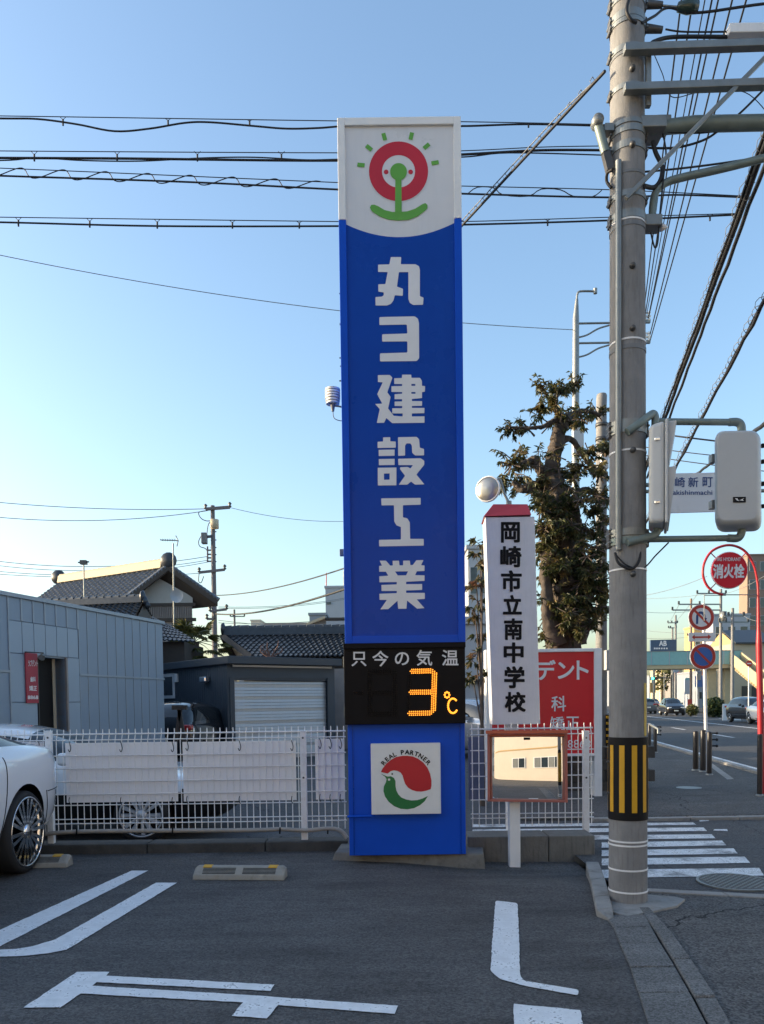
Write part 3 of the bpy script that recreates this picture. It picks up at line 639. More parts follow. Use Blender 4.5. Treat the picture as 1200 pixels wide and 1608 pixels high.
grn = [(222, 520), (270, 540), (320, 562), (375, 558), (420, 585), (442, 630), (442, 700), (455, 770), (485, 830), (530, 875), (600, 905), (680, 920), (770, 915), (850, 890), (928, 852), (880, 930), (810, 990), (720, 1035), (620, 1052), (520, 1045), (420, 1005), (340, 940), (285, 860), (262, 780), (268, 710), (300, 645), (308, 600), (285, 565)]
def smooth_px(pts): return [(p.x, p.y) for p in spline([Vector((a, b, 0)) for a, b in pts] + [Vector((*pts[0], 0))], 3)][:-1]
sub('emblem_red', [red], 'logo_red'); sub('emblem_green', [grn], 'bird_green')
sub('emblem_eye', [arc(393, 524, 13, 14, 0, 360, 12)[:-1]], 'ink'); sub('emblem_spot', [arc(346, 608, 18, 18, 0, 360, 12)[:-1]], 'frame_white', Q2)
W_ = 'REAL PARTNER'; mb = MB(); a0, a1 = 141, 39
pos = [0, 1, 2, 2.95, 3.9, 4.7, 5.75, 6.8, 7.8, 8.85, 9.95, 11]
for c_, t in zip(W_, pos):
    if c_ == ' ': continue
    vs, fs = glyph(c_, 0.03); ww = max(v.x for v in vs) - min(v.x for v in vs); mx_ = (max(v.x for v in vs) + min(v.x for v in vs)) / 2
    a = rad(a0 + (a1 - a0) * t / 11); 
    def pt(v):
        lx = (v.x - mx_) * 98; ly = v.y * 92; R_ = 398 + ly
        x = 600 + R_ * math.cos(a) + lx * math.sin(a); y = 625 - R_ * math.sin(a) + lx * math.cos(a)
        return Q2(oq[0] + x / kq, oq[1] + y / kq)
    mb.add([pt(v) for v in vs], fs)
build(mb, 'lettering', 'ink', pl)
build(MB().tube([S(546, 1282, 0.02), S(585, 1281, 0.02)], 0.012, 8), 'cable_pipe', 'frame_blue', tw)
for xx in (SX0 + 0.055, SX1 - 0.055): build(MB().box(xx - 0.004, xx + 0.004, YS + 0.022, YS + 0.034, ZB + 0.01, dz0 - 0.01), 'panel_joint', 'sign_blue', tw)
# weather sensor on the left flank
sc_ = P(522.5, 622, YS + 0.15)
sens = MB()
for i in range(6):
    z = sc_.z + 0.055 - i * 0.024; r = 0.072 - 0.004 * max(0, i - 3)
    sens.lathe([(0.03, 0.012), (r * 0.9, 0.010), (r, -0.006), (r * 0.98, -0.009), (0.03, 0.0)], (sc_.x, sc_.y, z), 'Z', 20)
sens.lathe([(0.0001, 0.076), (0.05, 0.072), (0.07, 0.064), (0.07, 0.06)], sc_, 'Z', 20)
so_ = build(sens, 'temperature_sensor', 'white_paint', tw)
build(MB().tube([sc_ + Vector((0, 0, -0.075)), sc_ + Vector((0, 0, -0.14))], [0.024, 0.012], 10), 'stem', 'cable_grey', so_)
build(MB().tube(spline([sc_ + Vector((0.02, 0, -0.09)), sc_ + Vector((0.08, 0, -0.1)), Vector((SX0 + 0.02, sc_.y, sc_.z - 0.12))]), 0.008, 6), 'arm', 'galv', so_)
build(MB().tube(spline([sc_ + Vector((0, 0, -0.14)), sc_ + Vector((0.01, 0, -0.2)), sc_ + Vector((0.06, 0, -0.225)), Vector((SX0 + 0.02, sc_.y, sc_.z - 0.225))]), 0.004, 5), 'lead', 'cable_grey', so_)
q = P(537, 868, YS + 0.2); build(MB().box(q.x - 0.02, SX0 + 0.012, q.y - 0.03, q.y + 0.03, q.z - 0.03, q.z + 0.03), 'junction_box', 'cable_grey', tw, 0.004)
for yy in (1040, 1118):
    q = P(542, yy, YS + 0.1); build(MB().box(dx0 - 0.012, dx0 + 0.002, q.y - 0.05, q.y + 0.05, q.z - 0.05, q.z + 0.05), 'hinge', 'galv', disp, 0.003)
# ================================================================ fence, boards, low wall
YFN = 7.86
def Fz(px, py): return P(px, py, YFN)
ft = Fz(300, 1143).z; fb = Fz(300, 1304).z
wire_v = MB().tube([(0, 0, fb), (0, 0, ft - 0.012), (0, 0, ft)], [0.0075, 0.0075, 0.004], 6)
# the folded top of a wire mesh panel: each upright kinks forward between the two top rails
zr1, zr2 = Fz(300, 1160).z, Fz(300, 1151).z
wv = MB().tube([(0, 0, fb), (0, 0, zr1 - 0.01), (0.0, 0.03, zr2 - 0.005), (0, 0.03, ft - 0.012), (0, 0.03, ft)], [0.0052, 0.0052, 0.0052, 0.0052, 0.0035], 6)
hz_px = [(1151, 0.03), (1160, 0.0), (1184.5, 0), (1204.5, 0), (1225, 0), (1245, 0), (1262, 0), (1284, 0), (1291, 0)]
hz = [(Fz(300, y).z, d) for y, d in hz_px]
mesh_v = None
def fence_run(px_a, px_b, posts, label, group):
    xa, xb = Fz(px_a, 1230).x, Fz(px_b, 1230).x
    t = thing('mesh_fence', label, 'fence', ((xa + xb) / 2, YFN, 0))
    global mesh_v
    nW = max(2, round((xb - xa) / 0.0672))
    for i in range(nW + 1):
        x = xa + (xb - xa) * i / nW
        if mesh_v is None:
            o = build(wv, 'upright_wire', 'fence_white', None); mesh_v = o.data; bpy.data.objects.remove(o)
        o = bpy.data.objects.new('upright_wire', mesh_v); COL.objects.link(o); o.parent = t
        o.location = (x - t.location.x, 0.0, RNG.uniform(-0.002, 0.002))
    for z, d in hz:
        build(MB().tube([(xa - 0.02, YFN - 0.011 + d, z), (xb + 0.02, YFN - 0.011 + d, z)], 0.0062 if d == 0 else 0.009, 6), 'cross_wire', 'fence_white', t)
    for p in posts:
        x = Fz(p, 1230).x
        po = build(MB().box(x - 0.032, x + 0.032, YFN - 0.075, YFN - 0.022, 0.05, Fz(p, 1149).z), 'post', 'fence_white', t, 0.006)
        build(MB().box(x - 0.034, x + 0.034, YFN - 0.078, YFN - 0.02, Fz(p, 1149).z, Fz(p, 1149).z + 0.012), 'post_cap', 'fence_white', po, 0.004)
        for zz in (Fz(p, 1158).z, Fz(p, 1220).z):
            build(MB().lathe([(0.0001, -0.008), (0.009, -0.006), (0.011, 0)], (x, YFN - 0.075, zz), 'Y', 8), 'bolt', 'steel_dark', po)
    return t
fence_run(-330, 541, [-300, 82, 478], 'white welded wire fence with spiked top, hung with blank white boards', None)
fence_run(742, 929, [918], 'short end run of white wire fence behind the square mirror', None)
# coil of brown rusty clips and joint plate on the fence
def board(x0, x1, y0, y1, lab, mat='board_white'):
    a, b = Fz(x0, y1), Fz(x1, y0)
    t = thing('blank_board', lab, 'board', ((a.x + b.x) / 2, YFN + 0.03, a.z))
    build(MB().box(a.x, b.x, YFN + 0.015, YFN + 0.025, a.z, b.z), 'sheet', mat, t, 0.003)
    nx_ = 4
    for xx in (x0 + 6, (x0 + x1) / 2, x1 - 6):
        p = Fz(xx, y0 + 4); 
        build(MB().tube(spline([p + Vector((0, -0.018, 0.03)), p + Vector((0.012, -0.03, 0.0)), p + Vector((0.018, -0.028, -0.04)), p + Vector((0.006, -0.03, -0.075)), p + Vector((-0.008, -0.03, -0.05))], 4), 0.0042, 5), 'cable_tie', 'black', t)
        p = Fz(xx + 2, y1 - 2)
        build(MB().tube(spline([p + Vector((0, -0.02, -0.03)), p + Vector((-0.01, -0.032, 0.01)), p + Vector((-0.004, -0.03, 0.05))], 4), 0.0042, 5), 'cable_tie', 'black', t)
board(-60, 68, 1165, 1258, 'blank white board on the fence partly behind the parked white car')
board(104, 277, 1165, 1261, 'blank white board tied to the fence in front of the wheel with wide spokes')
board(288, 464, 1163, 1259, 'blank white board tied to the fence above the long wheel stop')
board(496, 540, 1160, 1256, 'narrow blank board on the fence against the blue sign tower')
tag(build(MB().box(Fz(737, 1180).x, Fz(762, 1180).x, YFN + 0.1, YFN + 0.112, Fz(740, 1258).z, Fz(740, 1158).z), 'blue_board', M('board_blue', (0.13, 0.16, 0.24), 0.5, var=0.05).name), 'blue grey board behind the short end run of fence', 'board')
# low kerb wall under the fence
lw = thing('kerb_wall', 'low dark concrete kerb wall running under the fence', 'wall', (-1.5, 7.75, 0))
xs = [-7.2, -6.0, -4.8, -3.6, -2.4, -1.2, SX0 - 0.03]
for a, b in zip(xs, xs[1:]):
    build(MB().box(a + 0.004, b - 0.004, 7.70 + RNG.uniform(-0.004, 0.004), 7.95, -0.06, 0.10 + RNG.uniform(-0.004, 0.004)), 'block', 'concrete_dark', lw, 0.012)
yb = 7.42
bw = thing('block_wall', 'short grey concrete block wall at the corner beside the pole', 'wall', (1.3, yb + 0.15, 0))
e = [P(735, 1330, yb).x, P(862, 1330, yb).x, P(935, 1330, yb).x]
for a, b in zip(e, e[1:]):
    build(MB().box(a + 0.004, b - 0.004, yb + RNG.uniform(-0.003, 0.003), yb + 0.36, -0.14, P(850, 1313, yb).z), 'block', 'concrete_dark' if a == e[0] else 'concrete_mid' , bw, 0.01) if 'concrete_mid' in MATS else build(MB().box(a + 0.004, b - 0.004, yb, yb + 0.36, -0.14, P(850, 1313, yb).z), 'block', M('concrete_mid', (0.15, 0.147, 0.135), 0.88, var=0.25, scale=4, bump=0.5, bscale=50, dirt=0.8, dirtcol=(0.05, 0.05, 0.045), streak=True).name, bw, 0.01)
# flexible conduit lying along the foot of the fence
pth = [P(60, 1311, 7.74), P(120, 1306, 7.74), P(250, 1304.5, 7.74), P(400, 1303.5, 7.74), P(440, 1302, 7.74), P(480, 1304, 7.74), P(515, 1301, 7.72), P(534, 1304, 7.7), P(545, 1316, 7.68)]
hose = thing('cable_conduit', 'beige flexible conduit strapped along the foot of the fence', 'conduit', P(300, 1304, 7.74))
build(MB().tube(spline(pth, 8), 0.022, 10), 'hose', M('hose', (0.35, 0.32, 0.28), 0.6, var=0.1, dirt=0.3).name, hose)
for px in (122, 272, 440, 515):
    p = P(px, 1304 if px != 122 else 1306, 7.74); build(MB().tube([p + Vector((0, -0.03, -0.03)), p + Vector((0.004, -0.03, 0.035))], 0.008, 6), 'strap', 'black', hose)
# wheel stops
def wheel_stop(p0, p1, label):
    c = (p0 + p1) / 2; d = (p1 - p0).normalized(); L_ = (p1 - p0).length; nrm = Vector((-d.y, d.x, 0))
    t = thing('wheel_stop', label, 'wheel stop', c, 'wheel stops')
    def q(u, v, z): return c + d * (u * L_) + nrm * v + Vector((0, 0, z))
    prof = [(0.0, 0.0), (0.012, 0.045), (0.085, 0.105), (0.135, 0.105), (0.16, 0.0)]
    rows = [(-0.5, 1.0, 0.0), (-0.485, 1.0, 0.006), (-0.445, 1.0, 0.0)]
    b = MB()
    us = [(-0.5, 0.80), (-0.47, 1.0), (0.47, 1.0), (0.5, 0.80)]
    vs = [q(u, v, z * k) for u, k in us for v, z in prof]
    n_ = len(prof)
    b.add(vs, [(i * n_ + j, i * n_ + (j + 1) % n_, (i + 1) * n_ + (j + 1) % n_, (i + 1) * n_ + j) for i in range(3) for j in range(n_)] + [tuple(range(n_)), tuple(range(3 * n_, 4 * n_))])
    build(b, 'block', M('stop_concrete', (0.29, 0.28, 0.245), 0.8, var=0.12, scale=8, dirt=0.55, dirtcol=(0.14, 0.13, 0.10), bump=0.3, bscale=60).name, t, 0.008)
    sl = Vector((0, 0, 0.06)) / 1
    for s0, s1 in ((-0.40, -0.04), (0.04, 0.40)):
        for k in range(5):
            f = 0.14 + 0.15 * k; v = 0.012 + 0.073 * f; z = 0.045 + 0.06 * f
            e0, e1 = q(s0, v, z), q(s1, v, z); up = (nrm * 0.073 + Vector((0, 0, 0.06))).normalized(); no = Vector((0, 0, 0.073)) - nrm * 0.06; no.normalize()
            build(MB().hexa([e0 - up * 0.0035 - no * 0.01, e1 - up * 0.0035 - no * 0.01, e1 + up * 0.0035 - no * 0.01, e0 + up * 0.0035 - no * 0.01],
                            [e0 - up * 0.0035 + no * 0.0015, e1 - up * 0.0035 + no * 0.0015, e1 + up * 0.0035 + no * 0.0015, e0 + up * 0.0035 + no * 0.0015]), 'groove', 'ink', t)
    for s0 in (-0.36, 0.36):
        build(MB().hexa([q(s0 - 0.05, 0.07, 0.088), q(s0 + 0.05, 0.07, 0.088), q(s0 + 0.05, 0.125, 0.1), q(s0 - 0.05, 0.125, 0.1)],
                        [q(s0 - 0.05, 0.072, 0.101), q(s0 + 0.05, 0.072, 0.101), q(s0 + 0.05, 0.122, 0.111), q(s0 - 0.05, 0.122, 0.111)]), 'reflector', 'yellow', t, 0.003)
wheel_stop(GL(302, 1382), GL(446, 1383), 'grey concrete wheel stop with two amber reflectors on open asphalt')
wheel_stop(GL(-40, 1365), GL(105, 1363), 'concrete wheel stop against the rear tyre of the white car')

# dark block planter behind the short fence run
yp_ = 12.3; pk = thing('block_planter', 'dark stacked concrete block planter under the clinic sign', 'planter', (P(850, 1250, yp_).x, yp_, -0.014))
xs_ = [P(738, 1250, yp_).x + 0.4 * k for k in range(7)]
for r in range(4):
    for a in xs_:
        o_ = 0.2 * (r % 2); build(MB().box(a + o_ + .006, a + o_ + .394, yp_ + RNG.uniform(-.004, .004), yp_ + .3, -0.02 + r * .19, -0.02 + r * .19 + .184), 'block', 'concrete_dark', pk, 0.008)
# ================================================================ school sign, mirrors, red clinic sign
YC = 8.15
C = lambda x, y, d=0.0: (lambda p: Vector((p.x, YC - d, p.z)))(P(x, y, YC))
tl, tr, br, bl = C(762, 812), C(839.5, 811), C(848.5, 1137), C(773, 1138)
ss = thing('school_sign', 'white upright column sign with black vertical lettering and red roof', 'sign', ((bl.x + br.x) / 2, YC + 0.15, -0.014))
bk = Vector((0.02, 0.34, 0))
build(MB().wallprism([bl, br, tr, tl], bk), 'column', 'white_paint', ss, 0.006)
ra, rb = C(777, 785) + bk * 0.5, C(832, 785) + bk * 0.5
e0, e1 = C(759, 811.5, 0.02), C(834, 809, 0.02); e2, e3 = e1 + bk * 1.1, e0 + bk * 1.1
rf = MB().add([e0, e1, e2, e3, ra, rb], [(0, 1, 5, 4), (1, 2, 5), (2, 3, 4, 5), (3, 0, 4), (3, 2, 1, 0)])
build(rf, 'roof', 'red_roof', ss, 0.004)
for s_, b in (('岡', (268, 240, 388, 372)), ('崎', (263, 392, 398, 527)), ('市', (268, 545, 400, 680)), ('立', (280, 700, 400, 825)), ('南', (287, 848, 405, 985)), ('中', (285, 1000, 412, 1130)), ('学', (288, 1150, 418, 1290)), ('校', (292, 1312, 425, 1440))):
    mb = MB(); text_px(mb, s_, tuple((720 if i % 2 == 0 else 760) + v / 4.02 for i, v in enumerate(b)), lambda x, y: C(x, y, 0.003), 0.034); build(mb, 'character', 'ink', ss)
xm = (C(800, 1200).x + C(817, 1200).x) / 2
build(MB().box(xm - 0.06, xm + 0.06, YC + 0.12, YC + 0.24, -0.03, bl.z + 0.05), 'post', 'white_paint', ss, 0.006)
# square road mirror
YM = GL(808, 1362).y
Q = lambda x, y, d=0.0: (lambda p: Vector((p.x, YM - d, p.z)))(P(x, y, YM))
mr = thing('square_mirror', 'square convex road mirror in an orange frame on a white post', 'traffic mirror', (Q(808, 1362).x, YM, -0.08))
pw = (Q(817, 1300).x - Q(800, 1300).x) / 2; pc = (Q(817, 1300).x + Q(800, 1300).x) / 2
build(MB().box(pc - pw, pc + pw, YM - 0.01, YM + 2 * pw - 0.01, -0.12, Q(808, 1200).z), 'post', 'white_paint', mr, 0.006)
mc = Q(826, 1205, 0.06); hw = (Q(887, 1205).x - Q(765, 1205).x) / 2; hh_ = (Q(826, 1153).z - Q(826, 1258).z) / 2
yaw, pit = rad(-11.5), rad(-3.4)
RM = Matrix.Translation(mc) @ Matrix.Rotation(yaw, 4, 'Z') @ Matrix.Rotation(pit, 4, 'X')
fr = 0.022
for (a, b, c_, d_) in ((-hw, -hw + fr, -hh_, hh_), (hw - fr * 1.2, hw, -hh_, hh_)):
    build(MB().box(a, b, -0.045, 0.03, c_, d_, 0, RM), 'frame_side', 'mirror_frame', mr, 0.004)
build(MB().box(-hw + fr, hw - fr * 1.2, -0.045, 0.03, -hh_, -hh_ + fr, 0, RM), 'frame_bottom', 'mirror_frame', mr, 0.004)
build(MB().box(-hw + fr, hw - fr * 1.2, -0.045, 0.03, hh_ - fr, hh_, 0, RM), 'frame_top', 'mirror_orange', mr, 0.004)
build(MB().box(-hw - 0.01, hw + 0.004, -0.10, 0.05, hh_ + 0.002, hh_ + 0.035, 0, RM), 'hood', 'mirror_orange', mr, 0.004)
build(MB().box(-hw + 0.01, hw - 0.01, 0.032, 0.05, -hh_ + 0.01, hh_ - 0.01, 0, RM), 'back_plate', 'mirror_orange', mr)
gl = MB(); n = 28; Rc = 4.0; aw, ah = hw - fr, hh_ - fr
for i in range(n + 1):
    for j in range(n + 1):
        u, v = (2 * j / n - 1), (2 * i / n - 1); x, z = u * aw * 0.985, v * ah * 0.995
        y = -0.02 + (x * x + z * z) / (2 * Rc) + 0.02 * max(0, abs(u) - 0.8) ** 2 * 8 
        gl.v.append(RM @ Vector((x, y, z)))
for i in range(n):
    for j in range(n):
        a = i * (n + 1) + j; gl.f.append([a, a + 1, a + n + 2, a + n + 1]); gl.mi.append(0); gl.sm.append(True)
build(gl, 'mirror_surface', 'mirror', mr)
build(MB().box(-0.03, 0.03, -0.047, -0.018, hh_ - fr - 0.028, hh_ - fr - 0.010, 0, RM), 'maker_tag', 'black', mr)
# round mirror on a pole hidden behind the school sign
Yr = 9.6
rc = P(766, 768, Yr); rmx = thing('round_mirror', 'round convex mirror peering past the school sign roof', 'traffic mirror', (P(800, 900, Yr).x, Yr, -0.014))
tilt = Matrix.Translation(rc) @ Matrix.Rotation(rad(-28), 4, 'Z')
mb = MB().lathe([(0.0001, -0.035), (0.07, -0.031), (0.115, -0.022), (0.145, -0.005)], (0, 0, 0), 'Y', 28); mb.v = [tilt @ v for v in mb.v]
build(mb, 'mirror_surface', 'mirror_dull', rmx)
mb = MB().lathe([(0.145, -0.012), (0.158, -0.012), (0.16, 0.02), (0.13, 0.05), (0.0001, 0.055)], (0, 0, 0), 'Y', 28); mb.v = [tilt @ v for v in mb.v]
build(mb, 'rim', 'white_paint', rmx)
px_ = P(800, 900, Yr).x
build(MB().tube(spline([rc + Vector((0.02, 0.06, -0.05)), P(783, 752, Yr + 0.06), P(792, 775, Yr + 0.06), Vector((px_, Yr, P(800, 790, Yr).z))]), 0.018, 8), 'arm', 'galv', rmx)
build(MB().tube([(px_, Yr, -0.03), (px_, Yr, P(800, 787, Yr).z)], 0.035, 10), 'post', 'galv', rmx)
# red clinic sign
YD = 11.6
Dn = lambda x, y, d=0.0: (lambda p: Vector((p.x, YD - d, p.z)))(P(x, y, YD))
cl = thing('clinic_sign', 'red clinic sign board in a thick white frame behind the fence', 'sign', (Dn(855, 1250).x, YD + 0.1, -0.014))
xa, xb = Dn(763.5, 1100).x, Dn(945, 1130).x; zt = Dn(850, 1019).z; zb = Dn(850, 1186).z
x_in = Dn(933, 1100).x; x_il = Dn(770, 1100).x
build(MB().box(x_in, xb, YD - 0.02, YD + 0.24, -0.03, zt), 'frame_post', 'white_paint', cl, 0.006)
build(MB().box(xa, x_il, YD - 0.02, YD + 0.24, -0.03, zt), 'frame_post', 'white_paint', cl, 0.006)
build(MB().box(x_il, x_in, YD - 0.02, YD + 0.24, zt - 0.05, zt - 0.001), 'frame_top', 'white_paint', cl, 0.006)
build(MB().box(x_il, x_in, YD - 0.02, YD + 0.24, zb - 0.02, zb + 0.02), 'frame_bottom', 'white_paint', cl, 0.006)
build(MB().box(x_il, x_in, YD + 0.01, YD + 0.2, zb + 0.02, zt - 0.05), 'panel', 'red_sign', cl)
for s_, b, o_ in (('デ', (100, 222, 362, 490), 0.02), ('ン', (390, 250, 610, 475), 0.02), ('ト', (640, 230, 800, 485), 0.02), ('科', (305, 700, 500, 905), 0.012), ('矯', (290, 975, 475, 1150), 0.01), ('正', (500, 975, 675, 1150), 0.01), ('8', (525, 1285, 590, 1390), 0.0), ('8', (604, 1285, 669, 1390), 0.0), ('6', (683, 1285, 748, 1390), 0.0), ('8', (762, 1285, 827, 1390), 0.0), ('-', (490, 1340, 512, 1348), 0.0)):
    mb = MB(); text_px(mb, s_, tuple((830 if i % 2 == 0 else 1010) + v / 8.46 for i, v in enumerate(b)), lambda x, y: Dn(x, y, -0.006), o_); build(mb, 'character', 'letter', cl)
# ================================================================ utility pole, signals, wires
YP = 5.64; XP = (G(985, 1421).x) * YP / G(985, 1421).y
XP = (P(956.5, 1380, YP).x + P(1016, 1380, YP).x) / 2
W = lambda x, y, d=0.0: P(x, y, YP - d)
zp = lambda y: P(985, y, YP).z
r0 = (P(1015.5, 1380, YP).x - P(956, 1380, YP).x) / 2 * 0.985; r1 = (P(1010.5, 100, YP).x - P(958.5, 100, YP).x) / 2
z_top = 9.6
def rp(z): return r0 + (r1 - r0) * min(z, 9.9) / zp(100)
up = thing('utility_pole', 'tall concrete utility pole with yellow and black warning wrap', 'utility pole', (XP, YP, 0))
prof = [(rp(z), z) for z in [-0.1 + i * 0.35 for i in range(29)]] + [(0.001, 9.72)]
build(MB().lathe(prof, (XP, YP, 0), 'Z', 40), 'shaft', 'concrete_pole', up)
def band(y, h=0.03, th=0.006, mat='galv', name='band', lugs=True):
    z = zp(y); r = rp(z) + th
    b = MB().lathe([(r - th, -h / 2), (r, -h / 2), (r, h / 2), (r - th, h / 2)], (XP, YP, z), 'Z', 40, 0, False)
    o = build(b, name, mat, up)
    if lugs:
        for s_ in (-1, 1):
            build(MB().box(XP + s_ * (r - 0.01) - 0.02, XP + s_ * (r - 0.01) + 0.02, YP - 0.03, YP + 0.03, z - h * 0.7, z + h * 0.7), 'clamp', 'steel_dark', o, 0.004)
            build(MB().tube([(XP + s_ * (r + 0.005), YP - 0.05, z), (XP + s_ * (r + 0.005), YP + 0.05, z)], 0.007, 6), 'bolt', 'galv', o)
    return o
for y, h in ((12, .05), (40, .05), (50, .03), (92, .04), (152, .035), (207, .03), (218, .045), (242, .05), (318, .04), (350, .055)): band(y, h)
for y, h in ((100, .02), (285, .02), (365, .03), (555, .03)): band(y, h, 0.004, 'cable_grey', 'band', False)
for y in (358, 543, 714, 897, 1318, 1324, 1362, 1396): band(y, 0.012, 0.004, 'white_paint', 'tie_band', False)
for y, mat in ((672, 'galv'), (681, 'galv'), (840, 'galv'), (853, 'galv_green')): band(y, 0.05, 0.008, mat)
for y in (433, 529, 716, 906, 247, 130):
    z = zp(y); a = rad(-92); c = Vector((XP + rp(z) * math.cos(a), YP + rp(z) * math.sin(a), z))
    build(MB().lathe([(0.0001, -0.03), (0.013, -0.028), (0.02, -0.018), (0.022, 0.01)], c, 'Y', 12), 'step_socket', 'steel_dark', up)
# conduit up the left side
cxx = W(965, 700).x; path = [(XP - rp(2) + 0.03, YP - rp(2) * 0.86, zp(868)), (XP - rp(4) + 0.026, YP - rp(4) * 0.86, zp(550)), (XP - rp(6) + 0.024, YP - rp(6) * 0.85, zp(268))]
build(MB().tube(path, 0.022, 12), 'conduit', 'galv', up)
lp = [W(966, 868, .1), W(972, 885, .13), W(992, 893, .14), W(1004, 880, .13), W(1005, 862, .1)]
build(MB().tube(spline(lp), 0.010, 8), 'cable_loop', 'cable', up)
build(MB().tube(spline([W(966, 870, .11), W(985, 888, .14), W(1010, 892, .1), W(1030, 872, 0), W(1050, 852, 0)]), 0.006, 6), 'cable_loop', 'cable', up)
build(MB().tube(spline([W(962, 266, .1), W(954, 272, .05), W(953, 285, .02), W(960, 295, .05)]), 0.011, 8), 'cable_loop', 'cable', up)
# warning wrap
zw0, zw1 = zp(1285), zp(1157); rw = lambda z: rp(z) + 0.005
wrap = build(MB().lathe([(rp(zw0), zw0), (rw(zw0), zw0), (rw(zw1), zw1), (rp(zw1), zw1)], (XP, YP, 0), 'Z', 48, 0, False), 'warning_wrap', 'black', up)
for k in range(10):
    a = rad(-90 - 35 + k * 36); da = rad(7.8); za, zb_ = zp(1272.5), zp(1169)
    vs = []
    for z in (za, zb_):
        for t in range(5):
            q = a - da + 2 * da * t / 4; vs.append((XP + (rw(z) + 0.002) * math.cos(q), YP + (rw(z) + 0.002) * math.sin(q), z))
    build(MB().add(vs, [(t, t + 1, t + 6, t + 5) for t in range(4)], 0, True), 'yellow_stripe', 'yellow', wrap)
for y in (1196, 1245): build(MB().tube([W(957, y, .12), W(953, y, .12)], 0.008, 6), 'bolt', 'steel_dark', wrap)
# yellow marker plate on the right flank
q = W(1009.5, 1115, 0.06); build(MB().box(q.x - 0.006, q.x + 0.012, q.y - 0.05, q.y + 0.05, zp(1155), zp(1073)), 'marker_plate', 'yellow_pale', up, 0.006)
# cross arms and pipes to the right
def arm(path, wx, wy, mat='galv', name='cross_arm'): return build(MB().bar(path[0], path[1], wx, wy), name, mat, up, 0.004)
arm((W(980, 78, .16), W(1330, 66, .16)), 0.05, 0.06); arm((W(980, 140, .16), W(1330, 128, .16)), 0.05, 0.06)
arm((W(1018, 75, .1), W(1018, 168, .1)), 0.035, 0.04)
build(MB().tube([W(1022, 202, .02), W(1090, 195, .02), W(1330, 190, .02)], [0.045, 0.052, 0.05], 14), 'mast_arm', 'galv_green', up)
build(MB().box(W(1000, 200).x, W(1040, 200).x, YP - 0.1, YP + 0.1, zp(215), zp(197)), 'arm_socket', 'galv', up, 0.006)
build(MB().box(W(1028, 200).x, W(1050, 200).x, YP - 0.06, YP + 0.06, zp(208), zp(190)), 'arm_flange', 'galv', up, 0.006)
arm((W(983, 312, .17), W(1330, -40, .17)), 0.028, 0.03, 'galv', 'brace')
build(MB().tube(spline([W(1025, 350, 0), W(1025, 325, 0), W(1030, 302, 0), W(1046, 287, 0), W(1075, 278, 0), W(1150, 261, 0), W(1330, 215, 0)]), 0.027, 12), 'curved_pipe', 'galv_green', up)
build(MB().box(W(1010, 350).x, W(1036, 350).x, YP - 0.06, YP + 0.06, zp(361), zp(344)), 'pipe_socket', 'galv', up, 0.005)
build(MB().lathe([(0.0001, 0), (0.03, 0.0), (0.02, 0.03), (0.008, 0.05)], W(1037, 357), 'X', 12), 'end_cap', 'white_paint', up)
build(MB().box(W(1141, 60).x, W(1330, 55).x, YP - 0.05, YP + 0.03, zp(62), zp(47)), 'cable_closure', 'white_paint', up, 0.006)
# strain insulators near the top
for (x0, y0, x1, y1) in ((1012, 7, 1040, 8), (1014, 45, 1040, 47)):
    build(MB().tube([W(x0, y0), W(x1, y1)], [0.03, 0.022], 10), 'insulator', 'steel_dark', up)
build(MB().lathe([(0.0001, -0.08), (0.03, -0.07), (0.045, 0.0), (0.04, 0.07), (0.0001, 0.08)], W(1080, 11), 'X', 14), 'insulator', M('porcelain', (0.03, 0.05, 0.04), 0.25).name, up)
build(MB().tube([W(1040, 9), W(1064, 11)], 0.008, 6), 'tension_rod', 'galv', up)
for pth, r in (([W(1008, 36, .1), W(1028, 25, .05), W(1050, 12, 0), W(1095, 20, 0), W(1200, 6, 0), W(1330, -6, 0)], 0.009), ([W(990, -10, .15), W(984, 15, .16), W(990, 30, .16), W(1000, 36, .15)], 0.012),
               ([W(1020, 73, .1), W(1028, 65, .1), W(1060, 58, .05), W(1142, 58, 0)], 0.013), ([W(1045, 46, 0), W(1075, 50, 0), W(1142, 50, 0)], 0.006),
               ([W(1025, 222, .02), W(1030, 240, .02), W(1040, 262, .02), W(1038, 280, .02), W(1028, 294, .02), W(1012, 292, .1)], 0.016),
               ([W(1041, 210, .03), W(1046, 240, .03), W(1042, 280, .03), W(1036, 340, .03), W(1033, 380, .03), W(1028, 388, .03), W(1022, 365, .03)], 0.006),
               ([W(1012, 232, .02), W(1060, 232, 0), W(1105, 220, 0), W(1135, 200, 0), W(1165, 175, 0), W(1200, 140, 0)], 0.008),
               ([W(1048, 207, .03), W(1110, 208, 0), W(1200, 190, 0)], 0.006), ([W(1025, 80, .05), W(1040, 115, .05), W(1055, 152, .05), W(1100, 145, 0), W(1170, 145, 0), W(1215, 190, 0)], 0.003)):
    build(MB().tube(spline(pth, 8), r, 7), 'lead_cable', 'cable', up)
# left bracket
build(MB().tube([W(938, 192, .05), W(951, 240, .05)], 0.032, 12), 'bracket_arm', 'galv_green', up)
build(MB().lathe([(0.0001, -0.045), (0.038, -0.04), (0.042, 0), (0.038, 0.04), (0.0001, 0.045)], W(938, 192, .05), 'Y', 16), 'bracket_cap', 'galv', up)
build(MB().bar(W(951, 240, .05), W(958, 268, .05), 0.05, 0.05), 'bracket_foot', 'steel_dark', up)
build(MB().bar(W(948, 205, .03), W(962, 205, .03), 0.05, 0.08), 'bracket_strap', 'galv', up)
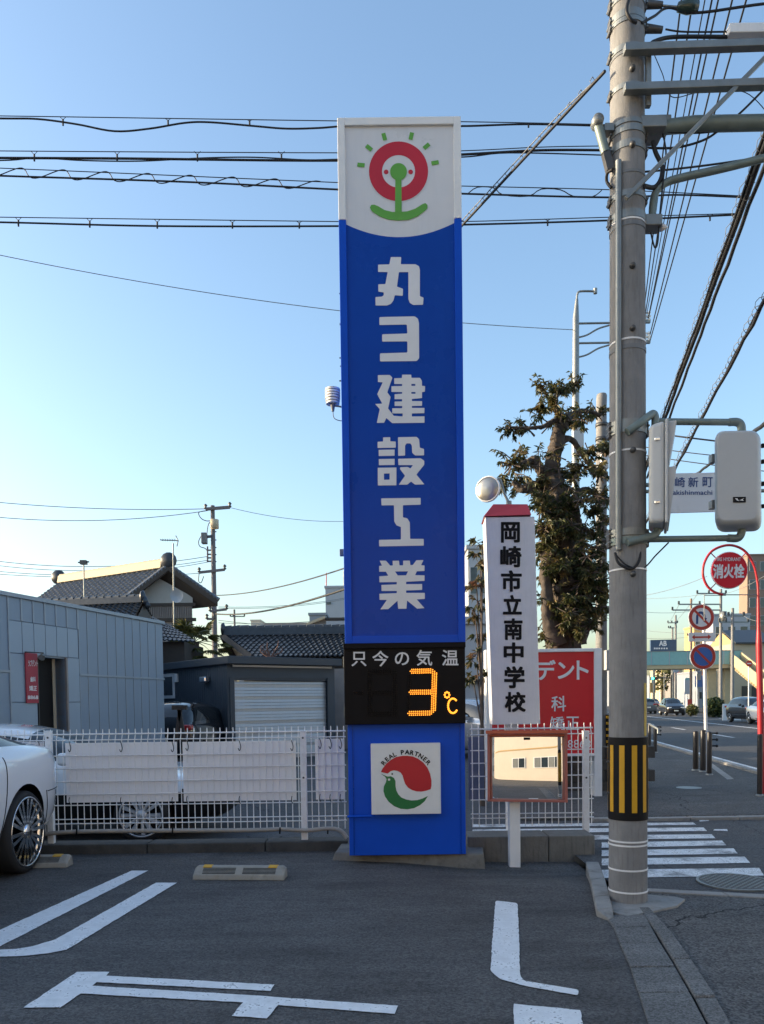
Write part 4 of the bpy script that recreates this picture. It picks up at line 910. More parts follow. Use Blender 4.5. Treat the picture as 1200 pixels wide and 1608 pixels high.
# pipework that carries the pedestrian signals
sp = build(MB().tube(spline([W(985, 678, .15), W(1005, 664, .14), W(1020, 653, .1), W(1026, 650, .08), W(1029, 656, .08), W(1029, 668, .08)], 5), 0.028, 12), 'signal_pipe', 'galv_green', up)
build(MB().tube([W(1029, 662, .02), W(1150, 663, .02), W(1160, 665, .02)], 0.024, 12), 'signal_pipe', 'galv_green', up)
build(MB().tube(spline([W(1145, 663, .02), W(1158, 663, .02), W(1164, 669, .02), W(1165, 684, .02)], 5), 0.029, 12), 'elbow', 'galv_green', up)
build(MB().tube(spline([W(985, 852, .15), W(1008, 846, .13), W(1024, 842, .1), W(1032, 835, .08), W(1033, 822, .08)], 5), 0.028, 12), 'signal_pipe', 'galv_green', up)
build(MB().tube([W(1012, 847, .02), W(1150, 845, .02)], 0.023, 12), 'signal_pipe', 'galv_green', up)
build(MB().tube(spline([W(1143, 845, .02), W(1158, 845, .02), W(1164, 838, .02), W(1165, 826, .02)], 5), 0.029, 12), 'elbow', 'galv_green', up)
# pedestrian signals
s1 = thing('pedestrian_signal', 'pale grey pedestrian signal housing seen edge on beside the pole', 'traffic signal', W(1035, 745))
x0, x1 = P(1019, 740, YP - .24).x, P(1043, 740, YP - .24).x; za, zb_ = P(1030, 821, YP - .24).z, P(1030, 667, YP - .24).z
SHR = Matrix.Translation((x0, YP - .24, 0)) @ Matrix.Rotation(rad(-19), 4, 'Z') @ Matrix.Translation((-x0, -(YP - .24), 0))
def shr(mb):
    mb.v = [SHR @ v for v in mb.v]; return mb
build(shr(MB().hexa([(x0, YP - 0.24, za), (x1, YP - 0.26, za - 0.01), (x1, YP + 0.12, za - 0.01), (x0, YP + 0.1, za)], [(x0, YP - 0.24, zb_), (x1, YP - 0.26, zb_ + 0.02), (x1, YP + 0.12, zb_ + 0.02), (x0, YP + 0.1, zb_)])), 'housing', 'signal_grey' if 'signal_grey' in MATS else M('signal_grey', (0.47, 0.49, 0.50), 0.4, var=0.05, dirt=0.12).name, s1, 0.03, None, 3)
build(shr(MB().box(x1, x1 + 0.02, YP - 0.27, YP + 0.13, za - 0.012, zb_ + 0.022)), 'door', 'signal_grey', s1, 0.008)
for zz0, zz1 in ((zp(741), zb_ + 0.01), (za, zp(752))):
    v = MB().hexa([(x1 + 0.02, YP - 0.24, zz0), (x1 + 0.03, YP - 0.24, zz0), (x1 + 0.03, YP + 0.1, zz0), (x1 + 0.02, YP + 0.1, zz0)], [(x1 + 0.02, YP - 0.24, zz1), (x1 + 0.075, YP - 0.24, zz1), (x1 + 0.075, YP + 0.1, zz1), (x1 + 0.02, YP + 0.1, zz1)])
    build(shr(v), 'visor', 'signal_grey', s1, 0.005)
for yy in (690, 789):
    p = W(1032, yy, 0.262); build(MB().box(p.x - 0.02, p.x + 0.02, p.y - 0.015, p.y + 0.01, p.z - 0.012, p.z + 0.012), 'latch', 'chrome', s1, 0.005)
s2 = thing('pedestrian_signal', 'pale grey pedestrian signal with rounded corners seen from its back', 'traffic signal', W(1158, 750))
out = rounded([(1122.5, 681), (1195, 680), (1196, 829), (1123, 831)], 16, 7)
yb_ = YP - 0.13
o_ = [P(x, y, YP - 0.05) for x, y in out]; cc = sum(o_, Vector()) / len(o_)
def ring(k, y): return [Vector((cc.x + (p.x - cc.x) * k + (y - (YP - .05)) * .5, y, cc.z + (p.z - cc.z) * (1 - (1 - k) * 0.55))) for p in o_]
lp_ = [ring(0.80, YP - 0.17), ring(0.86, YP - 0.168), ring(0.95, YP - 0.13), ring(0.995, YP - 0.08), ring(1, YP - 0.05), ring(1, YP + 0.06), ring(0.97, YP + 0.07)]
k_ = len(o_); mb = MB(); mb.add([v for r in lp_ for v in r], [(i * k_ + j, i * k_ + (j + 1) % k_, (i + 1) * k_ + (j + 1) % k_, (i + 1) * k_ + j) for i in range(len(lp_) - 1) for j in range(k_)], 0, True)
mb.add(lp_[0], [tuple(range(k_))]); mb.add(lp_[-1], [tuple(range(k_))])
build(mb, 'housing', 'signal_grey', s2)
for zz0, zz1 in ((zp(751), zp(683)), (zp(829), zp(757))): build(MB().hexa([(cc.x - 0.09, YP + 0.07, zz0), (cc.x + 0.21, YP + 0.07, zz0), (cc.x + 0.225, YP + 0.1, zz0), (cc.x - 0.075, YP + 0.1, zz0)], [(cc.x - 0.09, YP + 0.07, zz1), (cc.x + 0.21, YP + 0.07, zz1), (cc.x + 0.27, YP + 0.2, zz1), (cc.x - 0.02, YP + 0.2, zz1)]), 'visor', 'signal_grey', s2, 0.005)
for yy in (721, 793): 
    p = W(1119, yy, 0.02); build(MB().box(p.x - 0.018, p.x + 0.02, p.y - 0.03, p.y + 0.03, p.z - 0.03, p.z + 0.03), 'hinge', 'galv', s2, 0.004)
for yy in (700, 725, 760, 795):
    p = W(1197, yy, 0); build(MB().box(p.x - 0.01, p.x + 0.02, p.y - 0.02, p.y + 0.02, p.z - 0.012, p.z + 0.012), 'clip', 'black', s2, 0.003)
p0, p1 = P(1151.5, 789, YP - 0.175), P(1171.5, 780, YP - 0.175); tagp = build(MB().box(p0.x, p1.x, p0.y, p0.y + 0.012, p0.z, p1.z), 'maker_plate', 'black', s2)
mb = MB(); Tq = lambda x, y: P(x, y, YP - 0.177)
poly_px(mb, [[(1154, 782.5), (1158, 782.5), (1159, 784.5), (1161, 786.5), (1157.5, 786), (1156, 784)]], Tq); poly_px(mb, [[(1160, 785.5), (1163, 785), (1169.5, 781.8), (1166.5, 784), (1168, 786.5), (1164.5, 785.8)]], Tq)
build(mb, 'mark', 'letter', tagp)

# ---- overhead cables -------------------------------------------------------
def wire(name, paths, label, group=None, mat='cable', cat='cable'):
    t = MB()
    for pth, r in paths: t.tube(pth, r, 5)
    return tag(build(t, name, mat), label, cat, group)
YW = 9.3
PW = lambda x, y: P(x, y, YW)
def pxpath(pts): return spline([PW(x, y) for x, y in pts], 6)
def hangers(mb, pts_top, pts_bot): pass
lines = [
 ('overhead_cable', [([(-150, 181), (0, 182), (540, 190), (720, 191), (960, 196), (1013, 200)], .005), ([(-150, 184), (0, 186), (60, 187), (120, 195), (180, 206), (235, 202), (290, 193), (330, 192), (400, 198), (450, 202), (500, 201), (540, 198), (620, 194), (720, 198), (830, 195), (958, 198)], .010)], 'topmost pair of cables behind the sign tower, the lower one waving loosely'),
 ('overhead_cable', [([(-150, 235), (0, 237), (540, 240), (720, 237), (850, 231), (960, 229)], .005), ([(-150, 247), (0, 248), (200, 249), (540, 252), (720, 243), (850, 236), (960, 236)], .013), ([(-150, 250), (0, 252), (60, 248), (130, 252), (220, 253), (320, 248), (400, 247), (480, 251), (540, 250), (720, 247), (800, 240), (960, 244)], .007)], 'second cable down, a thick cable with a thin one wound around it'),
 ('overhead_cable', [([(-150, 261), (0, 264), (540, 287), (720, 292), (960, 298), (1172, 308)], .005), ([(-150, 270), (0, 276), (300, 286), (540, 298), (720, 304), (960, 310), (1060, 306), (1172, 310)], .010)], 'third cable down, laced to its support wire with a zigzag'),
 ('overhead_cable', [([(-150, 339), (0, 341), (540, 348), (720, 348), (960, 341), (1164, 335)], .005), ([(-150, 347), (0, 349), (250, 355), (540, 355), (720, 353), (960, 346), (1163, 337)], .010)], 'lowest of the four thick cables crossing behind the sign tower')]
cables = []
for nm, ps, lab in lines:
    t = thing(nm, lab, 'cable', PW(*ps[-1][0][1]), 'cables crossing behind the sign tower')
    for k, (pts, r) in enumerate(ps): build(MB().tube(pxpath(pts), r, 6), 'support_wire' if k == 0 else 'cable', 'cable', t)
    cables.append(t)
def hang(t, xs, yt, yb):
    for x in xs:
        mb = MB(); a, b = PW(x, yt(x)), PW(x, yb(x)); mb.tube([PW(x - 5, yt(x)), PW(x, (yt(x) + yb(x)) / 2), PW(x + 5, yt(x))], 0.004, 4); mb.tube([PW(x, yt(x) * 0.6 + yb(x) * 0.4), b - Vector((0, 0, 0.03))], 0.011, 5)
        build(mb, 'hanger', 'cable', t)
hang(cables[0], (99, 264, 392, 830), lambda x: 182 + x * 0.014, lambda x: 193 if x != 830 else 196)
hang(cables[1], (54, 184, 310, 442, 835), lambda x: 237.5, lambda x: 249 if x < 600 else 236)
hang(cables[3], (29, 141, 247, 365, 470, 860, 1115), lambda x: 341 + min(x, 540) * 0.012 - max(0, x - 720) * 0.028, lambda x: 351 + min(x, 250) * 0.014 - max(0, x - 720) * 0.03)
zz = []
for i in range(-2, 8):
    x = i * 66.5 - 20
    f = lambda q: 276 + q * 0.0405; g = lambda q: 264 + q * 0.0425
    zz += [(x, f(x)), (x + 15, f(x + 15) + 0.5), (x + 45, g(x + 45)), (x + 58, g(x + 58) - 0.3)]
build(MB().tube(spline([PW(*p) for p in zz], 3), 0.006, 5), 'lacing', 'cable', cables[2])
zz = [(735, 304), (750, 294), (775, 295), (790, 306), (830, 308), (850, 297), (880, 298), (900, 308), (930, 309), (945, 299)]
build(MB().tube(spline([PW(*p) for p in zz], 3), 0.006, 5), 'lacing', 'cable', cables[2])
# cable from the pole away across the side street, to the pole hidden behind the tower
HP = P(565, 900, 13.5)
hp = thing('utility_pole', 'utility pole mostly hidden behind the sign tower, only step bolts showing', 'utility pole', (HP.x, 13.5, -0.014))
build(MB().tube([(HP.x, 13.5, -0.03), (HP.x, 13.5, P(560, 440, 13.5).z)], [0.17, 0.13], 16), 'shaft', 'concrete_pole', hp)
for y in (440, 452, 461, 470, 497, 503, 509, 515, 521, 527, 535, 541, 553, 562, 575, 598):
    p = P(534 + RNG.uniform(-1.5, 3), y, 13.5); build(MB().tube([(HP.x, 13.5, p.z), p], 0.02 if 495 < y < 530 else 0.012, 5), 'step_bolt', 'steel_dark', hp)
a = W(950, 112, .05); b = P(725, 355, 7.9); d = (b - a); e_ = a + d * 2.6
t = thing('spiral_cable', 'spiral wrapped cable slanting from the pole down behind the sign tower', 'cable', a)
pl_ = [a + d * (2.6 * i / 60) for i in range(61)]
build(MB().tube(pl_, 0.012, 6), 'cable', 'cable', t)
build(MB().tube([p + Vector((0, 0, 0.05 * min(1, i / 6))) for i, p in enumerate(pl_)], 0.005, 5), 'support_wire', 'cable_grey', t)
mb = MB()
for i in range(1, 42):
    c = a + d * (2.6 * (i / 42) ** 1.0) + Vector((0, 0, 0.025)); mb.tube([c + Vector((0, 0.0, 0.03)), c + Vector((0.02, 0, 0)), c + Vector((0, 0, -0.035)), c + Vector((-0.02, 0, 0)), c + Vector((0, 0, 0.03))], 0.003, 4)
build(mb, 'spiral_rings', 'cable_grey', t)['kind'] = 'stuff'
wire('service_wire', [(sag(P(-60, 388, 14), P(905, 518, 16), 0.25, 30), 0.007)], 'thin single wire sloping across the sky behind the tower', None, 'cable_grey')
# power lines along the main road to the next pole
NP = P(992, 700, 25)
npole = thing('utility_pole', 'further utility pole lined up behind the near pole with insulators showing', 'utility pole', (NP.x, 25, 0.03))
build(MB().tube([(NP.x, 25, -0.02), (NP.x, 25, P(990, 470, 25).z)], [0.19, 0.12], 16), 'shaft', 'concrete_pole', npole)
for y in (505, 537):
    build(MB().bar(P(975, y, 25), P(1021, y, 25), 0.09, 0.09), 'cross_arm', 'galv', npole)
    for x in (1013, 1019): build(MB().lathe([(0.02, 0.0), (0.07, 0.05), (0.03, 0.1), (0.08, 0.16), (0.03, 0.22), (0.07, 0.27), (0.02, 0.33)], P(x, y, 25), 'Z', 10), 'insulator', 'white_paint', npole)
tops = [(1070, 0), (1088, 0), (1107, 0), (1118, 0), (1128, 0), (1150, 0), (1172, 0)]
ends = [(1011, 490), (1013, 497), (1016, 492), (1018, 500), (1019, 497), (1021, 520), (1021, 530)]
for i, ((x0, y0), (x1, y1)) in enumerate(zip(tops, ends)):
    if i in (5, 6): y1 += 5
    E_ = P(x1, y1, 25); D0 = (E_.z - CAM_H) * 1200 / (1097 - y0); S_ = P(x0, y0, D0); dd_ = (S_ - E_); S2 = E_ + dd_ * 2.1
    wire('power_line', [([S2.lerp(E_, k / 20) for k in range(21)], 0.017 if i != 2 else 0.012)], 'straight black power line running overhead along the main road', 'power lines along the main road')
def bundle(x0, y0, D0, x1, y1, D1, r, lab, coils=True, ex=1.6, cr=0.045):
    A, B = P(x0, y0, D0), P(x1, y1, D1); d_ = (B - A); A2 = A - d_ * 1.1; B2 = A + d_ * ex
    t_ = thing('cable_bundle', lab, 'cable', A)
    n_ = 50; pp = [A2.lerp(B2, i / n_) for i in range(n_ + 1)]
    for o__, rr in r:
        build(MB().tube([p + Vector(o__) + Vector((RNG.uniform(-.008, .008), 0, RNG.uniform(-.008, .008))) for p in pp], rr, 7), 'cable', 'cable', t_)
    if coils:
        mb = MB()
        for i in range(110):
            c = A2.lerp(B2, i / 110) + Vector((-0.02, 0, 0.03)); R_ = cr + RNG.uniform(-.012, .016)
            ax = d_.normalized(); u = Vector((ax.y, -ax.x, 0)).normalized(); v = u.cross(ax)
            mb.tube([c + (u * math.cos(q) + v * math.sin(q)) * R_ + ax * 0.03 * q for q in [k * 0.9 for k in range(8)]], 0.0035, 4, 0, False)
        build(mb, 'spiral_hanger', 'cable_grey', t_)['kind'] = 'stuff'
bundle(1200, 235, 6.6, 1045, 655, 12.6, [((0, 0, 0), 0.026), ((-0.032, 0, 0.024), 0.015), ((0.016, 0, 0.036), 0.010)], 'thick coiled bundle of black cables descending along the road, leftmost')
bundle(1200, 262, 6.55, 1052, 655, 12.4, [((0, 0, 0), 0.019)], 'plain thick black cable running close beside the coiled bundle', False)
bundle(1200, 475, 7.0, 1060, 737, 12.2, [((0, 0, 0), 0.018), ((0, 0, 0.026), 0.008)], 'lower spiral wrapped cable passing behind the pedestrian signals', True, 2.0, 0.026)
bundle(1215, 655, 10, 1120, 725, 16, [((0, 0, 0), 0.03)], 'short grey cable slanting behind the rounded signal housing', False, 2.2)
for (x0, y0, D0, x1, y1, D1, r) in ((1012, 678, 14, 1200, 700, 12, .014), (1012, 702, 14, 1200, 722, 12, .008), (1012, 715, 14, 1200, 740, 12, .008)):
    wire('street_wire', [(sag(P(x0, y0, D0), P(x1 + 60, y1 + 6, D1), 0.02, 12), r)], 'thin wire crossing the sky behind the pedestrian signals', 'wires behind the pedestrian signals')
wire('cross_cable', [(sag(P(1010, 270, 9.3), P(1215, 243, 9.3), 0.02, 12), 0.012)], 'single cable rising to the right above the curved pipe')
# ================================================================ along the main road
# street name plate on a signal mast behind the near pole
YN = 13.0
sn = thing('street_name_sign', 'pale street name plate with blue lettering between the two signal housings', 'sign', P(985, 1150, YN))
sn.location.z = 0.0
build(MB().tube([P(985, 1190, YN), P(985, 700, YN)], [0.09, 0.07], 12), 'mast', 'galv', sn)
build(MB().tube([P(985, 762, YN), P(1300, 758, YN)], 0.035, 10), 'arm', 'galv_green', sn)
build(MB().tube([P(985, 772, YN), P(1300, 770, YN)], 0.03, 10), 'arm', 'galv_green', sn)
N0 = lambda x, y, d=0.06: P(x, y, YN - d)
build(MB().wallprism([N0(1040, 806), N0(1140, 803), N0(1140, 741.5), N0(1040, 743.5)], (0, 0.03, 0)), 'plate', 'sign_white', sn, 0.006)
for s_, b in (('崎', (360, 655, 455, 750)), ('新', (485, 655, 580, 750)), ('町', (620, 655, 715, 750)), ('akishinmachi', (340, 778, 712, 822))):
    mb = MB(); text_px(mb, s_, tuple((1000 if i % 2 == 0 else 640) + v / 6 for i, v in enumerate(b)), lambda x, y: N0(x, y, 0.064), 0.012); build(mb, 'lettering', 'ink_blue', sn)
for x in (1200, 1225): pass
# fire hydrant sign
hb = G(1197, 1249, 0.0); YH = hb.y
H_ = lambda x, y, d=0.0: P(x, y, YH - d)
fh = thing('hydrant_sign', 'red fire hydrant sign in a hoop on a red pole', 'sign', (hb.x, YH, 0.03))
build(MB().tube([H_(1197, 1252), H_(1192, 1010)], 0.045, 14), 'pole', 'red_pole', fh)
build(MB().tube([H_(1192, 1010), H_(1191.5, 985), H_(1191, 940)], [0.045, 0.028, 0.022], 12), 'pole', 'red_pole', fh)
hp_ = [(1191, 945), (1190, 915), (1183, 885), (1168, 864), (1145, 856), (1120, 864), (1107, 882), (1104, 902), (1110, 919), (1121, 929), (1135, 934)]
build(MB().tube(spline([H_(*p) for p in hp_], 6), 0.019, 10), 'hoop', 'red_pole', fh)
cc = H_(1144, 896); rr = (H_(1173, 896).x - H_(1115, 896).x) / 2
build(MB().disc(cc + Vector((0, -0.02, 0)), rr, 'Y', 48, 0, 0.02), 'rim', 'white_paint', fh, 0.003)
dsk = build(MB().disc(cc + Vector((0, -0.035, 0)), rr * 0.955, 'Y', 48, 0, 0.012), 'disc', 'red_sign', fh)
for a in (45, 135, 225):
    u = Vector((math.cos(rad(a)), 0, math.sin(rad(a)))); build(MB().tube([cc + u * rr * 0.9, cc + u * rr * 1.42], 0.008, 6), 'spoke', 'red_pole', fh)
Hs = lambda x, y: H_(x, y, 0.043)
for s_, b, o_ in (('消', (562, 103, 627, 195), .035), ('火', (629, 103, 693, 193), .035), ('栓', (694, 103, 760, 193), .035), ('FIRE HYDRANT', (578, 62, 738, 84), .01)):
    mb = MB(); text_px(mb, s_, tuple((980 if i % 2 == 0 else 860) + v / 4.02 for i, v in enumerate(b)), Hs, o_); build(mb, 'lettering', 'letter', dsk)
build(MB().tube(spline([H_(1135, 934), H_(1190, 934)], 2), 0.008, 6), 'hanger_bar', 'galv', fh)
build(MB().tube([H_(1106, 934), H_(1106, 975)], 0.006, 6), 'hanger_rod', 'galv', fh); build(MB().tube([H_(1106, 935), H_(1140, 935)], 0.006, 6), 'hanger_rod', 'galv', fh)
# regulation sign
rg = G(1109, 1212, 0.03); YR = rg.y
R_ = lambda x, y, d=0.0: P(x, y, YR - d)
rs = thing('regulation_sign', 'white post with no U turn and no parking discs', 'road sign', rg)
build(MB().tube([R_(1110, 1214), R_(1104.5, 948)], 0.033, 12), 'post', 'white_paint', rs)
def disc_sign(x, y, rpx, inner, name):
    c = R_(x, y, 0.05); r = (R_(x + rpx, y).x - R_(x - rpx, y).x) / 2
    o = build(MB().disc(c, r, 'Y', 40, 0, 0.012), name, 'white_paint', rs)
    mb = MB().lathe([(r * 0.95, -0.009), (r * 0.72, -0.009)], c, 'Y', 40, 0, False); build(mb, 'red_ring', 'sign_red', o)
    build(MB().disc(c + Vector((0, -0.0085, 0)), r * 0.715, 'Y', 40), 'field', inner, o)
    p, q = c + Vector((-r * 0.55, -0.011, r * 0.55)), c + Vector((r * 0.55, -0.011, -r * 0.55)); u = Vector((1, 0, 1)).normalized() * r * 0.085
    build(MB().add([p + u, q + u, q - u, p - u], [(0, 1, 2, 3)]), 'red_bar', 'sign_red', o)
    return o, c, r
o, c, r = disc_sign(1101.5, 969.5, 20.5, 'white_paint', 'no_u_turn_disc')
mb = MB(); ar = [(-.42, -.5), (-.42, .1), (-.35, .32), (-.18, .45), (.02, .45), (.18, .36), (.28, .2), (.3, -.05), (.44, -.05), (.22, -.4), (.0, -.05), (.14, -.05), (.12, .12), (.02, .26), (-.12, .27), (-.24, .15), (-.26, -.5)]
poly_px(mb, [[(a * 100, -b * 100) for a, b in ar]], lambda x, y: c + Vector((x / 100 * r, -0.0095, -y / 100 * r))); build(mb, 'arrow', 'ink_blue', o)
disc_sign(1104, 1031, 20.5, 'sign_blue_round', 'no_parking_disc')
o = build(MB().wallprism([R_(1082, 1007.5, .05), R_(1123, 1007.5, .05), R_(1122.5, 993, .05), R_(1081.5, 993.5, .05)], (0, 0.012, 0)), 'arrow_plate', 'white_paint', rs, 0.003)
mb = MB(); poly_px(mb, [[(1086.5, 1000.5), (1091, 996.5), (1091, 999.3), (1112, 999), (1112, 996.2), (1117, 1000), (1112, 1004), (1112, 1001.6), (1091, 1002), (1091, 1004.4)]], lambda x, y: R_(x, y, .054)); build(mb, 'double_arrow', 'sign_red', o)
# bollards
def bollard(px, py, ptop, wpx, grp, lab, rings=False):
    b = G(px, py, 0.03); z = P(px, ptop, b.y).z; r = wpx / 2 / 1200 * b.y
    t = thing('bollard', lab, 'bollard', b, grp)
    build(MB().lathe([(r * 1.0, 0.0), (r, z - 0.03 - 0.02), (r * 0.85, z - 0.03), (0.001, z - 0.025)], b, 'Z', 18), 'post', M('bollard_black', (0.018, 0.016, 0.017), 0.4, var=0.15).name, t)
    build(MB().lathe([(r * 1.45, 0.0), (r * 1.45, 0.02), (r, 0.03)], b, 'Z', 18), 'base', 'galv', t)
    if rings:
        for k in range(3):
            zz_ = z * (0.93 - 0.14 * k) + b.z; build(MB().tube([(b.x, b.y, zz_), (b.x + r + 0.09, b.y, zz_)], 0.016, 8), 'rail_stub', 'bollard_black', t)
            build(MB().lathe([(0.001, 0.035), (0.028, 0.02), (0.028, -0.01), (0.001, -0.02)], (b.x + r + 0.09, b.y, zz_), 'X', 8), 'stub_knob', 'bollard_black', t)
bollard(1092.5, 1210, 1148, 8.5, 'black bollards beside the regulation sign', 'black steel bollard set beside the regulation sign post')
bollard(1104, 1212, 1146, 8.5, 'black bollards beside the regulation sign', 'black steel bollard set beside the regulation sign post')
bollard(1114, 1217, 1149, 7.5, None, 'black bollard with three knobbed rail stubs by the regulation sign', True)
bollard(1193, 1250, 1153, 8, None, 'black steel bollard right behind the red hydrant pole')
bollard(1020, 1178, 1135, 5, None, 'far black bollard joined by a sloping handrail, upright nearer the pole')
bollard(1029, 1182, 1140, 5.5, None, 'far black bollard with rail stubs under the sloping handrail', True)
b0, b1 = P(1020, 1137, 18.5), P(1034, 1145, 17.5)
tag(build(MB().tube([b0, b1, b1 + Vector((0, 0, -0.1))], 0.03, 8), 'handrail', 'galv'), 'short sloping steel handrail capping the two far black bollards', 'handrail')
# ---- footbridge
YB = 82.0
B_ = lambda x, y, d=0.0: P(x, y, YB - d)
fbx = thing('footbridge', 'pedestrian footbridge with pale green panels and cream stairs over the main road', 'footbridge', (P(1110, 1100, YB).x, YB, -0.03))
zb0, zb1, zb2 = B_(1100, 1050).z, B_(1100, 1041.5).z, B_(1100, 1023).z
xL, xR = P(880, 1040, YB).x, P(1163, 1040, YB).x
build(MB().box(xL, xR, YB - 0.2, YB + 2.2, zb0, zb1), 'deck_beam', 'bridge_cream', fbx, 0.03)
npn = 10
for i in range(npn):
    a, b = xL + (xR - xL) * i / npn, xL + (xR - xL) * (i + 1) / npn
    build(MB().box(a + 0.03, b - 0.03, YB - 0.28, YB - 0.2, zb1 - 0.15, zb2), 'railing_panel', 'teal', fbx)
    build(MB().box(a - 0.04, a + 0.04, YB - 0.31, YB - 0.18, zb1 - 0.15, zb2 + 0.05), 'railing_post', 'bldg_white', fbx)
build(MB().box(xL, xR, YB + 2.1, YB + 2.2, zb1 - 0.1, zb2), 'back_railing', 'teal', fbx)
build(MB().box(xL, xR, YB - 0.32, YB - 0.24, zb2, zb2 + 0.08), 'handrail', 'galv', fbx)
for x in (1121, 1147): 
    p = B_(x, 1100); build(MB().box(p.x - 0.45, p.x + 0.45, YB + 0.4, YB + 1.4, -0.03, zb0), 'column', 'bridge_cream', fbx, 0.03)
p = P(905, 1100, YB); build(MB().box(p.x - 0.45, p.x + 0.45, YB + 0.4, YB + 1.4, -0.03, zb0), 'column', 'bridge_cream', fbx, 0.03)
# stairs coming down towards the viewer
top0, top1 = B_(1146, 1041, 0.3), B_(1163, 1041, 0.3)
dn = Vector((1.2, -9.5, 0)); b0_ = Vector((top0.x, top0.y, zb1)); b1_ = Vector((top1.x, top1.y, zb1))
zl_ = 0.0
for a in (b0_, b1_):
    e_ = a + dn; e_.z = zl_ + 0.2
    build(MB().hexa([a + Vector((0, 0, -0.4)), e_ + Vector((0, 0, -0.3)), e_ + Vector((0.12, 0, -0.3)), a + Vector((0.12, 0, -0.4))], [a + Vector((0, 0, 1.15)), e_ + Vector((0, 0, 1.15)), e_ + Vector((0.12, 0, 1.15)), a + Vector((0.12, 0, 1.15))]), 'stair_side', 'bridge_cream', fbx)
st = MB(); nst = 26
for i in range(nst):
    t0, t1 = i / nst, (i + 1) / nst; z = zb1 + (0.1 - zb1) * t1; A = b0_ + dn * t0; B2 = b0_ + dn * t1; wv_ = b1_ - b0_
    st.slab([A, A + wv_, B2 + wv_, B2], z - 0.2, 0.2)
build(st, 'steps', M('steps', (0.26, 0.20, 0.10), 0.8).name, fbx)['kind'] = 'stuff'
# ---- far buildings
def bldg(name, x0, x1, yt, D, dep, mat, lab, cols=0, rows=0, roof=None, sill=None, win='window', parapet=True, yaw=0.0, wy=None, base=None):
    a, b = P(x0, yt, D), P(x1, yt, D); z = (a.z + b.z) / 2; zb_ = -0.03
    t = thing(name, lab, 'building', ((a.x + b.x) / 2, D + dep / 2, zb_))
    build(MB().box(a.x, b.x, D, D + dep, zb_, z), 'wall', mat, t)
    if parapet: build(MB().box(a.x - 0.12, b.x + 0.12, D - 0.12, D + dep + 0.12, z + 0.002, z + 0.25), 'roof', roof or mat, t)
    wd = b.x - a.x; h = z - zb_
    zt_, zb2_ = (z - 0.5, zb_ + 0.8) if not wy else wy
    for r in range(rows):
        for c_ in range(cols):
            cw_, ch_ = wd / cols, (zt_ - zb2_) / rows
            xa_, xb_ = a.x + cw_ * (c_ + 0.22), a.x + cw_ * (c_ + 0.78); za_, zc_ = zb2_ + ch_ * (r + 0.3), zb2_ + ch_ * (r + 0.8)
            f = build(MB().box(xa_ - 0.06, xb_ + 0.06, D - 0.06, D - 0.002, za_ - 0.06, zc_ + 0.06), 'window', 'bldg_white', t)
            build(MB().box(xa_, xb_, D - 0.075, D - 0.062, za_, zc_), 'pane', win, f)
    return t
bldg('apartment_tower', 1174, 1240, 872, 130, 3, 'bldg_brown', 'tall brown apartment block rising behind the hydrant sign', 4, 8)
bldg('shop_building', 1090, 1125, 985, 125, 4, 'bldg_ochre', 'ochre shop building glowing in the sun behind the regulation sign', 3, 3)
bldg('office_building', 1120, 1178, 966, 122, 3, 'bldg_white', 'grey white flat roofed building behind the footbridge', 3, 2)
bldg('white_house', 1172, 1240, 1028, 98, 3, 'bldg_white', 'white walled building behind the small no entry sign', 3, 1, None, None, 'window', True, 0, (3.6, 1.0))
bldg('far_building', 1020, 1046, 1062, 230, 12, 'bldg_grey', 'low grey building at the far end of the road', 3, 2)
bldg('far_building', 1048, 1072, 1052, 190, 12, 'beige', 'beige building beyond the footbridge with two rows of windows', 3, 3)
bldg('far_building', 1072, 1096, 1058, 140, 10, 'corrugated', 'brown grey shop under the footbridge beside the white banner', 3, 2)
bldg('far_building', 1096, 1120, 1056, 120, 10, 'bldg_grey', 'dark grey building seen between the footbridge columns', 3, 2)
bldg('far_building', 960, 1014, 1030, 160, 20, 'bldg_grey', 'grey block beyond the near pole on the left of the road', 4, 3)
# little yellow gabled building with dark roof
YG = 92.0; g = lambda x, y: P(x, y, YG)
gh = thing('gabled_house', 'small yellow gabled house with dark roof beside the footbridge stairs', 'building', (g(1175, 1100).x, YG + 3, -0.03))
x0, x1, ze, zr = g(1153, 1005).x, g(1215, 1005).x, g(1160, 1010).z, g(1160, 988).z
xm_ = g(1160, 1000).x
build(MB().box(x0, x1, YG, YG + 7, -0.03, ze), 'wall', 'beige', gh)
build(MB().add([(x0, YG - 0.4, ze - 0.1), (x0 + 0.1, YG + 3.5, zr), (x1, YG + 3.5, zr), (x1, YG - 0.4, ze - 0.1), (x0, YG + 7.4, ze - 0.1), (x1, YG + 7.4, ze - 0.1), (x0, YG - 0.4, ze + 0.08), (x0 + 0.1, YG + 3.5, zr + 0.2), (x1, YG + 3.5, zr + 0.2), (x1, YG - 0.4, ze + 0.08)], [(0, 1, 2, 3), (1, 4, 5, 2), (6, 7, 8, 9), (0, 3, 9, 6), (0, 6, 7, 1), (7, 4, 5, 8)]), 'roof', 'tile_dark', gh)
build(MB().add([(x0 - 0.02, YG, ze), (x0 - 0.02, YG + 7, ze), (x0 - 0.02, YG + 3.5, zr)], [(0, 1, 2)]), 'gable', 'bldg_ochre', gh)
for k in range(3): 
    xx = x0 + (x1 - x0) * (0.3 + 0.25 * k); build(MB().box(xx - 0.5, xx + 0.5, YG - 0.05, YG - 0.003, 1.6, 2.9), 'window', 'window', gh)
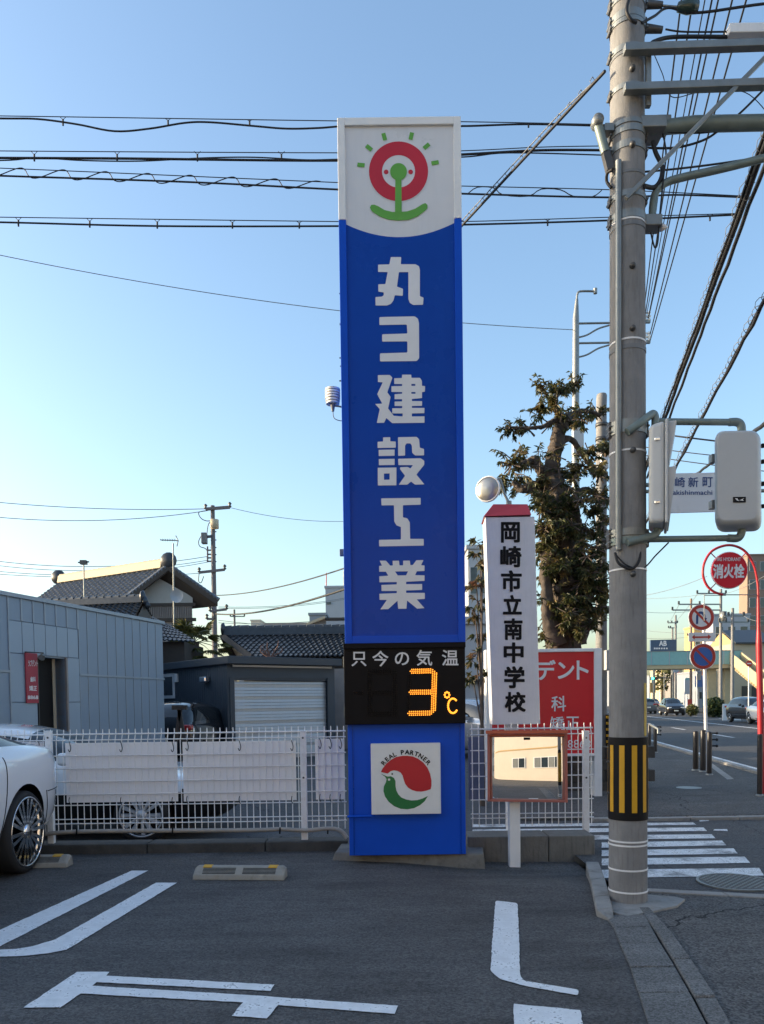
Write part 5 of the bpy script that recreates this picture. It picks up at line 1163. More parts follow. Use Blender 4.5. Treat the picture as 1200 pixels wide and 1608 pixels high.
# billboard
YL = 100.0; l_ = lambda x, y, d=0: P(x, y, YL - d)
bb = thing('rooftop_billboard', 'dark blue billboard with white monogram above the footbridge', 'billboard', (l_(1042, 1100).x, YL, -0.03))
build(MB().wallprism([l_(1022, 1025), l_(1062, 1025), l_(1062, 1004), l_(1022, 1005)], (0, 0.4, 0)), 'panel', 'billboard', bb)
for x in (1027, 1057): build(MB().tube([P(x, 1100, YL + 0.3), P(x, 1020, YL + 0.3)], 0.15, 8), 'leg', 'galv', bb)
mb = MB(); text_px(mb, 'AB', (1035, 1006, 1047, 1014.5), lambda x, y: l_(x, y, .03), 0.03); build(mb, 'monogram', 'letter', bb)
for k, x in enumerate((1027, 1030.5, 1034, 1038, 1042, 1046)):
    p0, p1 = l_(x, 1019.5, .03), l_(x + 2.6, 1017, .03); build(MB().add([(p0.x, p0.y, p0.z), (p1.x, p0.y, p0.z), (p1.x, p0.y, p1.z), (p0.x, p0.y, p1.z)], [(0, 1, 2, 3)]), 'small_mark', 'letter', bb)
# far poles with arms
def fpole(px, yt, D, w_, lab, arms=(), grp='utility poles down the main road', mat='concrete_pole', yb=None):
    b = P(px, 1100, D); z = P(px, yt, D).z
    t = thing('street_pole', lab, 'utility pole', (b.x, D, -0.03), grp)
    build(MB().tube([(b.x, D, -0.05), (b.x, D, z)], [w_ / 2, w_ * 0.36], 10), 'shaft', mat, t)
    for (y, x0, x1) in arms:
        build(MB().bar(P(x0, y, D), P(x1, y, D), 0.12, 0.12), 'cross_arm', 'galv', t)
        for x in (x0, (x0 + px) / 2, x1): p = P(x, y, D); build(MB().box(p.x - 0.07, p.x + 0.07, D - 0.07, D + 0.07, p.z, p.z + 0.3), 'insulator', 'steel_dark', t)
    return t
fpole(1131.5, 925, 72, 0.33, 'tall dark pole with three arms behind the regulation sign', [(932, 1095, 1140), (949, 1066, 1132), (958, 1056, 1132)], None)
fpole(1061, 966, 105, 0.36, 'slender pole rising over the right edge of the billboard', [(978, 1049, 1064)])
fpole(1056, 985, 112, 0.36, 'pole with a drum transformer just left of the slender pole', [(986, 1050, 1062)])
fpole(1085, 940, 92, 0.36, 'rusty brown pole standing behind the regulation discs', [(998, 1080, 1090)], None, 'bldg_brown')
fpole(1150, 955, 60, 0.3, 'pole carrying a transformer to the right of the no parking disc', [(967, 1138, 1168), (977, 1130, 1175)], None)
p = P(1136, 968, 71.5); tag(build(MB().lathe([(0.001, -0.5), (0.3, -0.48), (0.3, 0.45), (0.001, 0.5)], p, 'Z', 14), 'transformer', 'galv'), 'grey drum transformer on the tall dark pole', 'transformer')
# traffic light with green lens
YT = 88.0; t_ = lambda x, y: P(x, y, YT)
tl_ = thing('traffic_light', 'traffic light showing green under the footbridge', 'traffic light', (t_(1054, 1100).x, YT, -0.03))
build(MB().tube([P(1054, 1101, YT), P(1054, 1060, YT)], 0.1, 10), 'pole', 'steel_dark', tl_); build(MB().tube([t_(1054, 1064), t_(1022, 1065.5)], 0.06, 8), 'arm', 'steel_dark', tl_)
a, b = t_(1020, 1068), t_(1032, 1063); build(MB().box(a.x, b.x, YT - 0.35, YT - 0.1, a.z, b.z), 'housing', 'steel_dark', tl_, 0.05)
build(MB().lathe([(0.001, -0.04), (0.15, 0)], t_(1023.5, 1065.5) + Vector((0, -0.36, 0)), 'Y', 14), 'green_lens', 'green_light', tl_)
# banners and small street clutter under the bridge
def banner(x0, x1, y0, y1, D, mat, lab, pm='white_paint'):
    a, b = P(x0, y1, D), P(x1, y0, D); t = thing('shop_banner', lab, 'banner', (a.x, D, -0.03))
    build(MB().tube([(a.x - 0.05, D, -0.05), (a.x - 0.05, D, b.z + 0.2)], 0.05, 6), 'pole', pm, t)
    build(MB().box(a.x, b.x, D - 0.05, D + 0.05, a.z, b.z), 'sheet', mat, t); return t
banner(1076, 1083, 1068, 1090, 80, 'bldg_white', 'white vertical shop banner under the footbridge')
banner(1080, 1086, 1098, 1112, 76, 'sign_red', 'short red shop banner near the hedge')
banner(1095, 1101, 1058, 1068, 86, 'bldg_white', 'white signboard high under the footbridge')
banner(1125, 1127, 1053, 1108, 90, 'beige', 'sunlit cream strip banner between the bridge columns')
banner(1037, 1040, 1048, 1056, 130, 'sign_red', 'red lit sign far down the road')
# hedge and low railings across the road
def leafmass(mb, cx_, cy_, cz_, rx, ry, rz, n, s_, rng):
    for _ in range(n):
        while True:
            u = Vector((rng.uniform(-1, 1), rng.uniform(-1, 1), rng.uniform(-1, 1)))
            if u.length < 1: break
        c = Vector((cx_ + u.x * rx, cy_ + u.y * ry, cz_ + u.z * rz)); a = Vector((rng.gauss(0, 1), rng.gauss(0, 1), rng.gauss(0, .6))).normalized() * s_ * rng.uniform(.6, 1.3)
        b = a.cross(Vector((rng.gauss(0, 1), rng.gauss(0, 1), rng.gauss(0, 1)))).normalized() * a.length * 0.45
        mb.add([c - a, c + b, c + a, c - b], [(0, 1, 2, 3)])
hd = thing('hedge', 'dark green clipped hedge at the foot of the footbridge', 'hedge', P(1128, 1112, 60)); hd.location.z = 0
mb = MB(); a = P(1114, 1112, 60); b = P(1140, 1112, 60); leafmass(mb, (a.x + b.x) / 2, 60.5, 0.75, (b.x - a.x) / 2 + .2, 0.7, 0.85, 1500, 0.14, RNG); build(mb, 'foliage', 'hedge', hd)
hd = thing('hedge', 'small yellowish shrub beside the red banner', 'shrub', P(1092, 1112, 64)); hd.location.z = 0
mb = MB(); a = P(1082, 1112, 64); b = P(1100, 1112, 64); leafmass(mb, (a.x + b.x) / 2, 64.5, 0.5, (b.x - a.x) / 2, 0.6, 0.5, 700, 0.13, RNG); build(mb, 'foliage', 'palm', hd)
gr = thing('white_railing', 'low white railing in front of the footbridge stairs', 'railing', P(1148, 1118, 52)); gr.location.z = 0
for k in range(13):
    p = P(1136 + 26 * k / 12, 1120, 52); build(MB().box(p.x - 0.05, p.x + 0.05, 51.95, 52.05, -0.03, 1.0), 'baluster', 'white_paint', gr)
a, b = P(1135, 1110, 52), P(1163, 1110, 52)
for z in (0.25, 1.0): build(MB().box(a.x, b.x, 51.97, 52.03, z, z + 0.1), 'rail', 'white_paint', gr)
# street trees, bare and brown, far down the road
for x, D, h, lab in ((1040, 120, 9, 'tall rough brown palm trunk far down the road'), (1047, 150, 8, 'bare street tree beyond the green light')):
    b = P(x, 1100, D); t = thing('street_tree', lab, 'tree', (b.x, D, -0.03))
    mb = MB().tube([(b.x, D, -0.05), (b.x + .1, D, h * .55)], [0.28, 0.2], 8); build(mb, 'trunk', 'bark', t)
    mb = MB(); leafmass(mb, b.x, D, h * .6, 1.2, 1.2, h * .35, 500, 0.3, RNG); build(mb, 'crown', 'palm', t)
# no entry sign near stairs
p = P(1176, 1042, 46); ne = thing('no_entry_sign', 'small red round no entry sign on a pole by the stairs', 'road sign', (p.x, 46, -0.03))
build(MB().tube([(p.x, 46, -0.05), (p.x, 46, p.z)], 0.035, 8), 'post', 'white_paint', ne)
o = build(MB().disc(p + Vector((0, -0.05, 0)), 0.19, 'Y', 24, 0, 0.02), 'disc', 'sign_red', ne); build(MB().box(p.x - 0.12, p.x + 0.12, p.y - 0.067, p.y - 0.062, p.z - 0.03, p.z + 0.03), 'white_bar', 'white_paint', o)
# wires far down the road
for (x0, y0, D0, x1, y1, D1) in ((1012, 935, 60, 1110, 905, 50), (1012, 940, 90, 1132, 930, 72), (1012, 961, 90, 1085, 960, 92), (1012, 990, 90, 1140, 995, 72), (1012, 1002, 95, 1085, 1000, 92), (1066, 950, 72, 1049, 980, 105), (1095, 933, 72, 1062, 975, 105), (1140, 932, 72, 1200, 905, 55), (1168, 967, 60, 1200, 975, 50)):
    wire('far_wire', [(sag(P(x0, y0, D0), P(x1, y1, D1), 0.15, 8), 0.02)], 'thin far wire strung above the footbridge', 'far wires above the footbridge', 'cable_grey')
# steel pole and concrete pole behind the tree
YK = 16.0; k_ = lambda x, y: P(x, y, YK)
lpz = thing('steel_mast', 'slender steel mast with hooked top and curved side arms behind the tree', 'mast', (k_(905, 1100).x, YK, -0.014))
build(MB().tube([(k_(905, 1100).x, YK, -0.03), k_(904, 720), k_(904.5, 500), k_(906, 470)], [0.09, 0.08, 0.066, 0.03], 12), 'shaft', 'galv', lpz)
build(MB().tube(spline([k_(906, 472), k_(907, 462), k_(912, 457.5), k_(936, 457.5)]), 0.022, 8), 'hook', 'galv', lpz)
build(MB().tube([k_(935, 453), k_(935, 461)], 0.04, 8), 'hook_end', 'galv', lpz)
for y0 in (508, 539):
    build(MB().tube([k_(908, y0), k_(962, y0 - 1)], 0.022, 8), 'arm', 'galv', lpz)
    build(MB().tube(spline([k_(908, y0 + 22), k_(922, y0 + 18), k_(940, y0 + 8), k_(960, y0 + 2)]), 0.018, 8), 'brace', 'galv', lpz)
a, b = k_(897, 716), k_(913, 668); build(MB().box(a.x, b.x, YK - 0.2, YK - 0.05, a.z, b.z), 'control_box', 'signal_grey', lpz, 0.01)
YQ = 14.2; q_ = lambda x, y: P(x, y, YQ)
cp = thing('utility_pole', 'weathered concrete pole standing just right of the pruned tree', 'utility pole', (q_(945, 1100).x, YQ, -0.014))
build(MB().tube([(q_(944, 1100).x, YQ, -0.03), q_(944.5, 640), q_(945, 622), q_(945, 619)], [0.11, 0.095, 0.095, 0.08], 14), 'shaft', 'concrete_pole', cp)
for y in (668, 690, 705, 745, 835, 850, 930): build(MB().lathe([(0.10, -0.03), (0.115, -0.03), (0.115, 0.03), (0.10, 0.03)], q_(945, y), 'Z', 16), 'band', 'steel_dark', cp)
a, b = q_(940, 740), q_(951, 717); build(MB().box(a.x, b.x, YQ - 0.2, YQ - 0.1, a.z, b.z), 'notice_plate', 'white_paint', cp, 0.004)
a, b = q_(946, 1053), q_(954, 1022); build(MB().box(a.x, b.x, YQ - 0.25, YQ - 0.1, a.z, b.z), 'meter_box', 'signal_grey', cp, 0.01)
st_ = build(MB().box(q_(948, 1180).x, q_(954, 1180).x, YQ - 0.14, YQ - 0.12, q_(945, 1180).z, q_(945, 1122).z), 'warning_strip', 'black', cp)
for k in range(6): build(MB().box(q_(948.5, 1180).x, q_(954, 1180).x, YQ - 0.147, YQ - 0.141, q_(945, 1128 + k * 9.5).z, q_(945, 1124 + k * 9.5).z), 'yellow_stripe', 'yellow', st_)

# small shop signs and shopfront clutter down the far side of the road
SG = ['sign_red', 'bldg_white', 'sign_blue_round', 'yellow_pale', 'teal', 'bldg_ochre']
for k in range(16):
    D = 84 + k * 7.5; x = 1024 + (k * 37 % 92); zc2 = RNG.uniform(2.4, 5.6); w2 = RNG.uniform(.5, 1.3); h2 = RNG.uniform(.6, 1.8); bx = P(x, 1100, D).x
    if bx < xk(D) + 15: bx = xk(D) + 15.5 + RNG.uniform(0, 2)
    t = thing('shop_sign', 'small far shop sign on a post beyond the footbridge', 'sign', (bx, D, -0.03), 'far shop signs down the road')
    build(MB().tube([(bx, D, -.05), (bx, D, zc2 + h2 / 2)], .06, 6), 'post', 'galv', t); build(MB().box(bx - w2 / 2, bx + w2 / 2, D - .12, D - .04, zc2 - h2 / 2, zc2 + h2 / 2), 'panel', SG[k % 6], t)
# ================================================================ left side: metal building, houses, garage
A_ = P(0, 1100, 12.6); B_2 = P(258, 1100, 17.6)
wn = Vector((B_2.y - A_.y, -(B_2.x - A_.x), 0)).normalized()          # outward, towards the lot
Wp = lambda x, y, d=0.0: onplane(x, y, A_, B_2) + wn * d
zt = Wp(258, 979).z; tdir = (B_2 - A_).normalized(); tdir.z = 0; tdir.normalize()
S0_ = A_ - tdir * 1.1; S0_.z = 0
def wpt(s, z, d=0.0): return Vector((S0_.x, S0_.y, 0)) + tdir * s + wn * d + Vector((0, 0, z))
sof = lambda x: (Wp(x, 1100) - S0_).dot(tdir)
mbld = thing('metal_building', 'blue grey metal clad building with a dark doorway', 'building', wpt(3, 0, -3))
Lw = sof(258)
s_door0, s_door1 = sof(57.5), sof(104); zdoor = Wp(80, 1031).z
s_lt0, s_lt1 = sof(16.5), sof(125)
core = MB()
def wbox(s0, s1, z0, z1, d0, d1): return MB().hexa([wpt(s0, z0, d0), wpt(s1, z0, d0), wpt(s1, z0, d1), wpt(s0, z0, d1)], [wpt(s0, z1, d0), wpt(s1, z1, d0), wpt(s1, z1, d1), wpt(s0, z1, d1)])
core = MB()
for s0, s1, z0, z1 in ((0, s_door0, 0, zt), (s_door1, Lw, 0, zt), (s_door0, s_door1, zdoor, zt)):
    q = wbox(s0, s1, z0 - 0.02, z1 - 0.01, -0.25, -0.01); core.add(q.v, q.f)
q = wbox(0, Lw, -0.02, zt - 0.02, -6.0, -5.7); core.add(q.v, q.f); q = wbox(0, 0.25, -0.02, zt - 0.02, -5.7, -0.25); core.add(q.v, q.f); q = wbox(Lw - 0.25, Lw, -0.02, zt - 0.02, -5.7, -0.25); core.add(q.v, q.f)
build(core, 'wall', 'panel_grey', mbld)
build(wbox(0, Lw, zt - 0.02, zt + 0.02, -6.0, 0.0), 'roof', 'panel_grey', mbld)
build(wbox(-0.02, Lw + 0.02, zt - 0.03, zt + 0.04, -0.05, 0.05), 'parapet_cap', 'seam', mbld, 0.005)
build(wbox(s_door0 - 0.3, s_door1 + 0.3, -0.02, 0.0, -3, -0.26), 'floor', 'concrete_dark', mbld)
build(wbox(s_door1 - 0.10, s_door1 - 0.02, 0.0, zdoor - 0.02, -0.24, -0.2), 'door_reveal', 'beige', mbld)
build(wbox(s_door0, s_door1 - 0.11, 0.0, zdoor, -0.24, -0.2), 'door_leaf', 'black', mbld)
build(wbox(s_door0 + (s_door1 - s_door0) * .36, s_door0 + (s_door1 - s_door0) * .38, 0.02, zdoor - 0.02, -0.2, -0.185), 'door_joint', 'steel_dark', mbld)
# cladding: upper row with standing seams, plain band round the door, tall panels to the right
xs_u = [16.5, 36.5, 55, 73, 90.5, 107.5, 124]; zlow_u = Wp(70, 981).z
for a, b in zip(xs_u, xs_u[1:]):
    build(wbox(sof(a) + 0.012, sof(b) - 0.012, zlow_u, zt - 0.03, -0.006, 0.012), 'panel', 'panel_grey', mbld, 0.004)
    build(wbox(sof(b) - 0.018, sof(b) + 0.018, zlow_u, zt - 0.03, -0.006, 0.026), 'seam', 'seam', mbld, 0.004)
for a, b in zip(xs_u, xs_u[1:]): build(wbox(sof(a) + 0.006, sof(b) - 0.006, zdoor + 0.01, zlow_u - 0.01, -0.006, 0.02), 'panel', 'panel_light', mbld, 0.004)
zj = Wp(30, 1103).z
build(wbox(s_lt0 + 0.006, s_door0 - 0.004, zj + 0.006, zdoor, -0.006, 0.02), 'panel', 'panel_light', mbld, 0.004)
build(wbox(s_lt0 + 0.006, s_door0 - 0.004, 0, zj - 0.006, -0.006, 0.02), 'panel', 'panel_light', mbld, 0.004)
build(wbox(s_door1 + 0.05, s_lt1 - 0.006, zj + 0.006, zdoor, -0.006, 0.02), 'panel', 'panel_light', mbld, 0.004)
build(wbox(s_door1 + 0.05, s_lt1 - 0.006, 0, zj - 0.006, -0.006, 0.02), 'panel', 'panel_light', mbld, 0.004)
build(wbox(s_door1 - 0.0, s_door1 + 0.045, 0, zdoor, -0.2, 0.03), 'door_frame', 'corrugated', mbld, 0.004)
xs_r = [125.5, 139, 155, 170, 184, 197.5, 210, 222, 234, 246, 257.5]; zm = Wp(190, 1063).z
for a, b in zip(xs_r, xs_r[1:]):
    build(wbox(sof(a) + 0.01, sof(b) - 0.012, zm + 0.02, zt - 0.03, -0.006, 0.012), 'panel', 'panel_grey', mbld, 0.004)
    build(wbox(sof(a) + 0.01, sof(b) - 0.012, 0, zm - 0.02, -0.006, 0.012), 'panel', 'panel_grey', mbld, 0.004)
    build(wbox(sof(a) - 0.008, sof(a) + 0.01, 0, zt - 0.03, -0.006, 0.02), 'seam', 'seam', mbld, 0.003)
build(wbox(s_lt1, Lw, zm - 0.02, zm + 0.02, -0.006, 0.03), 'drip_rail', 'seam', mbld, 0.003)
build(wbox(0, sof(15), zm + 0.02, zt - 0.03, -0.006, 0.012), 'panel', 'panel_grey', mbld, 0.004); build(wbox(0, sof(15), 0, zm - 0.02, -0.006, 0.012), 'panel', 'panel_grey', mbld, 0.004)
build(wbox(0, sof(15), zm - 0.02, zm + 0.02, -0.006, 0.03), 'drip_rail', 'seam', mbld, 0.003)
build(wbox(s_lt0 - 0.03, s_lt0, 0, zt - 0.03, -0.006, 0.03), 'seam', 'seam', mbld, 0.003)
# red banner by the door
bn = thing('door_banner', 'narrow red vertical banner with white lettering beside the dark doorway', 'banner', Wp(48, 1103))
sb0, sb1 = sof(38.5), sof(57); zb0_, zb1_ = Wp(48, 1104).z, Wp(48, 1026).z
build(wbox(sb0, sb1, zb0_, zb1_, 0.03, 0.05), 'sheet', M('banner_red', (0.36, 0.035, 0.055), 0.6).name, bn)
bf = lambda x, y: Wp(x, y, 0.053)
for s_, b in (('ラブデント', (295, 385, 515, 535)), ('歯科', (345, 770, 465, 890)), ('矯正', (320, 975, 495, 1095)), ('8868', (285, 1200, 525, 1285))):
    mb = MB(); text_px(mb, s_, tuple((20 if i % 2 == 0 else 1010) + v / 14.6 for i, v in enumerate(b)), bf, 0.02); build(mb, 'lettering', 'letter', bn)
ls = thing('wall_lamp', 'small spotlight bracketed above the red door banner', 'lamp', Wp(47, 1028))
build(MB().tube([Wp(38, 1024, 0.02), Wp(38, 1025, 0.2), Wp(49, 1026, 0.25)], 0.012, 6), 'arm', 'steel_dark', ls)
build(MB().tube([Wp(49, 1028, 0.25), Wp(51, 1034, 0.18)], [0.035, 0.06], 10), 'lamp_head', 'galv', ls)

# ---- garage with shutter
GA, GB, GC = P(358, 1100, 20.0), P(526, 1100, 22.0), P(250, 1100, 23.8)
for v in (GA, GB, GC): v.z = 0
zg = onplane(358, 1033, GA, GB).z
gar = thing('garage', 'dark slate coloured garage with a pale roller shutter', 'garage', (GA + GB) / 2)
gd = (GB - GA).normalized(); gn = Vector((gd.y, -gd.x, 0)); gl_ = (GC - GA).normalized(); gln = Vector((-gl_.y, gl_.x, 0))
if gln.y > 0: gln = -gln
sg = lambda x: (onplane(x, 1100, GA, GB) - GA).dot(gd); LG = (GB - GA).length; LL = (GC - GA).length
gp = lambda s, z, d=0.0: GA + gd * s + gn * d + Vector((0, 0, z)); lp2 = lambda s, z, d=0.0: GA + gl_ * s + gln * d + Vector((0, 0, z))
def gb(f, s0, s1, z0, z1, d0, d1): return MB().hexa([f(s0, z0, d0), f(s1, z0, d0), f(s1, z0, d1), f(s0, z0, d1)], [f(s0, z1, d0), f(s1, z1, d0), f(s1, z1, d1), f(s0, z1, d1)])
s0_, s1_ = sg(362), sg(516); zsh = onplane(440, 1064, GA, GB).z
for a, b, c_, d_ in ((0, s0_, 0, zg), (s1_, LG, 0, zg), (s0_, s1_, zsh, zg)): build(gb(gp, a, b, c_ - 0.02, d_ - 0.16, -0.25, 0), 'wall', 'siding_dark', gar)
build(gb(lp2, 0.0, LL, -0.02, zg - 0.16, -0.2, -0.0), 'wall', 'siding_dark', gar)
nb = 34
for i in range(nb): build(gb(lp2, LL * i / nb + 0.008, LL * (i + 1) / nb - 0.008, 0, zg - 0.17, 0.0, 0.012), 'siding_board', 'siding_dark', gar)
rfb = [gp(-0.1, zg - 0.16, 0.25) , gp(LG + 0.1, zg - 0.16, 0.25), gp(LG + 0.1, zg - 0.16, -5), lp2(LL, zg - 0.16, -1.0), lp2(LL, zg - 0.16, 0.2)]
build(MB().hexa(rfb, [p + Vector((0, 0, 0.2)) for p in rfb]), 'roof', 'siding_trim', gar, 0.01)
build(gb(gp, sg(365), sg(520), onplane(440, 1048.5, GA, GB).z, onplane(440, 1045.5, GA, GB).z, 0.02, 0.06), 'awning_rail', 'shutter', gar, 0.004)
build(gb(gp, s0_ + 0.02, s1_ - 0.02, zsh - 0.08, zsh, -0.25, -0.02), 'shutter_box', 'siding_trim', gar)
nsl = 26; zh = (zsh - 0.1) / nsl
for i in range(nsl):
    pr = MB().hexa([gp(s0_ + .03, i * zh, -0.14), gp(s1_ - .03, i * zh, -0.14), gp(s1_ - .03, i * zh, -0.08 - (0.02 if i % 4 == 0 else 0)), gp(s0_ + .03, i * zh, -0.08 - (0.02 if i % 4 == 0 else 0))],
                   [gp(s0_ + .03, (i + 1) * zh - 0.004, -0.14), gp(s1_ - .03, (i + 1) * zh - 0.004, -0.14), gp(s1_ - .03, (i + 1) * zh - 0.004, -0.1), gp(s0_ + .03, (i + 1) * zh - 0.004, -0.1)])
    build(pr, 'shutter_slat', 'shutter', gar)
for s in (s0_ - 0.02, s1_ - 0.04): build(gb(gp, s, s + 0.07, 0, zsh, -0.02, 0.03), 'shutter_guide', 'siding_trim', gar)
sl2 = lambda x: (onplane(x, 1100, GA, GC) - GA).dot(gl_)
w0, w1 = sl2(276), sl2(256); wz0, wz1 = onplane(265, 1097, GA, GC).z, onplane(265, 1058, GA, GC).z
fr_ = build(gb(lp2, w0, w1, wz0, wz1, 0.013, 0.05), 'window', 'white_paint', gar); build(gb(lp2, w0 + .1, w1 - .05, wz0 + .1, wz1 - .1, 0.052, 0.06), 'pane', 'window', fr_)
a, b = onplane(282, 1071, GA, GC), onplane(277, 1058, GA, GC); build(gb(lp2, sl2(282), sl2(278), a.z, b.z, 0.013, 0.08), 'meter', 'white_paint', gar, 0.01)
a = sl2(332); lm = build(gb(lp2, a - 0.0, a + 0.36, onplane(327, 1072.5, GA, GC).z, onplane(327, 1062, GA, GC).z, 0.013, 0.2), 'vent_hood', 'chrome', gar, 0.05)
# ---- tiled roofs
def tiles(RA, RB, EA, EB, nc, nr, mat, parent, amp=0.05, step=0.05):
    mb = MB(); RA, RB, EA, EB = map(Vector, (RA, RB, EA, EB)); nn = (RB - RA).cross(EA - RA).normalized()
    if nn.z < 0: nn = -nn
    k = 5
    for r in range(nr):
        t0, t1 = r / nr, (r + 1) / nr; rows = []
        for t, up_ in ((t0, 0.0), (t1, step), (t1 + 0.001, 0.0)):
            L_, R2 = RA.lerp(EA, t), RB.lerp(EB, t)
            rows.append([L_.lerp(R2, j / (nc * k)) + nn * (up_ + amp * (0.5 + 0.5 * math.cos(2 * math.pi * j / k)) ** 1.5) for j in range(nc * k + 1)])
        m_ = nc * k + 1; vs = [v for q in rows for v in q]
        mb.add(vs, [(i * m_ + j, i * m_ + j + 1, (i + 1) * m_ + j + 1, (i + 1) * m_ + j) for i in range(2) for j in range(m_ - 1)], 0, False)
    o = build(mb, 'roof_tiles', mat, parent); o['kind'] = 'stuff'; return o
def ridge(a, b, w_, h, mat, parent, name='ridge', cap=None):
    a, b = Vector(a), Vector(b); d = (b - a).normalized(); nn = Vector((-d.y, d.x, 0)).normalized()
    o = build(MB().hexa([a - nn * w_, b - nn * w_, b + nn * w_, a + nn * w_], [a - nn * w_ * .7 + Vector((0, 0, h)), b - nn * w_ * .7 + Vector((0, 0, h)), b + nn * w_ * .7 + Vector((0, 0, h)), a + nn * w_ * .7 + Vector((0, 0, h))]), name, mat, parent, 0.02)
    n_ = int((b - a).length / 0.3)
    mb = MB()
    for i in range(n_):
        p = a.lerp(b, (i + .5) / n_) + Vector((0, 0, h)); mb.tube([p - d * 0.16, p + d * 0.13], [0.07, 0.10], 8)
    build(mb, 'ridge_cap', cap or mat, o); return o
# big house with sunlit ridge
Dh = 33.0
ap_, eR, eL = P(265, 892, Dh), P(342, 946, Dh), P(194, 942, Dh - 0.3); far_ = P(95, 909, 36.8); rv = far_ - ap_; rv.z = 0
eL.z = eR.z = min(eL.z, eR.z)
hs = thing('tiled_house', 'two storey house with grey tiled roof and sunlit golden ridge', 'house', (P(265, 1100, Dh).x, Dh, 0))
gw0, gw1 = P(212, 960, Dh + .4), P(324, 960, Dh + .4); zc_ = P(300, 951, Dh).z; inner = rv.normalized() * 0.7
build(MB().hexa([Vector((gw0.x, Dh, 0)) + inner, Vector((gw1.x, Dh, 0)) + inner, Vector((gw1.x, Dh, 0)) + rv * 0.95, Vector((gw0.x, Dh, 0)) + rv * 0.95], [Vector((gw0.x, Dh, zc_)) + inner, Vector((gw1.x, Dh, zc_)) + inner, Vector((gw1.x, Dh, zc_)) + rv * 0.95, Vector((gw0.x, Dh, zc_)) + rv * 0.95]), 'wall', 'corrugated', hs)
gbz = Vector((0, 0, -0.12)); q = [Vector((gw0.x, Dh, zc_)) + inner * .95, Vector((gw1.x, Dh, zc_)) + inner * .95, ap_ + inner * .95 + Vector((0, 0, -0.35))]
q.insert(2, Vector((gw1.x + 0.0, Dh, eR.z + 0.3)) + inner * .95); q.append(Vector((gw0.x, Dh, eL.z + 0.3)) + inner * .95)
build(MB().wallprism(q, inner), 'gable', 'plaster', hs)
for z in (P(270, 948, Dh).z, P(270, 972, Dh).z): build(MB().bar(Vector((gw0.x, Dh, z)) + inner * .9, Vector((gw1.x + .1, Dh, z)) + inner * .9, 0.14, 0.12), 'trim_beam', 'wood_dark', hs)
for k in range(40):
    x = gw0.x + (gw1.x - gw0.x) * (k + .5) / 40; build(MB().box(x - 0.02, x + 0.02, Dh + inner.y * 0.9 - 0.03, Dh + inner.y, P(270, 971, Dh).z, P(270, 950, Dh).z, 0, Matrix.Translation((inner.x, 0, 0))), 'siding_rib', 'corrugated', hs)
for e, nm in ((eL, 'l'), (eR, 'r')):
    un = Vector((0, 0, -0.16)); build(MB().hexa([ap_ + un, e + un, e + rv * 1.02 + un, ap_ + rv * 1.02 + un], [ap_, e, e + rv * 1.02, ap_ + rv * 1.02]), 'roof', 'wood_dark', hs)
tiles(ap_ + Vector((0, 0, .03)), ap_ + rv + Vector((0, 0, .03)), eL + Vector((0, 0, .03)), eL + rv * 1.02 + Vector((0, 0, .03)), 22, 14, 'tile', hs, 0.07, 0.05)
tiles(ap_ + Vector((0, 0, .03)), ap_ + rv + Vector((0, 0, .03)), eR + Vector((0, 0, .03)), eR + rv * 1.02 + Vector((0, 0, .03)), 22, 10, 'tile', hs, 0.07, 0.05)
ridge(ap_ + rv * 0.04 + Vector((0, 0, 0.02)), ap_ + rv + Vector((0, 0, 0.02)), 0.2, 0.34, 'ridge_plaster', hs)
for p in (ap_ + rv * 0.0, ap_ + rv * 1.02):
    build(MB().lathe([(0.001, -0.12), (0.3, -0.1), (0.36, 0), (0.3, 0.1), (0.001, 0.12)], p + Vector((0, 0, 0.32)), 'Y', 14), 'ridge_ornament', 'tile_dark', hs)
for e in (eL, eR):
    build(MB().bar(ap_ + Vector((0, -0.03, 0.02)), e + Vector((0, -0.03, 0.02)), 0.22, 0.12), 'verge_board', 'wood_dark', hs)
    mb = MB()
    for i in range(14): p = ap_.lerp(e, (i + .5) / 14) + Vector((0, 0.02, 0.12)); mb.tube([p - (e - ap_).normalized() * .16, p + (e - ap_).normalized() * .13], [0.09, 0.12], 7)
    build(mb, 'verge_tiles', 'tile', hs)
def antenna(px, yt, ybt, D, lab, boom):
    a, b = P(px, yt, D), P(px + 1.5, ybt, D); t = thing('tv_antenna', lab, 'antenna', b)
    build(MB().tube([b, a], 0.03, 6), 'mast', 'galv', t)
    if boom:
        build(MB().tube([P(px - 20, yt - 5, D), P(px + 8, yt - 4, D)], 0.022, 5), 'boom', 'galv', t)
        build(MB().tube([P(px + 4, yt - 12, D), P(px + 8, yt - 4, D), P(px + 6, yt + 5, D)], 0.022, 5), 'reflector', 'galv', t)
        for k in range(7): p = P(px - 18 + k * 3.6, yt - 5, D); build(MB().tube([p + Vector((0, -.22, 0)), p + Vector((0, .22, 0))], 0.012, 4), 'element', 'galv', t)
    else: 
        p = P(px, yt, D); build(MB().box(p.x - .12, p.x + .12, p.y - .1, p.y + .1, p.z - .06, p.z + .1), 'head', 'steel_dark', t)
        build(MB().tube([p + Vector((-.22, 0, .02)), p + Vector((.22, 0, .04))], 0.03, 5), 'boom', 'steel_dark', t)
antenna(272, 853, 1000, 31.8, 'thin television antenna mast in front of the house gable', True)
antenna(131.5, 884, 960, 30.5, 'short box headed antenna mast in front of the tiled roof', False)
p = P(278, 936, 31.7); tag(build(MB().lathe([(0.001, 0.06), (0.15, 0.04), (0.27, -0.04)], p, 'Y', 18), 'satellite_dish', 'bldg_white'), 'small satellite dish on the antenna mast by the gable', 'dish')
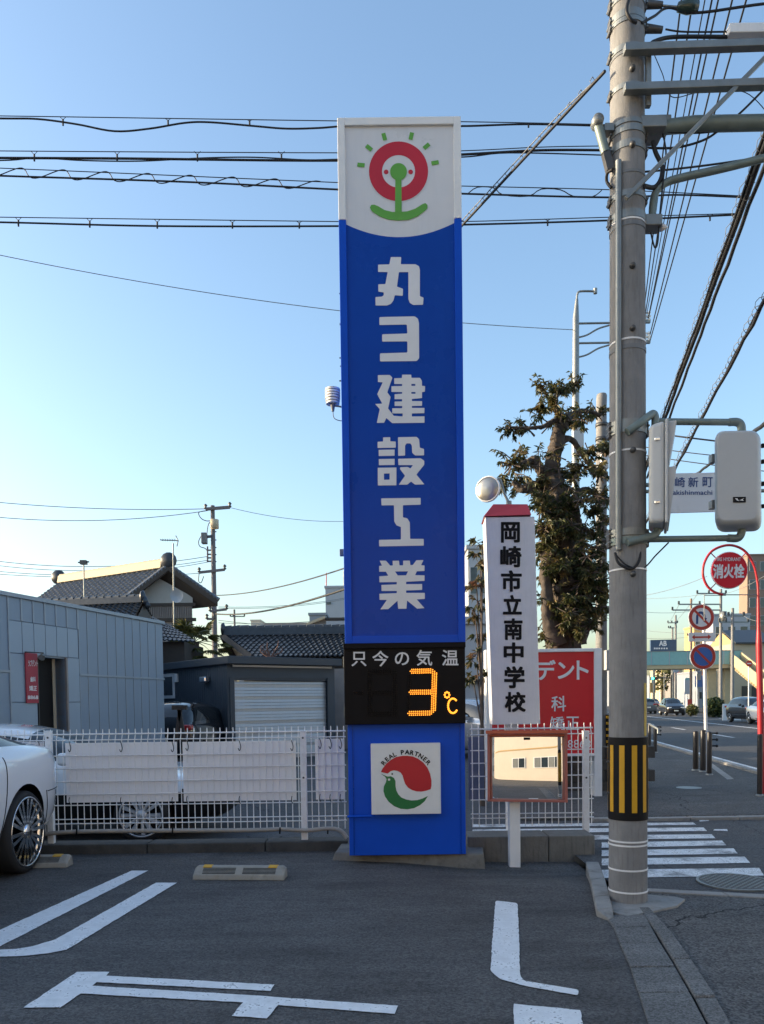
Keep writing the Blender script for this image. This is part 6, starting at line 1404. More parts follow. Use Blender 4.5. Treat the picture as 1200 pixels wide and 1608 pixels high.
# lower tiled wing in front
lw_ = thing('low_wing', 'low dark tiled wing with upturned ridge end above the metal building', 'house', (P(190, 1100, 28.5).x, 28.5, 0))
ra_, rb_ = P(60, 934, 29.5), P(226, 952, 28.5); rb_.z = ra_.z = P(215, 947, 28.5).z
ea_, eb_ = ra_ + Vector((0.3, -2.6, -1.15)), rb_ + Vector((0.4, -2.6, -1.15)); ec_, ed_ = ra_ + Vector((0, 2.6, -1.15)), rb_ + Vector((0, 2.6, -1.15))
tiles(ra_, rb_, ea_, eb_, 20, 9, 'tile_dark', lw_, 0.06, 0.05); tiles(ra_, rb_, ec_, ed_, 20, 4, 'tile_dark', lw_, 0.06, 0.05)
for tri in ([rb_ + Vector((0, 0, -.05)), eb_, ed_], [ra_ + Vector((0, 0, -.05)), ea_, ec_]): build(MB().add(tri, [(0, 1, 2)]), 'gable', 'wood_dark', lw_)
zz_ = ea_.z; build(MB().box(ra_.x + .3, rb_.x - .3, 26.6, 30.6, 0, zz_ + 0.1), 'wall', 'wood_dark', lw_)
ridge(ra_, rb_, 0.18, 0.25, 'tile_dark', lw_); 
for k in range(3): build(MB().lathe([(0.001, -0.1), (0.22 - k * .04, -0.08), (0.26 - k * .05, 0), (0.001, 0.1)], rb_ + Vector((0.08 * k, 0, 0.22 - 0.16 * k)), 'X', 12), 'ridge_ornament', 'tile_dark', lw_)
# hip going down to the right of the wing, and small roof behind the corner
sw = thing('porch_roof', 'small dark tiled porch roof between the metal building and the palm', 'house', (P(275, 1100, 26).x, 26, 0))
t0, t1, t2, t3 = P(236, 968, 26.8), P(262, 982, 26.8), P(240, 1006, 25), P(305, 1009, 25)
tiles(t0, t1, t2, t3, 9, 7, 'tile_dark', sw, 0.05, 0.05)
build(MB().hexa([Vector((p.x, p.y, 0)) for p in (t2 + Vector((.2, .3, 0)), t3 + Vector((-.4, .3, 0)), t3 + Vector((-.4, 3, 0)), t2 + Vector((.2, 3, 0)))], [Vector((p.x, p.y, t2.z - .02)) for p in (t2 + Vector((.2, .3, 0)), t3 + Vector((-.4, .3, 0)), t3 + Vector((-.4, 3, 0)), t2 + Vector((.2, 3, 0)))]), 'wall', 'wood_dark', sw)
# dark tiled house behind the garage
bh = thing('dark_roof_house', 'single storey house with a long dark tiled roof behind the garage', 'house', (P(450, 1100, 28).x, 28, 0))
ra_, rb_ = P(352, 999, 28.5), P(600, 996, 28.5); rb_.z = ra_.z
ea_, eb_ = P(398, 1033, 25.6), P(600, 1041, 25.6); eb_.z = ea_.z; 
tiles(ra_, rb_, ea_, eb_, 26, 9, 'tile_dark', bh, 0.06, 0.05)
ec_ = P(300, 1036, 28.2); ec_.z = ea_.z
back_ = Vector((ra_.x, 31.4, ea_.z)); backr = Vector((rb_.x, 31.4, ea_.z)); tiles(ra_, rb_, back_, backr, 26, 4, 'tile_dark', bh, 0.06, 0.05)
ridge(ra_, rb_, 0.18, 0.3, 'tile_dark', bh)
build(MB().lathe([(0.001, -0.1), (0.22, -0.08), (0.26, 0), (0.001, 0.1)], ra_ + Vector((0, 0, 0.25)), 'X', 12), 'ridge_ornament', 'tile_dark', bh)
gfar = P(312, 1030, 30.5)
build(MB().hexa([Vector((ea_.x + .3, 26.2, 0)), Vector((rb_.x, 26.2, 0)), Vector((rb_.x, 30.8, 0)), Vector((ra_.x + .3, 30.8, 0))], [Vector((ea_.x + .3, 26.2, ea_.z)), Vector((rb_.x, 26.2, ea_.z)), Vector((rb_.x, 30.8, ea_.z)), Vector((ra_.x + .3, 30.8, ea_.z))]), 'wall', 'wood_dark', bh)
build(MB().add([ra_ + Vector((0.1, 0, -.08)), ea_ + Vector((.1, .1, 0)), back_ + Vector((.1, 0, 0))], [(0, 1, 2)]), 'gable', 'plaster', bh)
for e in (ea_, back_): build(MB().bar(ra_ + Vector((-.05, 0, 0)), e + Vector((-.05, 0, 0)), 0.2, 0.12), 'verge_board', 'wood_dark', bh)
build(MB().box(P(526, 1100, 25).x, P(548, 1100, 25).x, 25.0, 25.4, 0, P(530, 1050, 25).z), 'side_wall', 'corrugated', bh)
# distant town on the skyline
bldg('white_tower_block', 511, 552, 923, 95, 14, 'bldg_white', 'pale blue white tall building touching the sign tower', 0, 0)
p = P(516, 947, 94.9); wb = bpy.data.objects['white_tower_block']; build(MB().box(p.x - .25, p.x + .3, 94.9, 94.95, p.z - .15, p.z + .15), 'window', 'window', wb)
pA = P(512.5, 899, 95); build(MB().tube([P(512.5, 922, 95.2), pA + Vector((0, .2, 0))], 0.06, 6), 'mast', 'red_pole', wb); build(MB().tube([P(540, 922, 95.2), P(540, 896, 95.2)], 0.07, 6), 'mast', 'galv', wb)
bldg('grey_block', 486, 512, 966, 80, 10, 'bldg_grey', 'small grey block left of the pale tall building', 2, 1)
bldg('cream_block', 394, 409, 975, 150, 10, 'cream', 'tiny sunlit cream block on the skyline', 0, 0)
bldg('low_shed', 418, 492, 983, 60, 8, 'corrugated', 'long low shed roof on the skyline behind the dark roof', 0, 0)
bldg('shop', 374, 390, 984, 120, 8, 'bldg_white', 'tiny pale shop on the skyline beside a far pole', 0, 0)
sh = thing('gable_shed', 'brown shed with a lit sloping roof edge beside the sign tower', 'shed', (P(520, 1100, 45).x, 45, 0))
a, b, c_, d_ = P(462, 992, 45), P(511, 972, 45), P(556, 972, 45), P(556, 1000, 45)
build(MB().wallprism([Vector((a.x, 45, 0)), Vector((d_.x, 45, 0)), c_, b, a], (0, 6, 0)), 'wall', 'corrugated', sh)
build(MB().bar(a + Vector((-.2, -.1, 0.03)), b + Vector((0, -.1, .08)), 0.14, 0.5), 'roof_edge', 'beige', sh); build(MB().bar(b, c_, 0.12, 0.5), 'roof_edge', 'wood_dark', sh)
build(MB().box(P(512, 980, 44).x, P(556, 980, 44).x, 44.2, 44.8, 0, P(530, 975, 44.2).z), 'annex', 'bldg_white', sh)
# big left utility pole
YU = 45.0; u_ = lambda x, y, d=0: P(x, y, YU - d)
lpole = thing('town_pole', 'dark utility pole with crossarms and transformer beside the tiled house', 'utility pole', (u_(337, 1100).x, YU, 0))
build(MB().tube([(u_(338, 1100).x, YU, -.02), u_(337, 990), u_(334, 794)], [0.2, 0.16, 0.12], 12), 'shaft', M('pole_dark', (0.14, 0.13, 0.14), 0.8, var=0.15).name, lpole)
for (x0, y0, x1, y1, w_) in ((323, 799.5, 361, 796.5, .16), (313, 899, 353, 894.5, .14), (330, 960, 356, 957, .12), (325, 972, 337, 972, .12)):
    build(MB().bar(u_(x0, y0, .15), u_(x1, y1, .15), w_, w_), 'cross_arm', 'pole_dark', lpole)
    for x, y in ((x0, y0), (x1, y1)): p = u_(x, y, .15); build(MB().lathe([(.06, 0), (.12, .05), (.05, .12), (.12, .2), (.04, .3)], p, 'Z', 8), 'insulator', 'steel_dark', lpole)
for k, y in enumerate((864, 870.5, 876, 881.5)): build(MB().bar(u_(325, y), u_(335, y), .08, .08), 'cross_arm', 'pole_dark', lpole)
build(MB().tube([u_(326, 858), u_(326, 883)], 0.05, 6), 'rod', 'pole_dark', lpole)
for y in (835, 848, 860, 871, 882): build(MB().tube([u_(331, y), u_(340, y)], 0.035, 5), 'step_bolt', 'pole_dark', lpole)
a, b = u_(317, 854, .2), u_(325, 837, .2); build(MB().box(a.x, b.x, a.y - .2, a.y + .2, a.z, b.z), 'transformer', M('trafo', (0.13, 0.14, 0.15), 0.5).name, lpole, 0.03)
build(MB().bar(u_(324, 843), u_(336, 842), .14, .14), 'bracket', 'pole_dark', lpole)
for pth in ([u_(325, 838), u_(327, 825), u_(331, 819), u_(336, 819)], [u_(317, 840), u_(312, 850), u_(314, 858), u_(322, 861), u_(326, 866)], [u_(322, 802), u_(312, 805), u_(316, 814), u_(325, 818), u_(333, 817)], [u_(313, 899), u_(312, 912), u_(316, 915), u_(320, 905)]):
    build(MB().tube(spline(pth, 4), 0.025, 5), 'jumper', 'cable', lpole)
build(MB().lathe([(.001, -.3), (.25, -.25), (.25, .25), (.001, .3)], u_(337, 823, .1), 'Z', 10), 'cutout', 'beige', lpole)
for (x0, y0, D0, x1, y1, D1, s, r) in ((-60, 783, 45, 325, 799, 45, .25, .022), (-60, 806, 45, 326, 802, 45, .5, .022), (361, 797, 45, 560, 818, 50, .3, .016), (-60, 873, 45, 325, 874, 45, .6, .02), (-60, 880, 45, 325, 880, 45, .6, .018), (-60, 890, 45, 325, 883, 45, .6, .018), (-60, 897, 45, 315, 900, 45, .3, .018)):
    wire('town_wire', [(sag(u_(x0, y0) if D0 == 45 else P(x0, y0, D0), P(x1, y1, D1), s, 16), r)], 'thin wire strung to the dark pole by the tiled house', 'wires to the dark town pole', 'cable_grey')
wire('town_cable', [(sag(u_(338, 935), P(545, 891, 30), .25, 16), .03)], 'upper of two dark cables rising from the town pole to the tower')
wire('town_cable', [(sag(u_(338, 964), P(548, 923, 24), .3, 16), .04)], 'lower thicker of two dark cables rising to the tower')
for (y0, y1) in ((953, 938), (955, 940), (978, 968), (974, 980)): wire('skyline_wire', [(sag(P(343, y0, 60), P(548, y1, 70), .3, 10), .02)], 'faint wire low over the skyline', 'faint skyline wires', 'cable_grey')
fpole(371, 957, 85, 0.3, 'small far pole on the skyline behind the dark roof', [(968, 362, 384)], None, 'pole_dark')
# pale building between the tower and the school sign
pb = bldg('pale_house', 700, 800, 980, 26, 6, 'bldg_white', 'pale grey house wall seen between the tower and the school sign', 0, 0)
a, b = P(736, 1071, 25.9), P(790, 1068, 25.9); build(MB().box(a.x, b.x, 25.7, 25.99, a.z, b.z + .05), 'eave', 'wood_dark', pb)
bldg('pale_house', 735, 770, 862, 48, 8, 'bldg_white', 'taller pale building further back beside the sign tower', 2, 3)
# ---- buildings outside the frame that shade the lot and fill the mirror
nb_ = thing('neighbour_building', 'tall plain grey building beyond the left edge that shades the lot', 'building', (-17.5, 4, 0))
build(MB().box(-22, -13, 0.5, 7.9, -0.03, 8.4), 'wall', 'bldg_grey', nb_); build(MB().box(-22.1, -12.9, 0.4, 8.0, 8.402, 8.6), 'roof', 'bldg_grey', nb_)
build(MB().box(-22, -13, 7.91, 12.2, -0.03, 4.6), 'annex', 'bldg_grey', nb_)  # unseen low wing, its height set to hold back the low sun
for k in range(3):
    for r in range(2): w_ = build(MB().box(-12.998, -12.95, 1.4 + k * 2.1, 2.8 + k * 2.1, 1.2 + r * 3.2, 2.6 + r * 3.2), 'window', 'bldg_white', nb_); build(MB().box(-12.948, -12.93, 1.5 + k * 2.1, 2.7 + k * 2.1, 1.3 + r * 3.2, 2.5 + r * 3.2), 'pane', 'window', w_)
cbm = Matrix.Translation((1.0, -9.5, 0)) @ Matrix.Rotation(rad(16), 4, 'Z')
cb = thing('cream_building', 'cream rendered building reflected in the square mirror', 'building', (1.0, -9.5, 0))
build(MB().box(-14, 7.0, -6, 0, -0.03, 7.2, 0, cbm), 'wall', 'cream', cb); build(MB().box(-14.1, 7.1, -6.1, 0.1, 7.202, 7.5, 0, cbm), 'roof', 'bldg_ochre', cb)
build(MB().box(-12, 6.2, 0.002, 0.05, 3.6, 3.75, 0, cbm), 'band', 'bldg_ochre', cb)
for x0, n_ in ((-5.6, 2), (-2.7, 4)):
    fr_ = build(MB().box(x0 - .06, x0 + n_ * 0.85 + .06, 0.002, 0.06, 1.44, 2.66, 0, cbm), 'window', 'white_paint', cb)
    for k in range(n_): build(MB().box(x0 + k * .85 + .05, x0 + k * .85 + .8, 0.062, 0.07, 1.5, 2.6, 0, cbm), 'pane', 'window' if k % 2 else 'window_pale', fr_)
build(MB().tube([cbm @ Vector((5.6, 0.1, 0)), cbm @ Vector((5.6, 0.1, 7.1))], 0.06, 8), 'downpipe', 'white_paint', cb)

def block(name, x0, x1, y0, y1, z, mat, lab, face, cols, rows):
    t = thing(name, lab, 'building', ((x0 + x1) / 2, (y0 + y1) / 2, -0.03))
    build(MB().box(x0, x1, y0, y1, -0.03, z), 'wall', mat, t); build(MB().box(x0 - .1, x1 + .1, y0 - .1, y1 + .1, z + .002, z + .25), 'roof', 'bldg_grey', t)
    for r in range(rows):
        for c_ in range(cols):
            zz0 = 1.0 + r * 3.1; u0 = (c_ + .25) / cols; u1 = (c_ + .75) / cols
            if face == 'W': w_ = build(MB().box(x0 - .05, x0 - .002, y0 + (y1 - y0) * u0, y0 + (y1 - y0) * u1, zz0, zz0 + 1.5), 'window', 'bldg_white', t); build(MB().box(x0 - .07, x0 - .052, y0 + (y1 - y0) * u0 + .08, y0 + (y1 - y0) * u1 - .08, zz0 + .08, zz0 + 1.42), 'pane', 'window', w_)
            else: w_ = build(MB().box(x0 + (x1 - x0) * u0, x0 + (x1 - x0) * u1, y1 + .002, y1 + .05, zz0, zz0 + 1.5), 'window', 'bldg_white', t); build(MB().box(x0 + (x1 - x0) * u0 + .08, x0 + (x1 - x0) * u1 - .08, y1 + .052, y1 + .07, zz0 + .08, zz0 + 1.42), 'pane', 'window', w_)
block('unseen_corner_block', 9.5, 26, -26, -12, 11.5, 'bldg_grey', 'unseen grey corner block added behind the lot to cut sky light', 'N', 6, 3)
block('unseen_back_block', -20, 9, -34, -22, 15, 'bldg_grey', 'unseen tall slate block added behind the cream building to cut sky light', 'N', 9, 4)
block('unseen_rear_block', -34, -21, -36, -24, 9.5, 'bldg_grey', 'unseen grey building added behind the lot on the low side to cut sky light', 'N', 5, 3)
block('unseen_road_building', 24.5, 36, -8, 6, 12.5, 'bldg_white', 'unseen white building added across the main road to cut sky light', 'W', 5, 4)
block('unseen_road_building', 25.5, 36, 7, 19, 9.5, 'bldg_grey', 'unseen grey building added across the main road next to the white one to cut sky light', 'W', 4, 3)
block('unseen_road_building', 27, 38, 20, 33, 10.5, 'bldg_grey', 'unseen slate grey building added across the main road before the footbridge to cut sky light', 'W', 5, 3)

block('shade_block', -14, -7.6, 18.6, 25.4, 3.6, 'bldg_grey', 'unseen grey block added behind the metal building to shade the garage', 'N', 2, 1)  # added out of sight to keep the sun off the garage side wall
# ================================================================ vehicles
KINDS = {
 'sedan': dict(st=[(2.40, .58, .34, .60, .64, .3), (2.30, .78, .24, .68, .73, .4), (1.95, .88, .20, .76, .82, .5), (1.25, .90, .20, .85, .92, .5), (.80, .90, .20, .92, .97, .55), (-.02, .90, .20, .94, 1.42, .58), (-.85, .90, .20, .95, 1.44, .58), (-1.12, .90, .20, .97, 1.40, .57), (-1.75, .89, .20, 1.00, 1.08, .56), (-2.18, .84, .22, .98, 1.05, .5), (-2.38, .70, .34, .88, .96, .4)], fw=(4, 5), rw=(7, 8), side=(4, 8), wb=1.42, wr=.335),
 'hatch': dict(st=[(1.95, .56, .34, .66, .72, .3), (1.86, .74, .24, .76, .84, .4), (1.60, .82, .20, .86, .95, .5), (1.15, .83, .20, .96, 1.06, .56), (.45, .84, .20, 1.00, 1.58, .60), (-.6, .84, .20, 1.02, 1.63, .61), (-1.5, .84, .20, 1.03, 1.60, .60), (-1.86, .80, .22, 1.05, 1.20, .58), (-1.95, .72, .34, .95, 1.02, .45)], fw=(3, 4), rw=(6, 7), side=(3, 7), wb=1.25, wr=.30)}
def spoke_wheel(mb_t, mb_r, cx_, cy_, r, side, n, wide, big=0.0):
    w_ = 0.20; y0 = cy_
    mb_t.lathe([(r * (.70 + big), -w_ / 2), (r * .93, -w_ / 2), (r, -w_ * .36), (r, w_ * .36), (r * .93, w_ / 2), (r * (.72 + big), w_ / 2), (r * (.70 + big), -w_ / 2)], (cx_, y0, r), 'Y', 40)
    yo = y0 + side * w_ * .46
    mb_r.lathe([(r * (.76 + big * .8), 0.0), (r * (.79 + big * .8), side * 0.012), (r * (.73 + big), side * 0.012), (r * (.70 + big), -side * 0.05)], (cx_, yo, r), 'Y', 40)
    for k in range(n):
        a = 2 * math.pi * (k + (0.18 if k % 2 else -0.0)) / n; u = Vector((math.cos(a), 0, math.sin(a))); v = Vector((-math.sin(a), 0, math.cos(a))); c = Vector((cx_, yo, r))
        wa, wb_ = r * .035, r * wide
        p = [c + u * r * .14 - v * wa, c + u * r * (.72 + big) - v * wb_, c + u * r * (.72 + big) + v * wb_, c + u * r * .14 + v * wa]
        mb_r.hexa([q + Vector((0, -side * .05, 0)) for q in p], [q + Vector((0, side * (0.0 if i in (0, 3) else .008), 0)) for i, q in enumerate(p)])
    mb_r.lathe([(r * .2, -side * .02), (r * .17, side * .01), (.001, side * .015)], (cx_, yo, r), 'Y', 20)
def eval_mesh(o):
    bpy.context.view_layer.update(); dg = bpy.context.evaluated_depsgraph_get(); e = o.evaluated_get(dg); return bpy.data.meshes.new_from_object(e, depsgraph=dg)
def make_car(kind, paint, lab, name='parked_car', spokes=10, wide=.09, rim='chrome', detail=True, group=None, big=0.0, sill=None, tails=True):
    K = KINDS[kind]; root = thing(name, lab, 'car', (0, 0, 0), group); st = K['st']; nS = len(st); mb = MB()
    rings = []
    for (x, w_, zb, zbelt, zt, wr) in st:
        zm = zb + (zbelt - zb) * .55; tall = zt - zbelt > .2
        half = [(0, zb), (w_ * .80, zb), (w_ * .955, zb + .10), (w_, zm), (w_ * .985, zbelt - .06), (w_ * .93, zbelt), (w_ * .90, zbelt + .025), (wr + (.03 if tall else 0), zt - (.07 if tall else .012)), (wr * .55, zt - .008), (0, zt)]
        full = [(x, y, z) for y, z in half] + [(x, -y, z) for y, z in half[-2:0:-1]]; rings.append(full)
    nR = len(rings[0]); mb.v = [Vector(v) for r in rings for v in r]
    # material slots: 0 paint, 1 windshield, 2 rear window, 3 side left, 4 side right
    for i in range(nS - 1):
        for j in range(nR):
            m_ = 0; jj = j if j < 9 else nR - 1 - j
            if jj in (7, 8) and i == K['fw'][0]: m_ = 1
            elif jj in (7, 8) and i == K['rw'][0]: m_ = 2
            elif jj == 6 and K['side'][0] <= i < K['side'][1]: m_ = 3 if j < 9 else 4
            mb.f.append([i * nR + j, (i + 1) * nR + j, (i + 1) * nR + (j + 1) % nR, i * nR + (j + 1) % nR]); mb.mi.append(m_); mb.sm.append(True)
    mb.f.append(list(range(nR))); mb.mi.append(0); mb.sm.append(True); mb.f.append(list(range((nS - 1) * nR, nS * nR))); mb.mi.append(0); mb.sm.append(True)
    tmp = build(mb, 'tmp', [paint, 'car_glass', 'car_glass', 'car_glass', 'car_glass', 'black'])
    s_ = tmp.modifiers.new('s', 'SUBSURF'); s_.levels = s_.render_levels = 2 if detail else 1
    cut_ = MB(); R_ = K['wr'] * 1.17
    for sx in (-1, 1):
        for sy in (-1, 1):
            prof = [(.001, .52 * 1), (R_, .52), (R_, 1.3), (.001, 1.3)]
            cut_.lathe([(a, b * sy) for a, b in prof], (sx * K['wb'], 0, K['wr']), 'Y', 36)
    co = build(cut_, 'cut', ['black']); b_ = tmp.modifiers.new('b', 'BOOLEAN'); b_.object = co; b_.operation = 'DIFFERENCE'; b_.solver = 'EXACT'; b_.material_mode = 'TRANSFER'
    me = eval_mesh(tmp); bpy.data.objects.remove(tmp); bpy.data.objects.remove(co)
    mats = [m_.name if m_ else 'black' for m_ in me.materials]
    groups = {}
    for p in me.polygons:
        i = p.material_index
        if i > 0 and p.center.z < .8: i = 5
        if sill and i == 0 and p.center.z < sill: i = 9  # body faces below this height are drawn black
        nm_ = {0: 'body', 1: 'windshield', 2: 'rear_window', 3: 'side_window', 4: 'side_window.r', 9: 'lower_body'}.get(i, 'wheel_well')
        if nm_ == 'wheel_well': nm_ += '.%d%d' % (p.center.x > 0, p.center.y > 0)
        groups.setdefault(nm_, []).append(p)
    for nm_, ps in groups.items():
        q = MB(); idx = {}
        for p in ps:
            for v in p.vertices:
                kx = tuple(round(c_, 4) for c_ in me.vertices[v].co)
                if kx not in idx: idx[kx] = len(q.v); q.v.append(me.vertices[v].co.copy())
            fk = list(dict.fromkeys(idx[tuple(round(c_, 4) for c_ in me.vertices[v].co)] for v in p.vertices))
            if len(fk) < 3: continue
            q.f.append(fk); q.mi.append(0); q.sm.append(True)
        mt = paint if nm_ == 'body' else 'black' if nm_.split('.')[0] in ('wheel_well', 'lower_body') else 'car_glass'
        m2 = bpy.data.meshes.new(nm_.split('.')[0]); m2.from_pydata([tuple(v) for v in q.v], [], q.f); m2.materials.append(MATS[mt]); m2.polygons.foreach_set('use_smooth', [True] * len(q.f))
        o = bpy.data.objects.new(nm_.split('.')[0], m2); COL.objects.link(o); o.parent = root
    bpy.data.meshes.remove(me)
    for sx in (-1, 1):
        for sy in (-1, 1):
            t_, r__ = MB(), MB(); wy = st[len(st) // 2][1] - .115; spoke_wheel(t_, r__, sx * K['wb'], sy * wy, K['wr'], sy, spokes, wide, big)
            t2 = build(t_, 'wheel', 'rubber', root); build(r__, 'rim', rim, t2)
            build(MB().disc((sx * K['wb'], sy * (wy + .035), K['wr']), K['wr'] * (.7 + big), 'Y', 32), 'rim_back', 'black', t2)
    xf, xr = st[1], st[-2]
    for sy in (-1, 1):
        y = xf[1] * .72 * sy; build(MB().box(xf[0] - .22, xf[0] + .06, y - .17, y + .17, xf[3] - .10, xf[3] + .015), 'headlight', 'lamp_clear', root, 0.045, None, 3)
        y = xr[1] * (.76 if tails else .55) * sy; build(MB().box(xr[0] - .12, xr[0] + .10, y - .19, y + .19, xr[3] - .14, xr[3] - .0), 'taillight', 'tail_red', root, 0.045, None, 3)
        ym = st[4][1] * sy; build(MB().box(st[4][0] - .32, st[4][0] - .14, ym + sy * .02 - .07, ym + sy * .02 + .07, st[4][3] + .02, st[4][3] + .17), 'wing_mirror', paint, root, 0.04, None, 3)
    build(MB().box(st[0][0] - .06, st[0][0] + .012, -.17, .17, .40, .50), 'number_plate', 'plate', root, 0.005); build(MB().box(st[-1][0] - .012, st[-1][0] + .06, -.17, .17, .60, .74), 'number_plate', 'plate', root, 0.005)
    build(MB().box(st[0][0] - .12, st[0][0] + .006, -.42, .42, .52, .60), 'grille', 'black', root, 0.02)
    return root
def place(c, x, y, z, deg, s=1.0): c.location = (x, y, z); c.rotation_euler = (0, 0, rad(deg)); c.scale = (s, s, s)
# near white sedan, backed up to its wheel stop
def panel_gap(car, co, no, keep, r=0.005):
    b = [c for c in car.children if c.name.split('.')[0] == 'body'][0]; bm = bmesh.new(); bm.from_mesh(b.data)
    res = bmesh.ops.bisect_plane(bm, geom=bm.verts[:] + bm.edges[:] + bm.faces[:], plane_co=co, plane_no=no)
    mb = MB(); bm.normal_update()
    for e in res['geom_cut']:
        if isinstance(e, bmesh.types.BMEdge):
            a, c = e.verts[0].co.copy(), e.verts[1].co.copy()
            if keep((a + c) / 2) and (a - c).length > 1e-4: mb.tube([a, c], r, 5, 0, False)
    bm.free()
    if mb.v: build(mb, 'panel_gap', 'black', car)
yw = G(47, 1369).y; xw = P(46, 1300, yw).x; sc1 = 1.11
c1 = make_car('sedan', 'car_white', 'white sedan parked against the wheel stop, multi spoke chrome wheel showing', 'parked_car', 20, .05, big=0.085, tails=False)
panel_gap(c1, (-.95, 0, 0), (1, 0, .18), lambda p: .28 < p.z < .96 and p.y > .3)
panel_gap(c1, (-1.98, 0, 0), (1, 0, -.25), lambda p: p.z < .62 and p.y > .3)
panel_gap(c1, (0, 0, .62), (0, 0, 1), lambda p: p.x < -1.86)
panel_gap(c1, (0, 0, .33), (0, 0, 1), lambda p: -1.0 < p.x < 1.0 and p.y > 0, 0.004)
build(MB().box(-.86, -.68, .885, .925, .79, .815), 'door_handle', 'chrome', c1, 0.01)
K = KINDS['sedan']; place(c1, xw - .885 * sc1, yw - K['wb'] * sc1 - 0.02, 0.0, -90, sc1)
# white car behind the fence
c2 = make_car('sedan', 'car_white', 'white car parked side on behind the fence boards, wide spoked wheel', 'parked_car', 12, .07, 'rim_silver', sill=0.62)
y2 = 9.45; wx = P(222, 1290, y2).x; place(c2, wx - K['wb'] * 1.05, y2 + .92, zside(wx - 1, y2 + .9), 0, 1.05)
# dark van by the garage
c3 = make_car('hatch', 'car_black', 'black hatchback with its rear to the fence beside the garage', 'parked_car', 10, .09, 'rim_dark')
p = P(300, 1100, 18.2); place(c3, p.x - .45, 20.2, -0.014, 80)
c4 = make_car('hatch', 'car_silver', 'grey hatchback glimpsed between sign tower and school sign', 'parked_car')
p = P(757, 1100, 19); place(c4, p.x + .3, 20.5, -0.014, -60)
# traffic
ra_ = -90 - math.degrees(math.atan2(KD.x, KD.y))
c5 = make_car('hatch', 'car_black', 'black car driving towards the viewer under the footbridge', 'moving_car', detail=False); p = P(1055, 1110, 70); place(c5, p.x, 70, -0.03, ra_)
c6 = make_car('hatch', 'car_black', 'black car with dark windscreen coming past the white railing', 'moving_car', detail=False); p = P(1181, 1110, 47); place(c6, p.x, 47, -0.03, ra_ + 10)
c7 = make_car('sedan', 'car_white', 'white car at the edge behind the red hydrant pole', 'moving_car', detail=False); p = P(1214, 1110, 43); place(c7, p.x, 43, -0.03, ra_)
c8 = make_car('hatch', 'car_grey', 'dark car half hidden by the utility pole far down the road', 'moving_car', detail=False); p = P(1014, 1110, 80); place(c8, p.x, 80, -0.03, 90 - math.degrees(math.atan2(KD.x, KD.y)))
c9 = make_car('hatch', 'car_grey', 'small distant car beyond the footbridge on the left lane', 'moving_car', detail=False); p = P(1027, 1105, 140); place(c9, p.x, 140, -0.03, ra_)
# trestle frame near the black hatchback
p0 = P(283, 1144, 15.5); tr_ = thing('trestle', 'dark trestle frame standing in front of the black hatchback', 'trestle', (p0.x, 15.5, -0.014))
for dx in (-.22, .2): build(MB().bar((p0.x + dx, 15.5, -.02), (p0.x - dx * .1, 15.5, P(283, 1110, 15.5).z), .07, .07), 'leg', 'wood_dark', tr_)
build(MB().bar((p0.x - .15, 15.5, P(283, 1111, 15.5).z), (p0.x + .15, 15.5, P(283, 1111, 15.5).z), .09, .09), 'beam', 'wood_dark', tr_)
# ================================================================ plants
def leaf(mb, c, d, L_, w_, rng):
    d = d.normalized(); s_ = d.cross(Vector((rng.gauss(0, 1), rng.gauss(0, 1), rng.gauss(0, 1)))).normalized(); n_ = s_.cross(d)
    m1 = c + d * L_ * .45 + n_ * L_ * .06; tip = c + d * L_ - Vector((0, 0, L_ * .18))
    mb.add([c, m1 + s_ * w_, tip, m1 - s_ * w_], [(0, 1, 2), (0, 2, 3)])
YT_ = 13.0; T = lambda x, y, d=0.0: P(x, y, YT_ - d)
tree = thing('pruned_tree', 'hard pruned old tree with a thick gnarled trunk and sparse leaves', 'tree', (T(888, 1100).x, YT_, -0.014))
trk = MB(); NA = []
base_ = Vector((T(890, 1100).x, YT_, -.05))
def limb(pts, rpx, jit=0.5):
    q = spline([T(x, y, d) for x, y, d in pts], 12); n_ = len(q); k = len(rpx)
    rs_ = []
    for i in range(n_):
        t = i / (n_ - 1) * (k - 1); a = int(min(t, k - 2)); rs_.append((rpx[a] + (rpx[a + 1] - rpx[a]) * (t - a)) / 1200 * YT_ * (1 + RNG.uniform(-.1, .12) * jit))
    NA.extend([min(1, max(.25, max(rs_[min(i_, n_ - 1)] for _ in [0]) / .30)) for i_ in range(n_) for _j in range(22)] + [min(1, rs_[0] / .30)] * 22 + [min(1, rs_[-1] / .30)] * 22)
    trk.tube([p + Vector((RNG.uniform(-.02, .02), RNG.uniform(-.02, .02), 0)) * jit for p in q], rs_, 22)
limb([(892, 1240, 0), (889, 1080, 0), (888, 1000, 0), (886, 930, 0), (882, 860, 0), (878, 810, 0), (874, 770, 0)], [34, 28, 24, 23, 22, 21, 16])
limb([(905, 1010, -.1), (908, 930, -.15), (903, 860, -.1), (896, 800, 0), (892, 785, 0)], [20, 19, 15, 13, 8])
limb([(872, 1010, .25), (860, 960, .3), (858, 900, .3), (862, 850, .25)], [14, 11, 9, 12])
limb([(874, 800, 0), (868, 760, .05), (866, 740, .05), (872, 705, .05), (878, 680, 0), (887, 660, 0), (896, 656, -.05)], [20, 15, 11, 10, 10, 12, 8])
limb([(866, 790, 0), (850, 775, .05), (836, 768, .05), (818, 768, .1), (806, 758, .1)], [12, 9, 8, 6, 3])
limb([(868, 745, .1), (850, 738, .15), (840, 722, .15), (828, 726, .2), (812, 730, .2)], [10, 8, 7, 4, 2])
limb([(876, 700, 0), (895, 690, -.1), (920, 720, -.2), (935, 745, -.2)], [7, 5, 4, 3])
limb([(893, 790, 0), (915, 770, -.1), (935, 775, -.2), (950, 790, -.2)], [8, 5, 4, 2])
